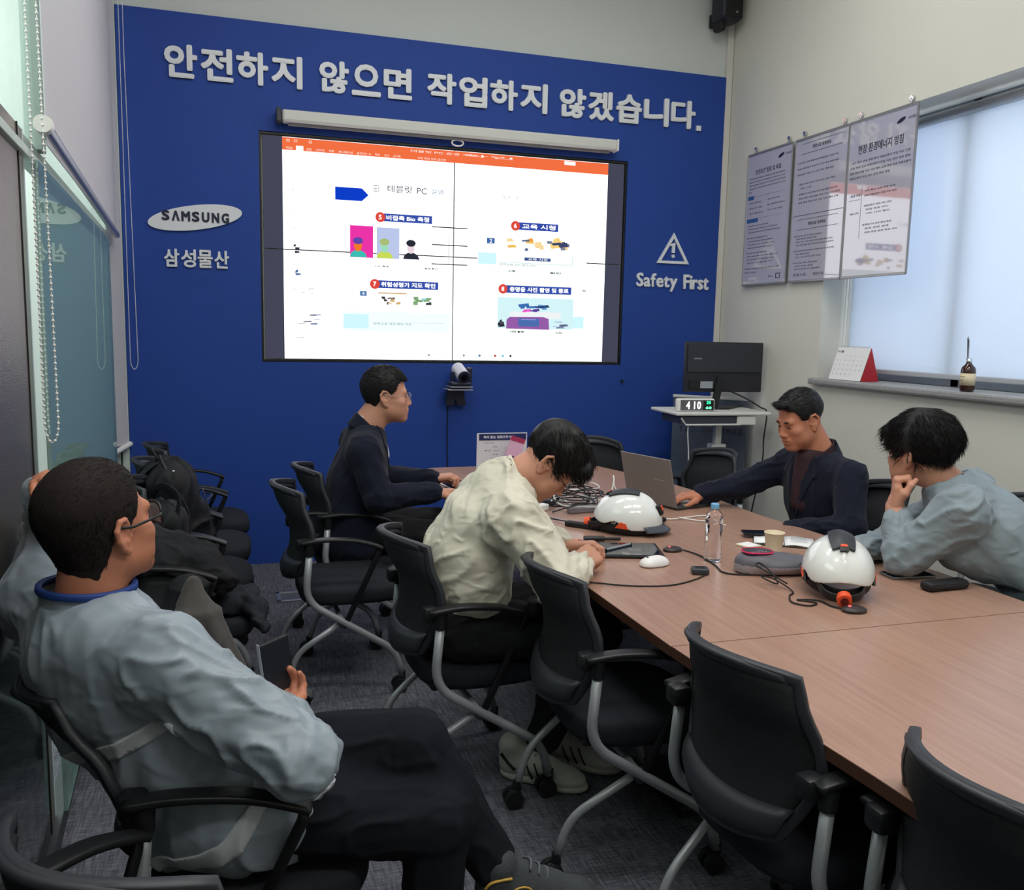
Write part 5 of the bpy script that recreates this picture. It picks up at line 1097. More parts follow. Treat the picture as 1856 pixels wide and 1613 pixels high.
def hair_mesh(R, c, s_, style, seed=0, h=0.0042):
    """style: t=(front,top,side,back) thickness, line=[(y,z)...] lower edge along the side, fringe z, extra ellipsoids"""
    L = local(R, c, s_); c = np.array(c, float); lo = c - 0.17 * s_; hi = c + 0.18 * s_; F = Field(lo, hi, h)
    tf, tt, ts, tb_ = style['t']
    F.ell(L(0, -0.014 + (tf - tb_) / 2, 0.040 + tt * 0.5), np.array((0.0745 + ts, 0.0945 + (tf + tb_) / 2, 0.082 + tt * 0.6)) * s_, R, 0)
    for p, r in style.get('extra', ()): F.ell(L(*p), np.array(r) * s_, R, 0.014)
    if style.get('nape'): F.cone(L(0, -0.022, -0.02), L(0, -0.027, -0.105), 0.0625 * s_, style['nape'] * s_, 0.045)
    P = F.pts(); Q = (P - c) @ np.array(R) / s_
    ys = [a for a, b in style['line']]; zs = [b for a, b in style['line']]
    zl = np.interp(Q[:, 1], ys, zs) + 0.006 * (noise3(Q * 90, seed) - 0.5) * style.get('rag', 1)
    ax = np.abs(Q[:, 0])
    fz = style['fringe'] + style.get('peak', 0.0) * (ax / 0.06) ** 2
    fr = np.clip((Q[:, 1] - 0.035) / 0.03, 0, 1)
    zl = np.where(Q[:, 1] > 0.035, zl * (1 - fr) + (fz + 0.005 * (noise3(Q * [120, 20, 20], seed + 2) - .5) * style.get('rag', 1)) * fr, zl)
    f = np.maximum(F.F.ravel(), (zl - Q[:, 2]) * s_ * 0.9)
    f = f - style.get('tuft', 0.002) * (2 * noise3(Q * np.array(style.get('tf', (70, 26, 26))), seed + 4) - 1) * (f < 0.02)
    F.F = f.reshape(F.F.shape).astype(np.float32); V, Fc = F.mesh()
    return V, Fc, Q
def strands(V, N, R, c, s_, n, ln, wd, seed, comb, lift=0.25, zmin=-1):
    """short tapered locks lying on the hair, each a thin three-sided sliver"""
    rg = np.random.RandomState(seed); q = (V - np.array(c)) @ np.array(R) / s_; ok = np.where(q[:, 2] > zmin)[0]
    i = rg.choice(ok, n); p = V[i]; nn = N[i]; ql = q[i]
    d = np.array([comb(a) for a in ql]) @ np.array(R).T; d = d + rg.normal(0, 0.11, d.shape); d -= nn * (d * nn).sum(1, keepdims=True) * (1 - lift); d /= np.linalg.norm(d, axis=1, keepdims=True) + 1e-9
    sd = np.cross(d, nn); sd /= np.linalg.norm(sd, axis=1, keepdims=True) + 1e-9; L_ = ln * rg.uniform(0.5, 1.2, (n, 1)); w_ = wd * rg.uniform(0.6, 1.3, (n, 1))
    base = p - nn * 0.0015
    a = base - sd * w_; b = base + sd * w_; e = base + nn * w_ * 1.4
    m1 = base + d * L_ * 0.55 + nn * (0.0014 + lift * 0.004); a2 = m1 - sd * w_ * 0.7; b2 = m1 + sd * w_ * 0.7; e2 = m1 + nn * w_ * 0.9; tip = base + d * L_ + nn * (0.0005 + lift * 0.010)
    VV = np.stack([a, b, e, a2, b2, e2, tip], 1).reshape(-1, 3); o = (np.arange(n) * 7)[:, None, None]
    T = np.array([[0, 1, 4, 3], [1, 2, 5, 4], [2, 0, 3, 5]]); T2 = np.array([[3, 4, 6, 6], [4, 5, 6, 6], [5, 3, 6, 6]])
    return VV, np.concatenate([(T + o).reshape(-1, 4)]), (T2[:, :3] + o).reshape(-1, 3)
def obj_from(name, V, quads, m, parent, tris=None):
    F_ = quads.tolist() + ([] if tris is None else tris.tolist())
    me = bpy.data.meshes.new(name); me.from_pydata(V.tolist(), [], F_); me.update(); me.shade_smooth()
    return link(name, me, m, parent)
def hand_field(wrist, fwd, back, side, curls, s_=1.0, spread=0.12, thumb=(0.7, 0.5), fore=None, h=0.0028, index=None):
    """wrist point, fwd towards the knuckles, back = normal of the hand's back, side=+1 when the thumb lies on cross(fwd,back) side"""
    f = unit(fwd); b = unit(np.array(back) - f * np.dot(back, f)); t = np.cross(f, b) * side; w_ = np.array(wrist, float)
    lo = w_ - 0.16 * s_; hi = w_ + 0.16 * s_; ctr = w_ + f * 0.08 * s_; F = Field(ctr - 0.14 * s_, ctr + 0.14 * s_, h)
    P = lambda x, y, z: w_ + s_ * (t * x + f * y + b * z)
    K = lambda a, b_, ra, rb, k: F.cone(a, b_, ra * s_, rb * s_, k * s_)
    kn = [(0.028, 0.088), (0.009, 0.093), (-0.011, 0.089), (-0.028, 0.080)]
    for x, y in kn: K(P(x * 0.62, 0.010, 0), P(x, y, 0.001), 0.0145, 0.0115, 0.010)
    K(P(0.018, 0.015, -0.004), P(0.030, 0.060, -0.004), 0.014, 0.012, 0.012)
    K(P(0, -0.02, 0), P(0, 0.02, 0), 0.024, 0.022, 0.015)
    if fore is not None: K(np.array(fore, float), P(0, -0.01, 0), 0.030, 0.024, 0.02)
    ln = [0.070, 0.078, 0.072, 0.056]
    for i, (x, y) in enumerate(kn):
        c1, c2, c3 = curls[i] if isinstance(curls[i], (tuple, list)) else (curls[i], curls[i] * 1.1, curls[i] * 0.7)
        sp = spread * (1.5 - i) / 1.5; p = P(x, y, 0.001); d0 = unit(f + t * sp); a = 0.0; r = [0.0102, 0.0092, 0.0084, 0.0070]; r = [q * (0.88 if i == 3 else 1) for q in r]
        for j, (fr, c_) in enumerate(zip((0.45, 0.30, 0.25), (c1, c2, c3))):
            a += c_; d = d0 * math.cos(a) - b * math.sin(a); q = p + d * ln[i] * fr * s_
            K(p, q, r[j], r[j + 1], 0.004 if j else 0.005); p = q
    op, cl = thumb; p0 = P(0.014, 0.018, -0.006); p1 = P(0.034 + 0.012 * op, 0.046, -0.010 - 0.014 * cl); d = unit(f * 1.0 + t * (0.55 * op - 0.1) - b * 0.5 * cl); p2 = p1 + d * 0.032 * s_; d2 = unit(d - t * 0.5 * cl - b * 0.25 * cl); p3 = p2 + d2 * 0.027 * s_
    K(p0, p1, 0.0165, 0.0125, 0.012); K(p1, p2, 0.0120, 0.0100, 0.006); K(p2, p3, 0.0100, 0.0080, 0.004)
    V, Fc = F.mesh(); return smooth(V, Fc, 1), Fc
def torso_field(F, spine, lat, k=0.06):
    """spine: list of (point, half width, half depth, half length); lat = lateral unit vector"""
    n = len(spine)
    for i, (p, hw, hd, hl) in enumerate(spine):
        up = unit(np.array(spine[min(i + 1, n - 1)][0]) - np.array(spine[max(i - 1, 0)][0])); x = unit(np.array(lat) - up * np.dot(lat, up)); y = np.cross(up, x)
        F.ell(p, (hw, hd, hl), np.stack([x, y, up], 1), k if i else 0)
def cloth(name, F, limbs, m, parent, seed=0, it=1, soft=0.03):
    V, Fc = F.mesh(); V = smooth(V, Fc, 2); N = normals(V, Fc); V = folds(V, N, limbs, seed, soft); V = smooth(V, Fc, it)
    me = np_mesh(name, V, Fc); o = link(name, me, m, parent); return o, V, Fc, normals(V, Fc)
def patch(name, V, Fc, N, fn, off, m, parent):
    """a band or panel sewn on the cloth: the faces where fn(points) < 0, their rim pulled onto fn = 0, lifted off by off"""
    f0 = fn(V[Fc].mean(1)); sel = f0 < 0.001
    if not sel.any(): return None
    Fs = Fc[sel]; u, inv = np.unique(Fs, return_inverse=True); inv = inv.reshape(Fs.shape); P = V[u].copy(); n = len(u)
    ed = {}
    for q in inv:
        for i in range(4):
            a, b = int(q[i]), int(q[(i + 1) % 4])
            if (b, a) in ed: del ed[(b, a)]
            else: ed[(a, b)] = 1
    bd = np.unique(np.array(list(ed)).ravel()) if ed else np.zeros(0, int)
    out_ = np.union1d(bd, np.where(fn(P) > 0)[0]).astype(int)
    for _ in range(4):
        Q = P[out_]; f = fn(Q); g = np.stack([(fn(Q + d) - f) / 1e-3 for d in np.eye(3) * 1e-3], 1); nn = N[u][out_]; g = g - nn * (g * nn).sum(1, keepdims=True)
        g2 = (g * g).sum(1, keepdims=True); st = np.where(g2 > 0.05, f[:, None] * g / np.maximum(g2, 0.05), 0); ln = np.linalg.norm(st, axis=1, keepdims=True); st *= np.minimum(1, 0.006 / np.maximum(ln, 1e-9)); P[out_] = Q - st
    side = np.array([[b, a, a + n, b + n] for a, b in ed]).reshape(-1, 4)
    quads = np.concatenate([inv, side]) if len(side) else inv
    me = np_mesh(name, np.concatenate([P + N[u] * off, P - N[u] * 0.002]), quads.astype(np.int64)); return link(name, me, m, parent)
def collar(name, m, parent, base, axis, r0, r1, hgt, front=None, gap=0.0, drop=0.0, thick=0.004, sq=1.0, fold=0.0):
    """a standing ring of cloth round the neck; open by gap (radians) towards front, lower by drop there; fold turns the top edge outwards"""
    ax = unit(axis); fr = np.array(front if front is not None else (1, 0, 0), float); e1 = unit(fr - ax * np.dot(fr, ax)); e2 = np.cross(ax, e1); b0 = np.array(base, float)
    def fn(u, v):
        a = gap / 2 + (2 * PI - gap) * u; fd = 0.5 * (1 + math.cos(a)); h_ = hgt * v * (1 - 0.35 * fd * (drop > 0)) - drop * fd
        r = r0 + (r1 - r0) * v + fold * max(0, v - 0.55) * 2; 
        if fold: h_ -= fold * 1.2 * max(0, v - 0.7) * 3.3
        return tuple(b0 + (e1 * math.cos(a) + e2 * math.sin(a) * sq) * r + ax * h_)
    b = B(); b.grid(fn, 40, 6, thick); o = b.out(name, m, parent, True)
    top = [fn(i / 40, 1) for i in range(41)]
    return o, top
def lids_brows(L, parent, s_, open_=True, down=0.0):
    for x in (-1, 1):
        if open_:
            P = [L(x * (0.031 + 0.0125 * u), 0.0838 - 0.004 * u * u, 0.0005 + 0.0012 * (1 - u * u)) for u in (-1, -.5, 0, .5, 1)]
            b = B(); b.tube(P, [0.0008 * s_, 0.0026 * s_, 0.0034 * s_, 0.0026 * s_, 0.0008 * s_], 8); b.out('eye', EYEM, parent, True)
        P = [L(x * (0.030 + 0.018 * u), 0.0872 - 0.009 * max(u, 0) ** 2 - 0.001, 0.021 + 0.004 * (1 - u * u) - down) for u in (-1, -.5, 0, .5, 1)]
        b = B(); b.tube(P, [0.0022 * s_, 0.0042 * s_, 0.0044 * s_, 0.0036 * s_, 0.0012 * s_], 8); b.out('eyebrow', BROW, parent, True)
def crinkle(m, sc, st):
    """fine creases of thin cloth as relief only"""
    nt = m.node_tree; b = nt.nodes['Principled BSDF']; N = nt.nodes.new; Lk = nt.links.new
    tc = N('ShaderNodeTexCoord'); mp = N('ShaderNodeMapping'); mp.inputs['Scale'].default_value = (1, 1.3, 1.9); mp.inputs['Rotation'].default_value = (0.5, 0.4, 0.3)
    n = N('ShaderNodeTexNoise'); n.noise_type = 'RIDGED_MULTIFRACTAL'; n.normalize = True; n.inputs['Scale'].default_value = sc; n.inputs['Detail'].default_value = 3; n.inputs['Distortion'].default_value = 0.6
    bp = N('ShaderNodeBump'); bp.inputs['Strength'].default_value = st; bp.inputs['Distance'].default_value = 0.012
    Lk(tc.outputs['Object'], mp.inputs[0]); Lk(mp.outputs[0], n.inputs['Vector']); Lk(n.outputs['Fac'], bp.inputs['Height']); Lk(bp.outputs[0], b.inputs['Normal'])
    return m
def lapels(o, V, Fc, N, neck, fwd, m):
    """notched lapels as thick panels lying on the chest of a coat"""
    lt = np.cross(A_UP, np.array(fwd, float))
    def lapel_fn(P):
        Q = P - np.array(neck); fw = Q @ np.array(fwd, float); la = np.abs(Q @ lt); z = Q[:, 2]
        wd = np.interp(-z, [0.0, 0.06, 0.09, 0.10, 0.30], [0.05, 0.075, 0.085, 0.066, 0.0]); st = np.interp(-z, [0.0, 0.30], [0.035, 0.004])
        return np.maximum.reduce([0.02 - fw, st - la, la - st - wd, z, -0.30 - z])
    patch('lapels', V, Fc, N, lapel_fn, 0.006, m, o)
A_UP = np.array([0.0, 0.0, 1.0])
def glasses(L, parent, s_, m, rt=0.0016, w_=0.024, hgt=0.017, rimless=False, y=0.106):
    g = thing('eyeglasses', None, None); g.parent = parent
    for k in list(g.keys()):
        if k in ('label', 'category'): del g[k]
    LENS = mat('lens', (235, 240, 245), 0.03, alpha=0.22)
    fr = B()
    for x in (-1, 1):
        P = [L(x * 0.033 + w_ * math.copysign(abs(math.cos(t)) ** .75, math.cos(t)), y - 0.012 * abs(math.cos(t)) * (1 if math.cos(t) * x > 0 else 0), -0.001 + hgt * math.copysign(abs(math.sin(t)) ** .75, math.sin(t))) for t in [2 * PI * i / 24 for i in range(24)]]
        fr.tube(P, rt * (0.5 if rimless else 1), 6, closed=True)
        b = B(); vs = [b.bm.verts.new(p) for p in P]; b.bm.faces.new(vs); b.out('lens', LENS, g)
        fr.tube([L(x * 0.058, y - 0.012, 0.004), L(x * 0.074, y - 0.028, 0.006), L(x * 0.081, 0.01, 0.008), L(x * 0.080, -0.022, 0.016), L(x * 0.078, -0.036, 0.002)], rt * 1.1, 6)
    fr.tube([L(-0.010, y, 0.004), L(0, y + 0.004, 0.007), L(0.010, y, 0.004)], rt, 6); fr.out('frame', m, g, True)
def shoe(name, heel, fwd, up, m, msole, parent, s_=1.0, toe_r=0.040, extra=None):
    """heel = sole point under the heel"""
    f = unit(fwd); u = unit(np.array(up) - f * np.dot(up, f)); r = np.cross(f, u); hp = np.array(heel, float); M = lambda x, y, z: hp + s_ * (f * x + r * y + u * z)
    R = np.stack([f, r, u], 1); F = Field(hp - 0.36 * s_, hp + 0.36 * s_, 0.0055)
    F.ell(M(0.03, 0, 0.045), np.array((0.045, 0.036, 0.045)) * s_, R); F.cone(M(0.02, 0, 0.05), M(0.02, 0, 0.10), 0.038 * s_, 0.042 * s_, 0.02); F.cone(M(0.05, 0, 0.06), M(0.20, 0.005, 0.034), 0.043 * s_, 0.036 * s_, 0.02)
    F.ell(M(0.20, 0.004, 0.030), np.array((0.065, 0.047, 0.030)) * s_, R, 0.02); F.cone(M(0.07, 0, 0.085), M(0.15, 0, 0.062), 0.026 * s_, 0.022 * s_, 0.015)
    P = F.pts(); z = (P - hp) @ u / s_; F.F = np.maximum(F.F.ravel(), (0.016 - z) * s_).reshape(F.F.shape).astype(np.float32)
    V, Fc = F.mesh(); V = smooth(V, Fc, 1); o = link(name, np_mesh(name, V, Fc), m, parent)
    F = Field(hp - 0.36 * s_, hp + 0.36 * s_, 0.006); F.ell(M(0.045, 0, 0.012), np.array((0.062, 0.042, 0.022)) * s_, R); F.ell(M(0.13, 0, 0.012), np.array((0.11, 0.040, 0.020)) * s_, R, 0.02); F.ell(M(0.195, 0.003, 0.012), np.array((0.078, 0.050, 0.022)) * s_, R, 0.02)
    P = F.pts(); z = (P - hp) @ u / s_; F.F = np.maximum(np.maximum(F.F.ravel(), -z * s_), (z - 0.026) * s_).reshape(F.F.shape).astype(np.float32); V2, F2 = F.mesh(); link('sole', np_mesh('sole', V2, F2), msole, o)
    b = B()
    for i in range(5): x = 0.085 + 0.02 * i; zz = 0.112 - 0.010 * i; b.tube(catmull([M(x, -0.024, zz - 0.010), M(x + 0.006, 0, zz + 0.001), M(x, 0.024, zz - 0.010)], 3), 0.0026 * s_, 6)
    b.out('laces', extra or msole, o, True)
    return o, M
def core(parts, segs):
    """coarse hidden body under the clothes, so that head, trunk, arms and legs are one figure"""
    P = np.array([p for s_ in segs for p in (s_[0], s_[1])]); F = Field(P.min(0) - 0.2, P.max(0) + 0.2, 0.018)
    for a, b, ra, rb in segs: F.cone(a, b, max(0.034, ra * 0.62), max(0.034, rb * 0.62), 0.03)
    parts.append(F.mesh())
def person(label, group=None):
    return thing('person', label, 'person', group=group)
def add_head(t, parts, R, c, s_, neck, hair, seed, comb, skin, n_str=1500, ln=0.022, wd=0.0011, lift=0.2, fat=1.0, eyes=True, neck_r=0.056, hm=None):
    F, L = head_field(R, c, s_, neck, fat, neck_r=neck_r); V, Fc = F.mesh(); V = smooth(V, Fc, 1); parts.append((V, Fc))
    hv, hf, q = hair_mesh(R, c, s_, hair, seed); hv = smooth(hv, hf, 1); hn = normals(hv, hf)
    sv, sq, st = strands(hv, hn, R, c, s_, n_str, ln * s_, wd, seed, comb, lift, hair.get('zmin', -0.02))
    n = len(hv); VV = np.concatenate([hv, sv]); me_q = np.concatenate([hf, sq + n])
    obj_from('hair', VV, me_q, hm or HAIRM, t, st + n)
    # lips
    b = B(); b.tube([L(x, 0.0915 - 14 * x * x, -0.0575 + (0.0012 if abs(x) < .004 else 0)) for x in (-0.02, -.01, 0, .01, 0.02)], [0.001, 0.0038, 0.0042, 0.0038, 0.001], 8).tube([L(x, 0.0915 - 14 * x * x, -0.0675) for x in (-0.017, -.008, 0, .008, 0.017)], [0.001, 0.0046, 0.0052, 0.0046, 0.001], 8); b.out('lips', LIP, t, True)
    lids_brows(L, t, s_, eyes)
    return L
def finish_body(t, parts, skin):
    V, Fc = np_join(parts); link('body', np_mesh('body', V, Fc), skin, t)
def bbox_field(pts, mg, h):
    P = np.array(pts); return Field(P.min(0) - mg, P.max(0) + mg, h)
A_ = lambda *p: np.array(p, float)
CHAR = mat('charcoal trousers', (25, 27, 33), 0.9, spec=0.15, bump=0.15, bscale=500)
BLKC = mat('black trousers', (22, 23, 28), 0.9, bump=0.15, bscale=500)
def legs(t, hipc, hips, knees, ankles, m, r=(0.092, 0.068, 0.052), amp=0.007, seed=3, h=0.008, name='trousers', hip_r=(0.15, 0.16, 0.12)):
    F = bbox_field([hipc] + hips + knees + ankles, 0.2, h); F.ell(hipc, hip_r, None, 0); L_ = []
    for hp, kn, an in zip(hips, knees, ankles):
        F.cone(hp, kn, r[0], r[1], 0.05); F.cone(kn, an, r[1] * 0.98, r[2], 0.015)
        L_ += [(hp, kn, r[1], amp, 14, 1.6), (kn, an, r[2], amp, 12, 1.8)]
    o, V, Fc, N = cloth(name, F, L_, m, t, seed, 1, 0.02); return o

# ================= man in the grey work jacket, foreground left =================
t = person('man in a grey work jacket, seen from behind, one hand on his head'); parts = []
s_ = 1.06; R = frame(47, 9, 0); c = A_(-0.436, -3.952, 1.134); neck = A_(-0.455, -3.965, 0.978)
DKH = mat('dark brown hair', (38, 33, 32), 0.7, spec=0.15, bump=0.12, bscale=200)
hs = dict(t=(0.004, 0.014, 0.004, 0.010), nape=0.0585, line=[(-0.13, -0.084), (-0.06, -0.080), (-0.04, -0.048), (-0.020, 0.018), (0.004, 0.016), (0.012, -0.026), (0.028, -0.020), (0.045, 0.03), (0.07, 0.068)], fringe=0.080, peak=-0.004, tuft=0.0009, rag=1.2, tf=(80, 80, 40), zmin=-0.05)
L = add_head(t, parts, R, c, s_, neck, hs, 1, lambda q: (0.1 * q[0], 0.9, 0.5 if q[2] < 0.08 and q[1] < 0 else 0.0) if q[2] > 0.06 else (0, -0.3, -1), SKIN2, 5000, 0.013, 0.0006, 0.08, hm=DKH)
glasses(L, t, s_, BLACK, 0.0028, 0.027, 0.021)
elR, wrR = A_(-0.075, -4.235, 0.745), A_(-0.100, -4.03, 0.738); shR = A_(-0.315, -4.13, 0.918); shL = A_(-0.60, -3.72, 0.925); elL = A_(-0.605, -3.47, 1.02); wrL = A_(-0.575, -3.700, 1.180)
hv = hand_field(wrR, (0.14, 0.55, 0.02), (0.2, 0.0, -1), 1, [(0.9, 1.1, .6), (0.8, 1.0, .6), (0.7, 1.0, .6), (0.6, .9, .5)], 1.05, fore=elR, thumb=(1.0, 0.2)); parts.append(hv)
hv = hand_field(wrL, (0.18, -0.62, 0.18), (-0.35, 0.25, 0.85), -1, [(0.35, 0.4, .3)] * 4, 1.0, 0.35, fore=elL, thumb=(0.9, 0.3)); parts.append(hv)
pel = A_(-0.235, -3.97, 0.585)
core(parts, [(neck, A_(-0.43, -3.95, 0.85), 0.06, 0.11), (A_(-0.43, -3.95, 0.85), pel, 0.11, 0.12), (shR, elR, 0.05, 0.04), (shL, elL, 0.05, 0.04), (shL, shR, 0.06, 0.06), (pel, A_(0.19, -4.04, 0.64), 0.09, 0.06), (elR, wrR, 0.035, 0.025), (elL, wrL, 0.035, 0.025)])
finish_body(t, parts, SKIN2)
lat = unit(shR - shL); JG = crinkle(mat('grey work jacket', (140, 152, 162), 0.40, spec=0.5, sheen=0.1), 12, 0.5)
F = bbox_field([shR, shL, elR, elL, wrR, wrL, pel, neck], 0.19, 0.006)
torso_field(F, [(A_(-0.225, -3.985, 0.585), 0.205, 0.175, 0.13), (A_(-0.31, -3.98, 0.69), 0.190, 0.142, 0.13), (A_(-0.400, -3.965, 0.80), 0.208, 0.140, 0.13), (A_(-0.465, -3.945, 0.885), 0.205, 0.125, 0.11)], lat, 0.05)
F.cone(neck - A_(0, 0, 0.055), shR, 0.080, 0.074, 0.05); F.cone(neck - A_(0, 0, 0.055), shL, 0.080, 0.074, 0.05)
F.cone(shR, elR, 0.080, 0.070, 0.035); F.cone(elR, wrR, 0.069, 0.046, 0.02); F.cone(wrR, wrR + 0.02 * unit(wrR - elR), 0.047, 0.049, 0.005)
F.cone(shL, elL, 0.078, 0.064, 0.035); F.cone(elL, wrL + (elL - wrL) * 0.15, 0.062, 0.045, 0.02)
F.ell(A_(-0.15, -4.03, 0.565), (0.17, 0.165, 0.115), None, 0.05)
cup = unit(c - neck + A_(-0.03, -0.03, 0)); F.cone(neck - cup * 0.02, neck + cup * 0.012, 0.090, 0.086, 0.02); F.cone(neck - cup * 0.0, neck + cup * 0.12, 0.074, 0.095, 0.008, 'sub')
limbs = [(A_(-0.22, -4.0, 0.56), A_(-0.44, -3.95, 0.93), 0.15, 0.014, 11, 1.6), (shR, elR, 0.07, 0.016, 17, 1.8), (elR, wrR, 0.05, 0.012, 20, 1.2), (shL, elL, 0.07, 0.011, 16, 1.8), (elL, wrL, 0.05, 0.009, 22, 1.0), (neck, shR, 0.08, 0.006, 12, 1.5), (neck, shL, 0.08, 0.006, 12, 1.5)]
o, V, Fc, N = cloth('work_jacket', F, limbs, JG, t, 21, 2, 0.04)
REFL = mat('reflective strip', (196, 202, 206), 0.4, spec=0.6); BLT = mat('blue trim', (28, 58, 124), 0.6)
up = unit(A_(-0.44, -3.95, 0.93) - A_(-0.235, -3.985, 0.585)); fwd_ = np.cross(up, lat); fwd_ = fwd_ if np.dot(fwd_, A_(1, 0.5, 0)) > 0 else -fwd_
def arm_gap(P): return np.min([np.linalg.norm(P - (a + np.clip(((P - a) @ (b - a)) / ((b - a) @ (b - a)), 0, 1)[:, None] * (b - a)), axis=1) - 0.082 for a, b in ((shR, elR), (shL, elL))], 0)
def f_back(P): s0 = (P - pel) @ up; l0 = (P - pel) @ lat; w0 = (P - pel) @ fwd_; return np.maximum.reduce([np.abs(s0 - 0.215 + 0.06 * l0) - 0.016, w0 - 0.02, -arm_gap(P), l0 - 0.165])
hA, hB = A_(-0.062, -4.22, 0.708), A_(-0.175, -4.24, 0.560); hn = unit(np.cross(hB - hA, lat))
def f_hem(P): return np.maximum.reduce([np.abs((P - hA) @ hn) - 0.017, -((P - pel) @ lat) + 0.02, P[:, 2] - 0.715])
def f_blue(P): a, b = A_(-0.330, -4.035, 0.945), A_(-0.255, -4.05, 0.885); q = np.clip((P - a) @ (b - a) / ((b - a) @ (b - a)), 0, 1); return np.linalg.norm(P - (a + q[:, None] * (b - a)), axis=1) - 0.018 - 0.016 * q
patch('reflective_strip', V, Fc, N, f_back, 0.0025, REFL, o); patch('hem_strip', V, Fc, N, f_hem, 0.0025, REFL, o); patch('blue_shoulder_patch', V, Fc, N, f_blue, 0.002, BLT, o)
co_, top = collar('collar', JG, o, neck + cup * 0.004, cup, 0.092, 0.085, 0.056, A_(1, 0.9, 0), 0.5, 0.010, 0.005)
B().tube(top, 0, 8, flat=(0.012, 0.014)).out('collar_trim', BLT, o, True)
legs(t, A_(-0.18, -4.00, 0.56), [A_(-0.16, -3.90, 0.585), A_(-0.16, -4.07, 0.56)], [A_(0.180, -4.04, 0.650), A_(0.205, -4.13, 0.520)], [A_(0.345, -4.09, 0.375), A_(0.200, -4.15, 0.12)], CHAR, (0.088, 0.072, 0.052), 0.007, 8, 0.0066)
SHG = mat('grey sneaker knit', (58, 62, 66), 0.8, bump=0.3, bscale=220); SOLEB = mat('black sole', (24, 26, 32), 0.6); YEL = mat('yellow piping', (200, 158, 70), 0.5)
def m1_shoe(heel, fwd, up_):
    o, M = shoe('shoe', heel, fwd, up_, SHG, SOLEB, t, 1.05, extra=mat('grey laces', (92, 96, 104), .7)); b = B()
    b.tube(catmull([M(0.02, 0.040, 0.03), M(0.05, 0.046, 0.075), M(0.085, 0.043, 0.072), M(0.10, 0.047, 0.03)], 5), 0.0022, 6).tube(catmull([M(0.12, 0.047, 0.03), M(0.13, 0.044, 0.058), M(0.17, 0.046, 0.052), M(0.185, 0.052, 0.03)], 5), 0.0022, 6).tube(catmull([M(-0.014, 0.024, 0.05), M(-0.002, 0.038, 0.085), M(0.04, 0.044, 0.098)], 5), 0.003, 6)
    b.out('piping', YEL, o, True); B().sph(M(0.215, 0.004, 0.040), 0.03, (1.0, 1.1, 0.8)).out('toe_cap', mat('light grey toe cap', (128, 130, 132), .7), o, True)
m1_shoe(A_(0.318, -4.105, 0.275), (0.93, -0.02, -0.12), (0.25, 0.0, 1)); m1_shoe(A_(0.185, -4.16, 0.004), (0.95, -0.25, 0), (0, 0, 1))
# phone held up in his right hand
ph = thing('smartphone', 'dark smartphone held upright in the hand of the man in grey', 'phone', (-0.100, -3.935, 0.795), math.radians(30))
PRX = Matrix.Rotation(math.radians(-8), 4, 'Y')
B().box((0, 0, 0), (0.074, 0.009, 0.155), 0.004, 3, rot=PRX).out('body', BLACKM, ph); B().box((-0.036, -0.0003, 0), (0.003, 0.0095, 0.150), 0.001, rot=PRX).out('edge', STEELT, ph)
B().box((0.0, -0.0052, 0), (0.066, 0.001, 0.145), rot=PRX).out('back_panel', mat('phone back', (34, 38, 46), 0.35), ph)

# ================= man in the navy coat near the blue wall =================
t = person('man with glasses in a navy coat, seated in profile before the blue wall'); parts = []
s_ = 1.08; R = frame(-5, 0, 0); c = A_(0.515, -1.62, 1.208); neck = A_(0.430, -1.615, 1.075)
hs = dict(t=(0.012, 0.018, 0.008, 0.010), nape=0.0640, line=[(-0.13, -0.066), (-0.06, -0.060), (-0.035, -0.018), (-0.015, 0.026), (0.006, 0.028), (0.014, 0.012), (0.03, 0.026), (0.045, 0.050), (0.07, 0.075)], fringe=0.070, peak=0.004, tuft=0.0018, rag=1.5)
add = lambda: None
L = add_head(t, parts, R, c, s_, neck, hs, 5, lambda q: (0.5, 0.7, 0.1), SKIN, 2200, 0.02, 0.0010, 0.15, fat=1.10, neck_r=0.062)
glasses(L, t, s_, mat('thin silver frame', (150, 150, 156), 0.3, metal=.8), 0.0013, 0.025, 0.017, rimless=True)
shR, shL = A_(0.385, -1.80, 0.965), A_(0.40, -1.42, 0.965); elR, wrR = A_(0.44, -1.87, 0.765), A_(0.70, -1.84, 0.775); elL, wrL = A_(0.52, -1.39, 0.775), A_(0.765, -1.52, 0.785); pel = A_(0.33, -1.61, 0.585)
parts.append(hand_field(wrL, (0.85, -0.12, 0.12), (-0.1, 0.0, 1), -1, [(0.5, 0.9, .5), (0.6, 1.0, .5), (0.6, 1.0, .6), (.6, 1, .6)], 1.05, fore=elL, thumb=(0.5, 0.8))); parts.append(hand_field(wrR, (0.9, 0.25, 0.0), (0, 0.1, 1), 1, [(0.3, 0.5, .3)] * 4, 1.05, fore=elR))
core(parts, [(neck, A_(0.40, -1.61, 0.88), 0.06, 0.12), (A_(0.40, -1.61, 0.88), pel, 0.12, 0.12), (shR, elR, 0.05, 0.04), (shL, elL, 0.05, 0.04), (shL, shR, 0.06, 0.06), (elR, wrR, 0.04, 0.025), (elL, wrL, 0.04, 0.025), (pel, A_(0.75, -1.6, 0.52), 0.09, 0.06)])
finish_body(t, parts, SKIN)
NAVY = mat('navy wool', (22, 26, 42), 0.9, sheen=0.08, bump=0.2, bscale=420, spec=0.2)
F = bbox_field([shR, shL, elR, elL, wrR, wrL, A_(0.2, -1.6, 0.4), neck], 0.2, 0.0085)
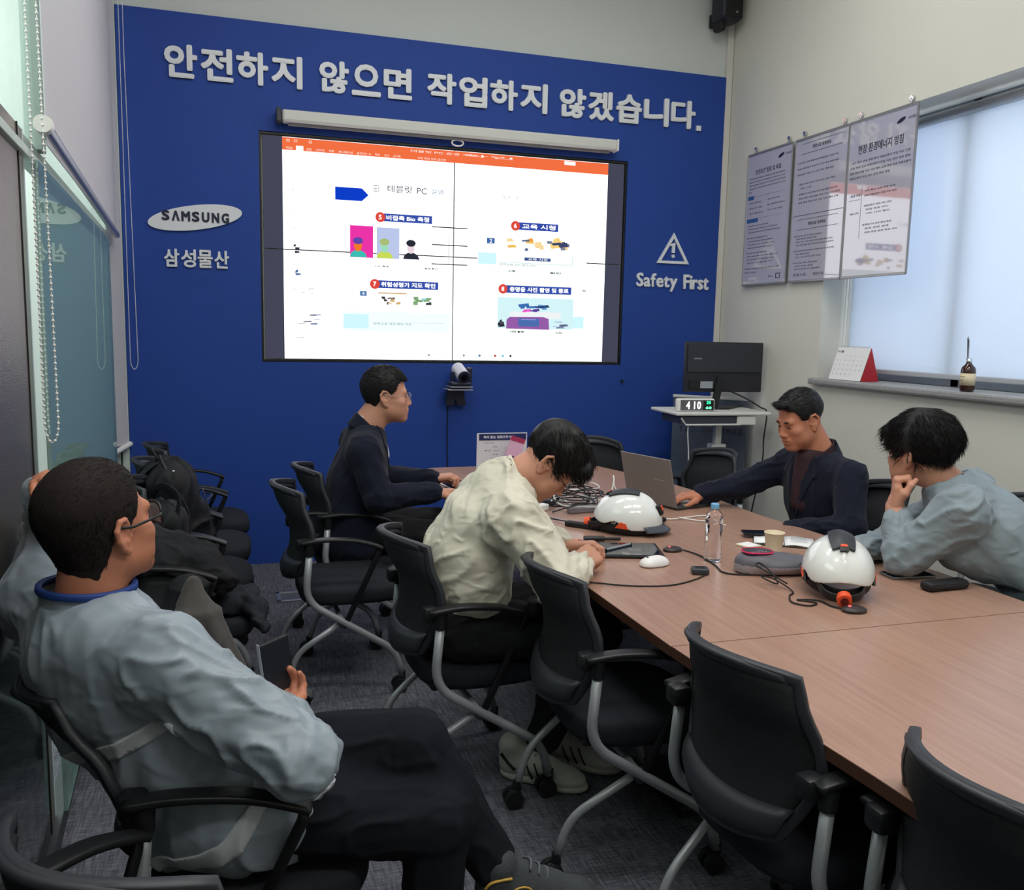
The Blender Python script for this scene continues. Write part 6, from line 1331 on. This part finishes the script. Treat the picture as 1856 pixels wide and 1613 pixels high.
torso_field(F, [(A_(0.35, -1.61, 0.52), 0.20, 0.17, 0.15), (A_(0.355, -1.61, 0.64), 0.195, 0.16, 0.15), (A_(0.375, -1.61, 0.79), 0.20, 0.148, 0.15), (A_(0.40, -1.61, 0.91), 0.195, 0.118, 0.11)], (0, 1, 0), 0.06)
for sh, el, wr in ((shR, elR, wrR), (shL, elL, wrL)): F.cone(neck - A_(0.01, 0, 0.055), sh, 0.080, 0.076, 0.05); F.cone(sh, el, 0.078, 0.066, 0.035); F.cone(el, wr, 0.064, 0.045, 0.02)
F.cone(neck + A_(0.055, 0, -0.02), neck + A_(0.10, 0, -0.25), 0.036, 0.03, 0.0, 'sub'); F.cone(neck, neck + A_(0.02, 0, 0.12), 0.076, 0.09, 0.008, 'sub')
limbs = [(A_(0.35, -1.61, 0.5), A_(0.40, -1.61, 0.95), 0.16, 0.006, 6, 1.0)] + [(a, b, .06, .008, 12, 1.2) for a, b in ((shR, elR), (elR, wrR), (shL, elL), (elL, wrL))]
o, V, Fc, N = cloth('coat', F, limbs, NAVY, t, 31)
lapels(o, V, Fc, N, neck, A_(1, 0, 0), NAVY)
SHW = mat('white shirt', (206, 208, 222), 0.6)
collar('shirt_collar', SHW, t, neck + A_(0.0, 0, -0.005), A_(0.30, 0, 1), 0.074, 0.071, 0.042, A_(1, 0, 0), 0.35, 0.022, 0.004)
collar('coat_collar', NAVY, o, neck + A_(-0.006, 0, -0.030), A_(0.35, 0, 1), 0.100, 0.079, 0.068, A_(1, 0, 0), 1.0, 0.05, 0.006)
F = Field(neck - 0.2, neck + 0.2, 0.008); F.cone(neck + A_(0.045, 0, -0.03), neck + A_(0.062, 0, -0.15), 0.032, 0.040); V, Fc = F.mesh(); link('shirt', np_mesh('shirt', V, Fc), SHW, t)
legs(t, A_(0.38, -1.61, 0.565), [A_(0.40, -1.53, 0.57), A_(0.40, -1.69, 0.57)], [A_(0.80, -1.50, 0.56), A_(0.80, -1.72, 0.54)], [A_(0.78, -1.48, 0.12), A_(0.74, -1.74, 0.12)], BLKC, seed=4, h=0.010)
for y in (-1.48, -1.74): shoe('shoe', A_(0.74, y, 0.002), (1, 0, 0), (0, 0, 1), mat('black leather', (20, 20, 22), .3), SOLEB, t, 1.05)

# ================= man in the cream jacket, head bowed =================
t = person('man in a cream jacket bowing his head over the tablet'); parts = []
s_ = 1.02; R = frame(-18, -54, 0); c = A_(0.828, -3.057, 1.096); neck = A_(0.705, -3.035, 1.035)
hs = dict(t=(0.020, 0.024, 0.014, 0.016), line=[(-0.13, -0.060), (-0.06, -0.052), (-0.035, -0.020), (-0.012, 0.022), (0.012, 0.010), (0.024, -0.012), (0.036, 0.0), (0.05, 0.03), (0.07, 0.045)], fringe=0.040, peak=0.0, tuft=0.0038, rag=4, tf=(60, 30, 30), extra=[((0.0, 0.080, 0.078), (0.060, 0.034, 0.036)), ((-0.03, 0.05, 0.11), (0.04, 0.05, 0.03)), ((0.03, 0.0, 0.125), (0.04, 0.05, 0.02))])
L = add_head(t, parts, R, c, s_, neck, hs, 9, lambda q: (0.6 * q[0] / 0.07, 1.0, -0.5), SKIN, 3200, 0.038, 0.0010, 0.18, eyes=True)
glasses(L, t, s_, BLACK, 0.0015, 0.023, 0.016)
shR, shL = A_(0.655, -3.225, 0.945), A_(0.665, -2.85, 0.945); elR, wrR = A_(0.765, -3.355, 0.765), A_(0.895, -3.205, 0.785); elL, wrL = A_(0.835, -2.83, 0.79), A_(0.93, -2.98, 0.785); pel = A_(0.50, -3.03, 0.585)
parts.append(hand_field(wrR, (0.50, 0.42, 0.10), (0.35, -0.45, 0.85), -1, [(0.75, 1.15, .6), (0.85, 1.15, .6), (0.9, 1.2, .6), (0.95, 1.2, .6)], 1.05, fore=elR, thumb=(0.4, 0.9))); parts.append(hand_field(wrL, (0.80, -0.15, 0.05), (0.0, 0.2, 1), -1, [(0.6, 0.9, .5)] * 4, 1.05, fore=elL, thumb=(0.5, 0.8)))
core(parts, [(neck, A_(0.55, -3.03, 0.90), 0.06, 0.11), (A_(0.55, -3.03, 0.90), pel, 0.10, 0.11), (shR, elR, 0.05, 0.04), (shL, elL, 0.05, 0.04), (shL, shR, 0.06, 0.06), (elR, wrR, 0.04, 0.025), (elL, wrL, 0.04, 0.025), (pel, A_(0.9, -3.05, 0.52), 0.09, 0.06)])
finish_body(t, parts, SKIN)
CREAM = crinkle(mat('cream nylon jacket', (206, 201, 184), 0.5, spec=0.35, sheen=0.1), 14, 0.75)
F = bbox_field([shR, shL, elR, elL, wrR, wrL, pel, neck], 0.2, 0.0072)
torso_field(F, [(A_(0.565, -3.03, 0.635), 0.170, 0.128, 0.075), (A_(0.555, -3.03, 0.70), 0.182, 0.140, 0.11), (A_(0.555, -3.03, 0.79), 0.192, 0.145, 0.13), (A_(0.60, -3.03, 0.895), 0.20, 0.125, 0.11), (A_(0.665, -3.035, 0.955), 0.175, 0.10, 0.08)], (0, 1, 0), 0.05)
for sh, el, wr in ((shR, elR, wrR), (shL, elL, wrL)): F.cone(neck - A_(0.01, 0, 0.04), sh, 0.078, 0.078, 0.05); F.cone(sh, el, 0.085, 0.070, 0.035); F.cone(el, wr - 0.2 * (wr - el), 0.069, 0.050, 0.02); F.cone(wr - 0.22 * (wr - el), wr - 0.12 * (wr - el), 0.046, 0.044, 0.006)
nd = unit(c - neck + A_(0, 0, 0.02)); F.cone(neck - nd * 0.05, neck + nd * 0.012, 0.092, 0.084, 0.04); F.cone(neck + nd * 0.012, neck + nd * 0.14, 0.072, 0.10, 0.008, 'sub')
limbs = [(pel, A_(0.54, -3.03, 0.78), 0.15, 0.016, 13, 1.8), (A_(0.52, -3.03, 0.75), A_(0.66, -3.03, 0.97), 0.15, 0.012, 10, 1.8)] + [(a, b, .06, .015, 17, 1.8) for a, b in ((shR, elR), (elR, wrR), (shL, elL), (elL, wrL))]
o, V, Fc, N = cloth('jacket', F, limbs, CREAM, t, 47, 1, 0.04)
collar('collar', CREAM, o, neck - nd * 0.012, nd, 0.086, 0.076, 0.056, A_(0.6, -0.2, -1), 0.6, 0.012, 0.006)
legs(t, A_(0.54, -3.04, 0.56), [A_(0.55, -2.95, 0.565), A_(0.55, -3.12, 0.565)], [A_(0.96, -2.93, 0.56), A_(0.97, -3.19, 0.54)], [A_(0.90, -2.95, 0.14), A_(0.82, -3.10, 0.15)], BLKC, (0.098, 0.078, 0.06), seed=14, h=0.009)
WSH = mat('off white leather shoe', (176, 178, 168), 0.55); o1, M1_ = shoe('shoe', A_(0.70, -3.05, 0.002), (0.78, -0.62, 0), (0, 0, 1), WSH, WSH, t, 1.1); o2, M2_ = shoe('shoe', A_(0.86, -2.97, 0.002), (0.80, -0.60, 0), (0, 0, 1), WSH, WSH, t, 1.1)
for o_, M_ in ((o1, M1_), (o2, M2_)):
    for x in (0.095, 0.122, 0.149):
        b = B(); b.tube([M_(x + 0.012, 0.045, 0.026), M_(x, 0.046, 0.045), M_(x - 0.014, 0.036, 0.072)], 0, 6, flat=(0.010, 0.005)); b.out('stripe', BLACKM, o_)
    b = B(); b.tube([M_(0.0, 0.036, 0.085), M_(0.03, 0.042, 0.06), M_(0.05, 0.044, 0.045)], 0, 6, flat=(0.022, 0.006)); b.out('heel_patch', BLACKM, o_)

# ================= man in the navy blazer at the laptop =================
t = person('man in a navy blazer and dark red shirt reaching for the laptop'); parts = []
s_ = 1.05; R = frame(182, -20, 0); c = A_(2.224, -2.473, 1.164); neck = A_(2.325, -2.485, 1.015)
hs = dict(t=(0.010, 0.016, 0.006, 0.008), line=[(-0.13, -0.058), (-0.06, -0.052), (-0.035, -0.018), (-0.015, 0.026), (0.008, 0.012), (0.020, -0.004), (0.032, 0.010), (0.05, 0.045), (0.07, 0.07)], fringe=0.076, peak=-0.006, tuft=0.0026, rag=3, extra=[((0.0, 0.076, 0.098), (0.046, 0.020, 0.016))])
L = add_head(t, parts, R, c, s_, neck, hs, 15, lambda q: (0.1, 0.9, 0.3), SKIN2, 2000, 0.022, 0.0009, 0.12, fat=1.05, neck_r=0.060)
shR, shL = A_(2.33, -2.28, 0.945), A_(2.34, -2.69, 0.945); elR, wrR = A_(2.10, -2.235, 0.835), A_(1.91, -2.19, 0.79); elL, wrL = A_(2.27, -2.80, 0.74), A_(2.10, -2.62, 0.70); pel = A_(2.44, -2.48, 0.585)
parts.append(hand_field(wrR, (-0.92, 0.05, -0.10), (-0.05, 0.0, 1), -1, [(0.15, 0.35, .25), (0.2, 0.45, .3), (0.25, 0.5, .3), (0.3, 0.5, .3)], 1.05, fore=elR, thumb=(0.6, 0.5)))
core(parts, [(neck, A_(2.34, -2.48, 0.88), 0.06, 0.12), (A_(2.34, -2.48, 0.88), pel, 0.12, 0.12), (shR, elR, 0.05, 0.04), (shL, elL, 0.05, 0.04), (shL, shR, 0.06, 0.06), (elR, wrR, 0.04, 0.025), (elL, wrL, 0.04, 0.03), (pel, A_(2.05, -2.4, 0.5), 0.09, 0.06)])
finish_body(t, parts, SKIN2)
F = bbox_field([shR, shL, elR, elL, wrR, wrL, pel, neck], 0.2, 0.0082)
torso_field(F, [(A_(2.42, -2.48, 0.56), 0.185, 0.15, 0.12), (A_(2.40, -2.48, 0.66), 0.185, 0.145, 0.14), (A_(2.36, -2.48, 0.79), 0.20, 0.138, 0.14), (A_(2.335, -2.485, 0.895), 0.20, 0.112, 0.10)], (0, 1, 0), 0.06)
for sh, el, wr in ((shR, elR, wrR), (shL, elL, wrL)): F.cone(neck - A_(0, 0, 0.045), sh, 0.075, 0.064, 0.05); F.cone(sh - A_(0, 0, 0.01), el, 0.070, 0.060, 0.035); F.cone(el, wr, 0.060, 0.042, 0.02)
F.cone(neck + A_(-0.085, 0, 0.0), neck + A_(-0.115, 0, -0.17), 0.050, 0.028, 0.0, 'sub'); F.cone(neck - A_(0, 0, .01), neck + A_(-0.05, 0, 0.12), 0.076, 0.10, 0.008, 'sub')
limbs = [(pel, A_(2.335, -2.48, 0.95), 0.16, 0.007, 7, 1.4)] + [(a, b, .06, .009, 13, 1.3) for a, b in ((shR, elR), (elR, wrR), (shL, elL), (elL, wrL))]
o, V, Fc, N = cloth('blazer', F, limbs, NAVY, t, 53)
lapels(o, V, Fc, N, neck, A_(-1, 0, 0), NAVY)
MAR = mat('dark maroon shirt', (52, 26, 34), 0.75)
F = Field(neck - 0.26, neck + 0.16, 0.0055); F.cone(neck + A_(0.0, 0, -0.06), neck + A_(-0.01, 0, 0.0), 0.080, 0.070); F.cone(neck + A_(-0.05, 0, -0.02), neck + A_(-0.045, 0, -0.22), 0.062, 0.075, 0.02); V, Fc = F.mesh(); link('shirt', np_mesh('shirt', V, Fc), MAR, t)
collar('shirt_collar', MAR, t, neck + A_(-0.004, 0, 0.012), A_(-0.35, 0, 1), 0.077, 0.073, 0.034, A_(-1, 0, 0), 0.5, 0.02, 0.004); collar('blazer_collar', NAVY, o, neck + A_(0.006, 0, -0.022), A_(-0.35, 0, 1), 0.100, 0.088, 0.062, A_(-1, 0, 0), 1.2, 0.05, 0.007, 1.0)
legs(t, A_(2.41, -2.48, 0.565), [A_(2.38, -2.38, 0.57), A_(2.38, -2.57, 0.57)], [A_(2.00, -2.32, 0.55), A_(2.00, -2.62, 0.54)], [A_(2.03, -2.30, 0.12), A_(2.05, -2.64, 0.12)], BLKC, seed=24, h=0.011)
for y in (-2.30, -2.64): shoe('shoe', A_(2.09, y, 0.002), (-1, 0, 0), (0, 0, 1), MATS['black leather'], SOLEB, t, 1.05)

# ================= man leaning on his elbow, right edge =================
t = person('man in a grey shirt jacket leaning on the table, chin on his fist'); parts = []
s_ = 1.05; R = frame(104, -2, -6); c = A_(2.119, -3.31, 1.138); neck = A_(2.195, -3.40, 1.020)
hs = dict(t=(0.020, 0.028, 0.020, 0.036), line=[(-0.15, -0.070), (-0.06, -0.058), (-0.035, -0.022), (-0.012, 0.020), (0.012, 0.010), (0.024, -0.004), (0.036, 0.006), (0.05, 0.02), (0.07, 0.028)], fringe=0.026, peak=0.0, tuft=0.0038, rag=3, tf=(55, 22, 22), extra=[((0.0, -0.075, 0.045), (0.070, 0.055, 0.070)), ((0.0, 0.075, 0.070), (0.066, 0.036, 0.036))])
L = add_head(t, parts, R, c, s_, neck, hs, 19, lambda q: (0.5 * q[0] / 0.07, 0.9 if q[1] > -0.02 else -0.5, -0.6 - 4 * max(0, 0.08 - q[2])), SKIN, 5200, 0.050, 0.0011, 0.08)
shL, shR = A_(2.09, -3.555, 0.975), A_(2.37, -3.30, 0.985); elL, wrL = A_(1.985, -3.43, 0.800), A_(2.005, -3.345, 0.955); elR, wrR = A_(2.18, -3.18, 0.79), A_(1.975, -3.235, 0.775); pel = A_(2.70, -3.70, 0.585)
parts.append(hand_field(wrL, (0.10, 0.10, 0.9), (-0.60, 0.45, 0.1), 1, [(1.3, 1.5, .9)] * 4, 1.05, fore=elL, thumb=(0.3, 1.0))); parts.append(hand_field(wrR, (-0.9, -0.25, 0.0), (0, 0, 1), -1, [(0.4, 0.6, .4)] * 4, 1.0, fore=elR))
core(parts, [(neck, A_(2.27, -3.46, 0.93), 0.06, 0.11), (A_(2.27, -3.46, 0.93), pel, 0.10, 0.11), (shR, elR, 0.05, 0.04), (shL, elL, 0.05, 0.04), (shL, shR, 0.06, 0.06), (elR, wrR, 0.04, 0.025), (elL, wrL, 0.035, 0.022), (pel, A_(2.3, -3.6, 0.52), 0.09, 0.06)])
finish_body(t, parts, SKIN)
GRJ = crinkle(mat('blue grey shirt fabric', (130, 142, 150), 0.6, spec=0.3, sheen=0.1), 13, 0.7); lat = unit(shR - shL)
F = bbox_field([shR, shL, elR, elL, wrR, wrL, pel, neck], 0.2, 0.0075)
torso_field(F, [(A_(2.70, -3.70, 0.60), 0.18, 0.15, 0.13), (A_(2.58, -3.63, 0.70), 0.18, 0.14, 0.14), (A_(2.44, -3.55, 0.815), 0.19, 0.135, 0.14), (A_(2.31, -3.47, 0.905), 0.195, 0.118, 0.12), (A_(2.22, -3.425, 0.96), 0.17, 0.095, 0.08)], lat, 0.05)
for sh, el, wr, q in ((shR, elR, wrR, 0.0), (shL, elL, wrL, 0.30)): F.cone(neck - A_(-0.02, 0.01, 0.05), sh, 0.078, 0.076, 0.05); F.cone(sh, el, 0.080, 0.066, 0.03); F.cone(el, wr - q * (wr - el), 0.063, 0.046, 0.015)
nd = unit(c - neck + A_(0.03, -0.03, 0.02)); F.cone(neck - nd * 0.05, neck + nd * 0.012, 0.094, 0.086, 0.04); F.cone(neck + nd * 0.014, neck + nd * 0.14, 0.072, 0.10, 0.008, 'sub')
F.cone(A_(2.27, -3.52, 0.82), A_(2.66, -3.74, 0.66), 0.10, 0.17, 0.05); F.cone(A_(2.15, -3.50, 0.83), A_(2.36, -3.58, 0.80), 0.07, 0.11, 0.04)
F.box((2.0, -3.4, 0.62), (0.30, 0.5, 0.1075), 0.002, None, 0.0, 'sub')
limbs = [(A_(2.70, -3.70, 0.60), A_(2.40, -3.53, 0.84), 0.14, 0.015, 9, 2.4), (A_(2.40, -3.53, 0.84), A_(2.22, -3.42, 0.97), 0.14, 0.010, 9, 1.6)] + [(a, b, .06, .013, 16, 1.6) for a, b in ((shR, elR), (elR, wrR), (shL, elL), (elL, wrL))]
o, V, Fc, N = cloth('shirt_jacket', F, limbs, GRJ, t, 67, 1, 0.04)
collar('collar', GRJ, o, neck - nd * 0.014, nd, 0.090, 0.078, 0.058, A_(-0.3, 1, 0), 0.7, 0.016, 0.006)
B().tube([wrL - 0.10 * unit(wrL - elL) * 0.3 + (unit(np.cross(wrL - elL, A_(0, 1, 0))) * math.cos(q) + unit(np.cross(wrL - elL, np.cross(wrL - elL, A_(0, 1, 0)))) * math.sin(q)) * 0.030 for q in [2 * PI * i / 20 for i in range(20)]], 0.0028, 6, closed=True).out('bracelet', mat('brown cord', (92, 72, 50), .7), t, True)
legs(t, A_(2.70, -3.68, 0.565), [A_(2.66, -3.58, 0.57), A_(2.66, -3.76, 0.57)], [A_(2.28, -3.50, 0.55), A_(2.30, -3.80, 0.54)], [A_(2.30, -3.48, 0.12), A_(2.34, -3.82, 0.12)], BLKC, seed=34, h=0.011)
for y in (-3.48, -3.82): shoe('shoe', A_(2.38, y, 0.002), (-1, 0, 0), (0, 0, 1), MATS['black leather'], SOLEB, t, 1.05)
# ------------------------------------------------------------------ bags and coats on the chairs along the glass
BAG = mat('black nylon', (20, 21, 26), 0.6, spec=0.35, bump=0.3, bscale=260)
t = thing('backpack', 'black backpack standing on the chairs along the glass partition', 'backpack', (-0.44, -1.52, 0.47), math.radians(6))
F = Field((-0.24, -0.26, -0.02), (0.24, 0.26, 0.56), 0.008)
RB = np.array(Matrix.Rotation(math.radians(-14), 3, 'Y'))
F.box((0.0, 0, 0.20), (0.105, 0.155, 0.20), 0.07, RB); F.ell((-0.045, 0, 0.37), (0.095, 0.13, 0.085), RB, 0.06); F.box((0.085, 0, 0.14), (0.055, 0.115, 0.11), 0.04, RB, 0.02)
V, Fc = F.mesh(); V = smooth(V, Fc, 1); N = normals(V, Fc); V = folds(V, N, [((0, 0, 0.0), (-0.05, 0, 0.42), 0.12, 0.011, 9, 1.5)], 5); V[:, 2] = np.maximum(V[:, 2], 0.0); link('body', np_mesh('body', V, Fc), BAG, t)
B().tube(catmull([(0.12, -0.10, 0.26), (0.15, -0.02, 0.275), (0.12, 0.10, 0.26)], 6), 0.004, 6).tube(catmull([(0.05, -0.15, 0.10), (0.03, -0.165, 0.25), (-0.05, -0.12, 0.42), (-0.07, 0, 0.46), (-0.05, 0.12, 0.42), (0.03, 0.16, 0.25)], 6), 0.004, 6).out('zipper', DARKGREY, t, True)
B().tube(catmull([(-0.08, -0.04, 0.45), (-0.10, -0.03, 0.49), (-0.10, 0.03, 0.49), (-0.08, 0.04, 0.45)], 5), 0, 8, flat=(0.022, 0.008)).out('handle', BAG, t, True)
for s_ in (-1, 1): B().tube(catmull([(-0.09, s_ * 0.06, 0.44), (-0.17, s_ * 0.08, 0.36), (-0.18, s_ * 0.10, 0.20), (-0.10, s_ * 0.12, 0.04)], 6), 0, 8, flat=(0.055, 0.012)).out('strap', BAG, t, True)
B().tube(catmull([(0.10, -0.15, 0.33), (0.13, -0.16, 0.20), (0.13, -0.15, 0.06)], 5), 0, 8, flat=(0.012, 0.004)).out('side_webbing', DARKGREY, t, True); B().box((-0.02, -0.165, 0.40), (0.012, 0.006, 0.034), 0.002).out('buckle', CHROME, t)
t = thing('shoulder_bag', 'soft black shoulder bag with a yellow tag beside the backpack', 'bag', (-0.47, -1.98, 0.47), 0.2)
F = Field((-0.2, -0.2, -0.02), (0.2, 0.2, 0.42), 0.008); F.box((0, 0, 0.15), (0.10, 0.14, 0.15), 0.06, RB); F.ell((-0.02, 0, 0.27), (0.09, 0.12, 0.07), None, 0.05)
V, Fc = F.mesh(); N = normals(V, Fc); V = folds(V, N, [((0, 0, 0), (-0.03, 0, 0.3), 0.11, 0.012, 10, 2)], 8); V[:, 2] = np.maximum(V[:, 2], 0.0); link('body', np_mesh('body', V, Fc), BAG, t)
B().tube(catmull([(0.02, -0.12, 0.24), (0.05, -0.10, 0.36), (0.0, 0.0, 0.40), (-0.03, 0.10, 0.33), (-0.02, 0.13, 0.2)], 6), 0, 8, flat=(0.03, 0.006)).out('strap', BAG, t, True)
B().box((0.095, -0.09, 0.14), (0.004, 0.012, 0.07), 0.001, rot=Matrix.Rotation(0.3, 4, 'X')).out('tag', mat('yellow tag', (206, 190, 70), .5), t); B().box((0.112, -0.04, 0.10), (0.004, 0.05, 0.012), 0.001).out('clasp', CHROME, t)
def drape(label, name, pts, k, m, seed, fold_axis, amp=0.014, h=0.0085, floor=None):
    Q = [p for a, b, ra, rb in pts for p in (a, b)]; F = bbox_field(Q, 0.13, h)
    for a, b, ra, rb in pts: F.cone(a, b, ra, rb, k)
    V, Fc = F.mesh(); V = smooth(V, Fc, 1); N = normals(V, Fc); V = folds(V, N, [(fold_axis[0], fold_axis[1], 0.06, amp, 11, 0.4)], seed); 
    o = link(name, np_mesh(name, V, Fc), m); return tag(o, label, 'coat')
BC = mat('black coat cloth', (16, 17, 22), 0.85, bump=0.2, bscale=300); TP = mat('taupe coat cloth', (74, 70, 68), 0.75, bump=0.2, bscale=300, sheen=0.2)
drape('black coat draped over the armrest of the nearest chair along the glass', 'coat', [(A_(-0.46, -2.38, 0.70), A_(-0.30, -2.46, 0.66), 0.085, 0.060), (A_(-0.30, -2.46, 0.66), A_(-0.22, -2.52, 0.60), 0.055, 0.040), (A_(-0.44, -2.45, 0.66), A_(-0.46, -2.62, 0.40), 0.08, 0.07), (A_(-0.34, -2.60, 0.60), A_(-0.40, -2.66, 0.42), 0.06, 0.07)], 0.04, BC, 3, ((-0.48, -2.4, 0.7), (-0.22, -2.5, 0.6)))
tps = []
for i in range(7):
    q = i / 6 - 0.5; tps.append((A_(-0.330 + 0.02 * q, -2.66, 0.655 - 0.02 * abs(q)), A_(-0.315 + 0.10 * q, -2.69 - 0.02 * (i % 2), 0.54), 0.010, 0.026)); tps.append((A_(-0.315 + 0.10 * q, -2.69 - 0.02 * (i % 2), 0.54), A_(-0.29 + 0.27 * q, -2.74 - 0.025 * (i % 2), 0.26 + 0.03 * (i % 3)), 0.026, 0.034))
o = drape('taupe grey coat hanging down in front of the black coat, pinched at its top', 'coat', tps, 0.012, TP, 6, ((-0.335, -2.6, 0.4), (-0.25, -2.85, 0.4)), 0.008)
o2 = drape('crumpled dark jacket lying on the seat of the nearest chair along the glass', 'jacket', [(A_(-0.24, -2.34, 0.50), A_(-0.12, -2.48, 0.49), 0.045, 0.030), (A_(-0.12, -2.48, 0.48), A_(-0.09, -2.56, 0.42), 0.028, 0.014), (A_(-0.22, -2.46, 0.50), A_(-0.14, -2.38, 0.50), 0.04, 0.035)], 0.03, mat('dark navy jacket cloth', (24, 27, 36), 0.8), 9, ((-0.24, -2.34, 0.5), (-0.1, -2.5, 0.45)), 0.016)
for p_ in (o2,): p_['category'] = 'jacket'
t = thing('tote_bag', 'pale grey bag half hidden behind the taupe coat', 'bag', (-0.44, -2.83, 0.0), 0.3)
F = Field((-0.14, -0.12, 0.20), (0.14, 0.12, 0.56), 0.008); F.box((0, 0, 0.38), (0.07, 0.05, 0.12), 0.03); V, Fc = F.mesh(); N = normals(V, Fc); V = folds(V, N, [((0, 0, 0.25), (0, 0, 0.5), 0.06, 0.012, 14, 2)], 4); link('body', np_mesh('body', V, Fc), mat('pale grey nylon', (140, 144, 152), .6), t)
B().tube(catmull([(-0.03, -0.05, 0.48), (0.0, -0.05, 0.56), (0.03, -0.05, 0.48)], 5), 0.005, 6).out('handle', BAG, t, True)
flush_text()
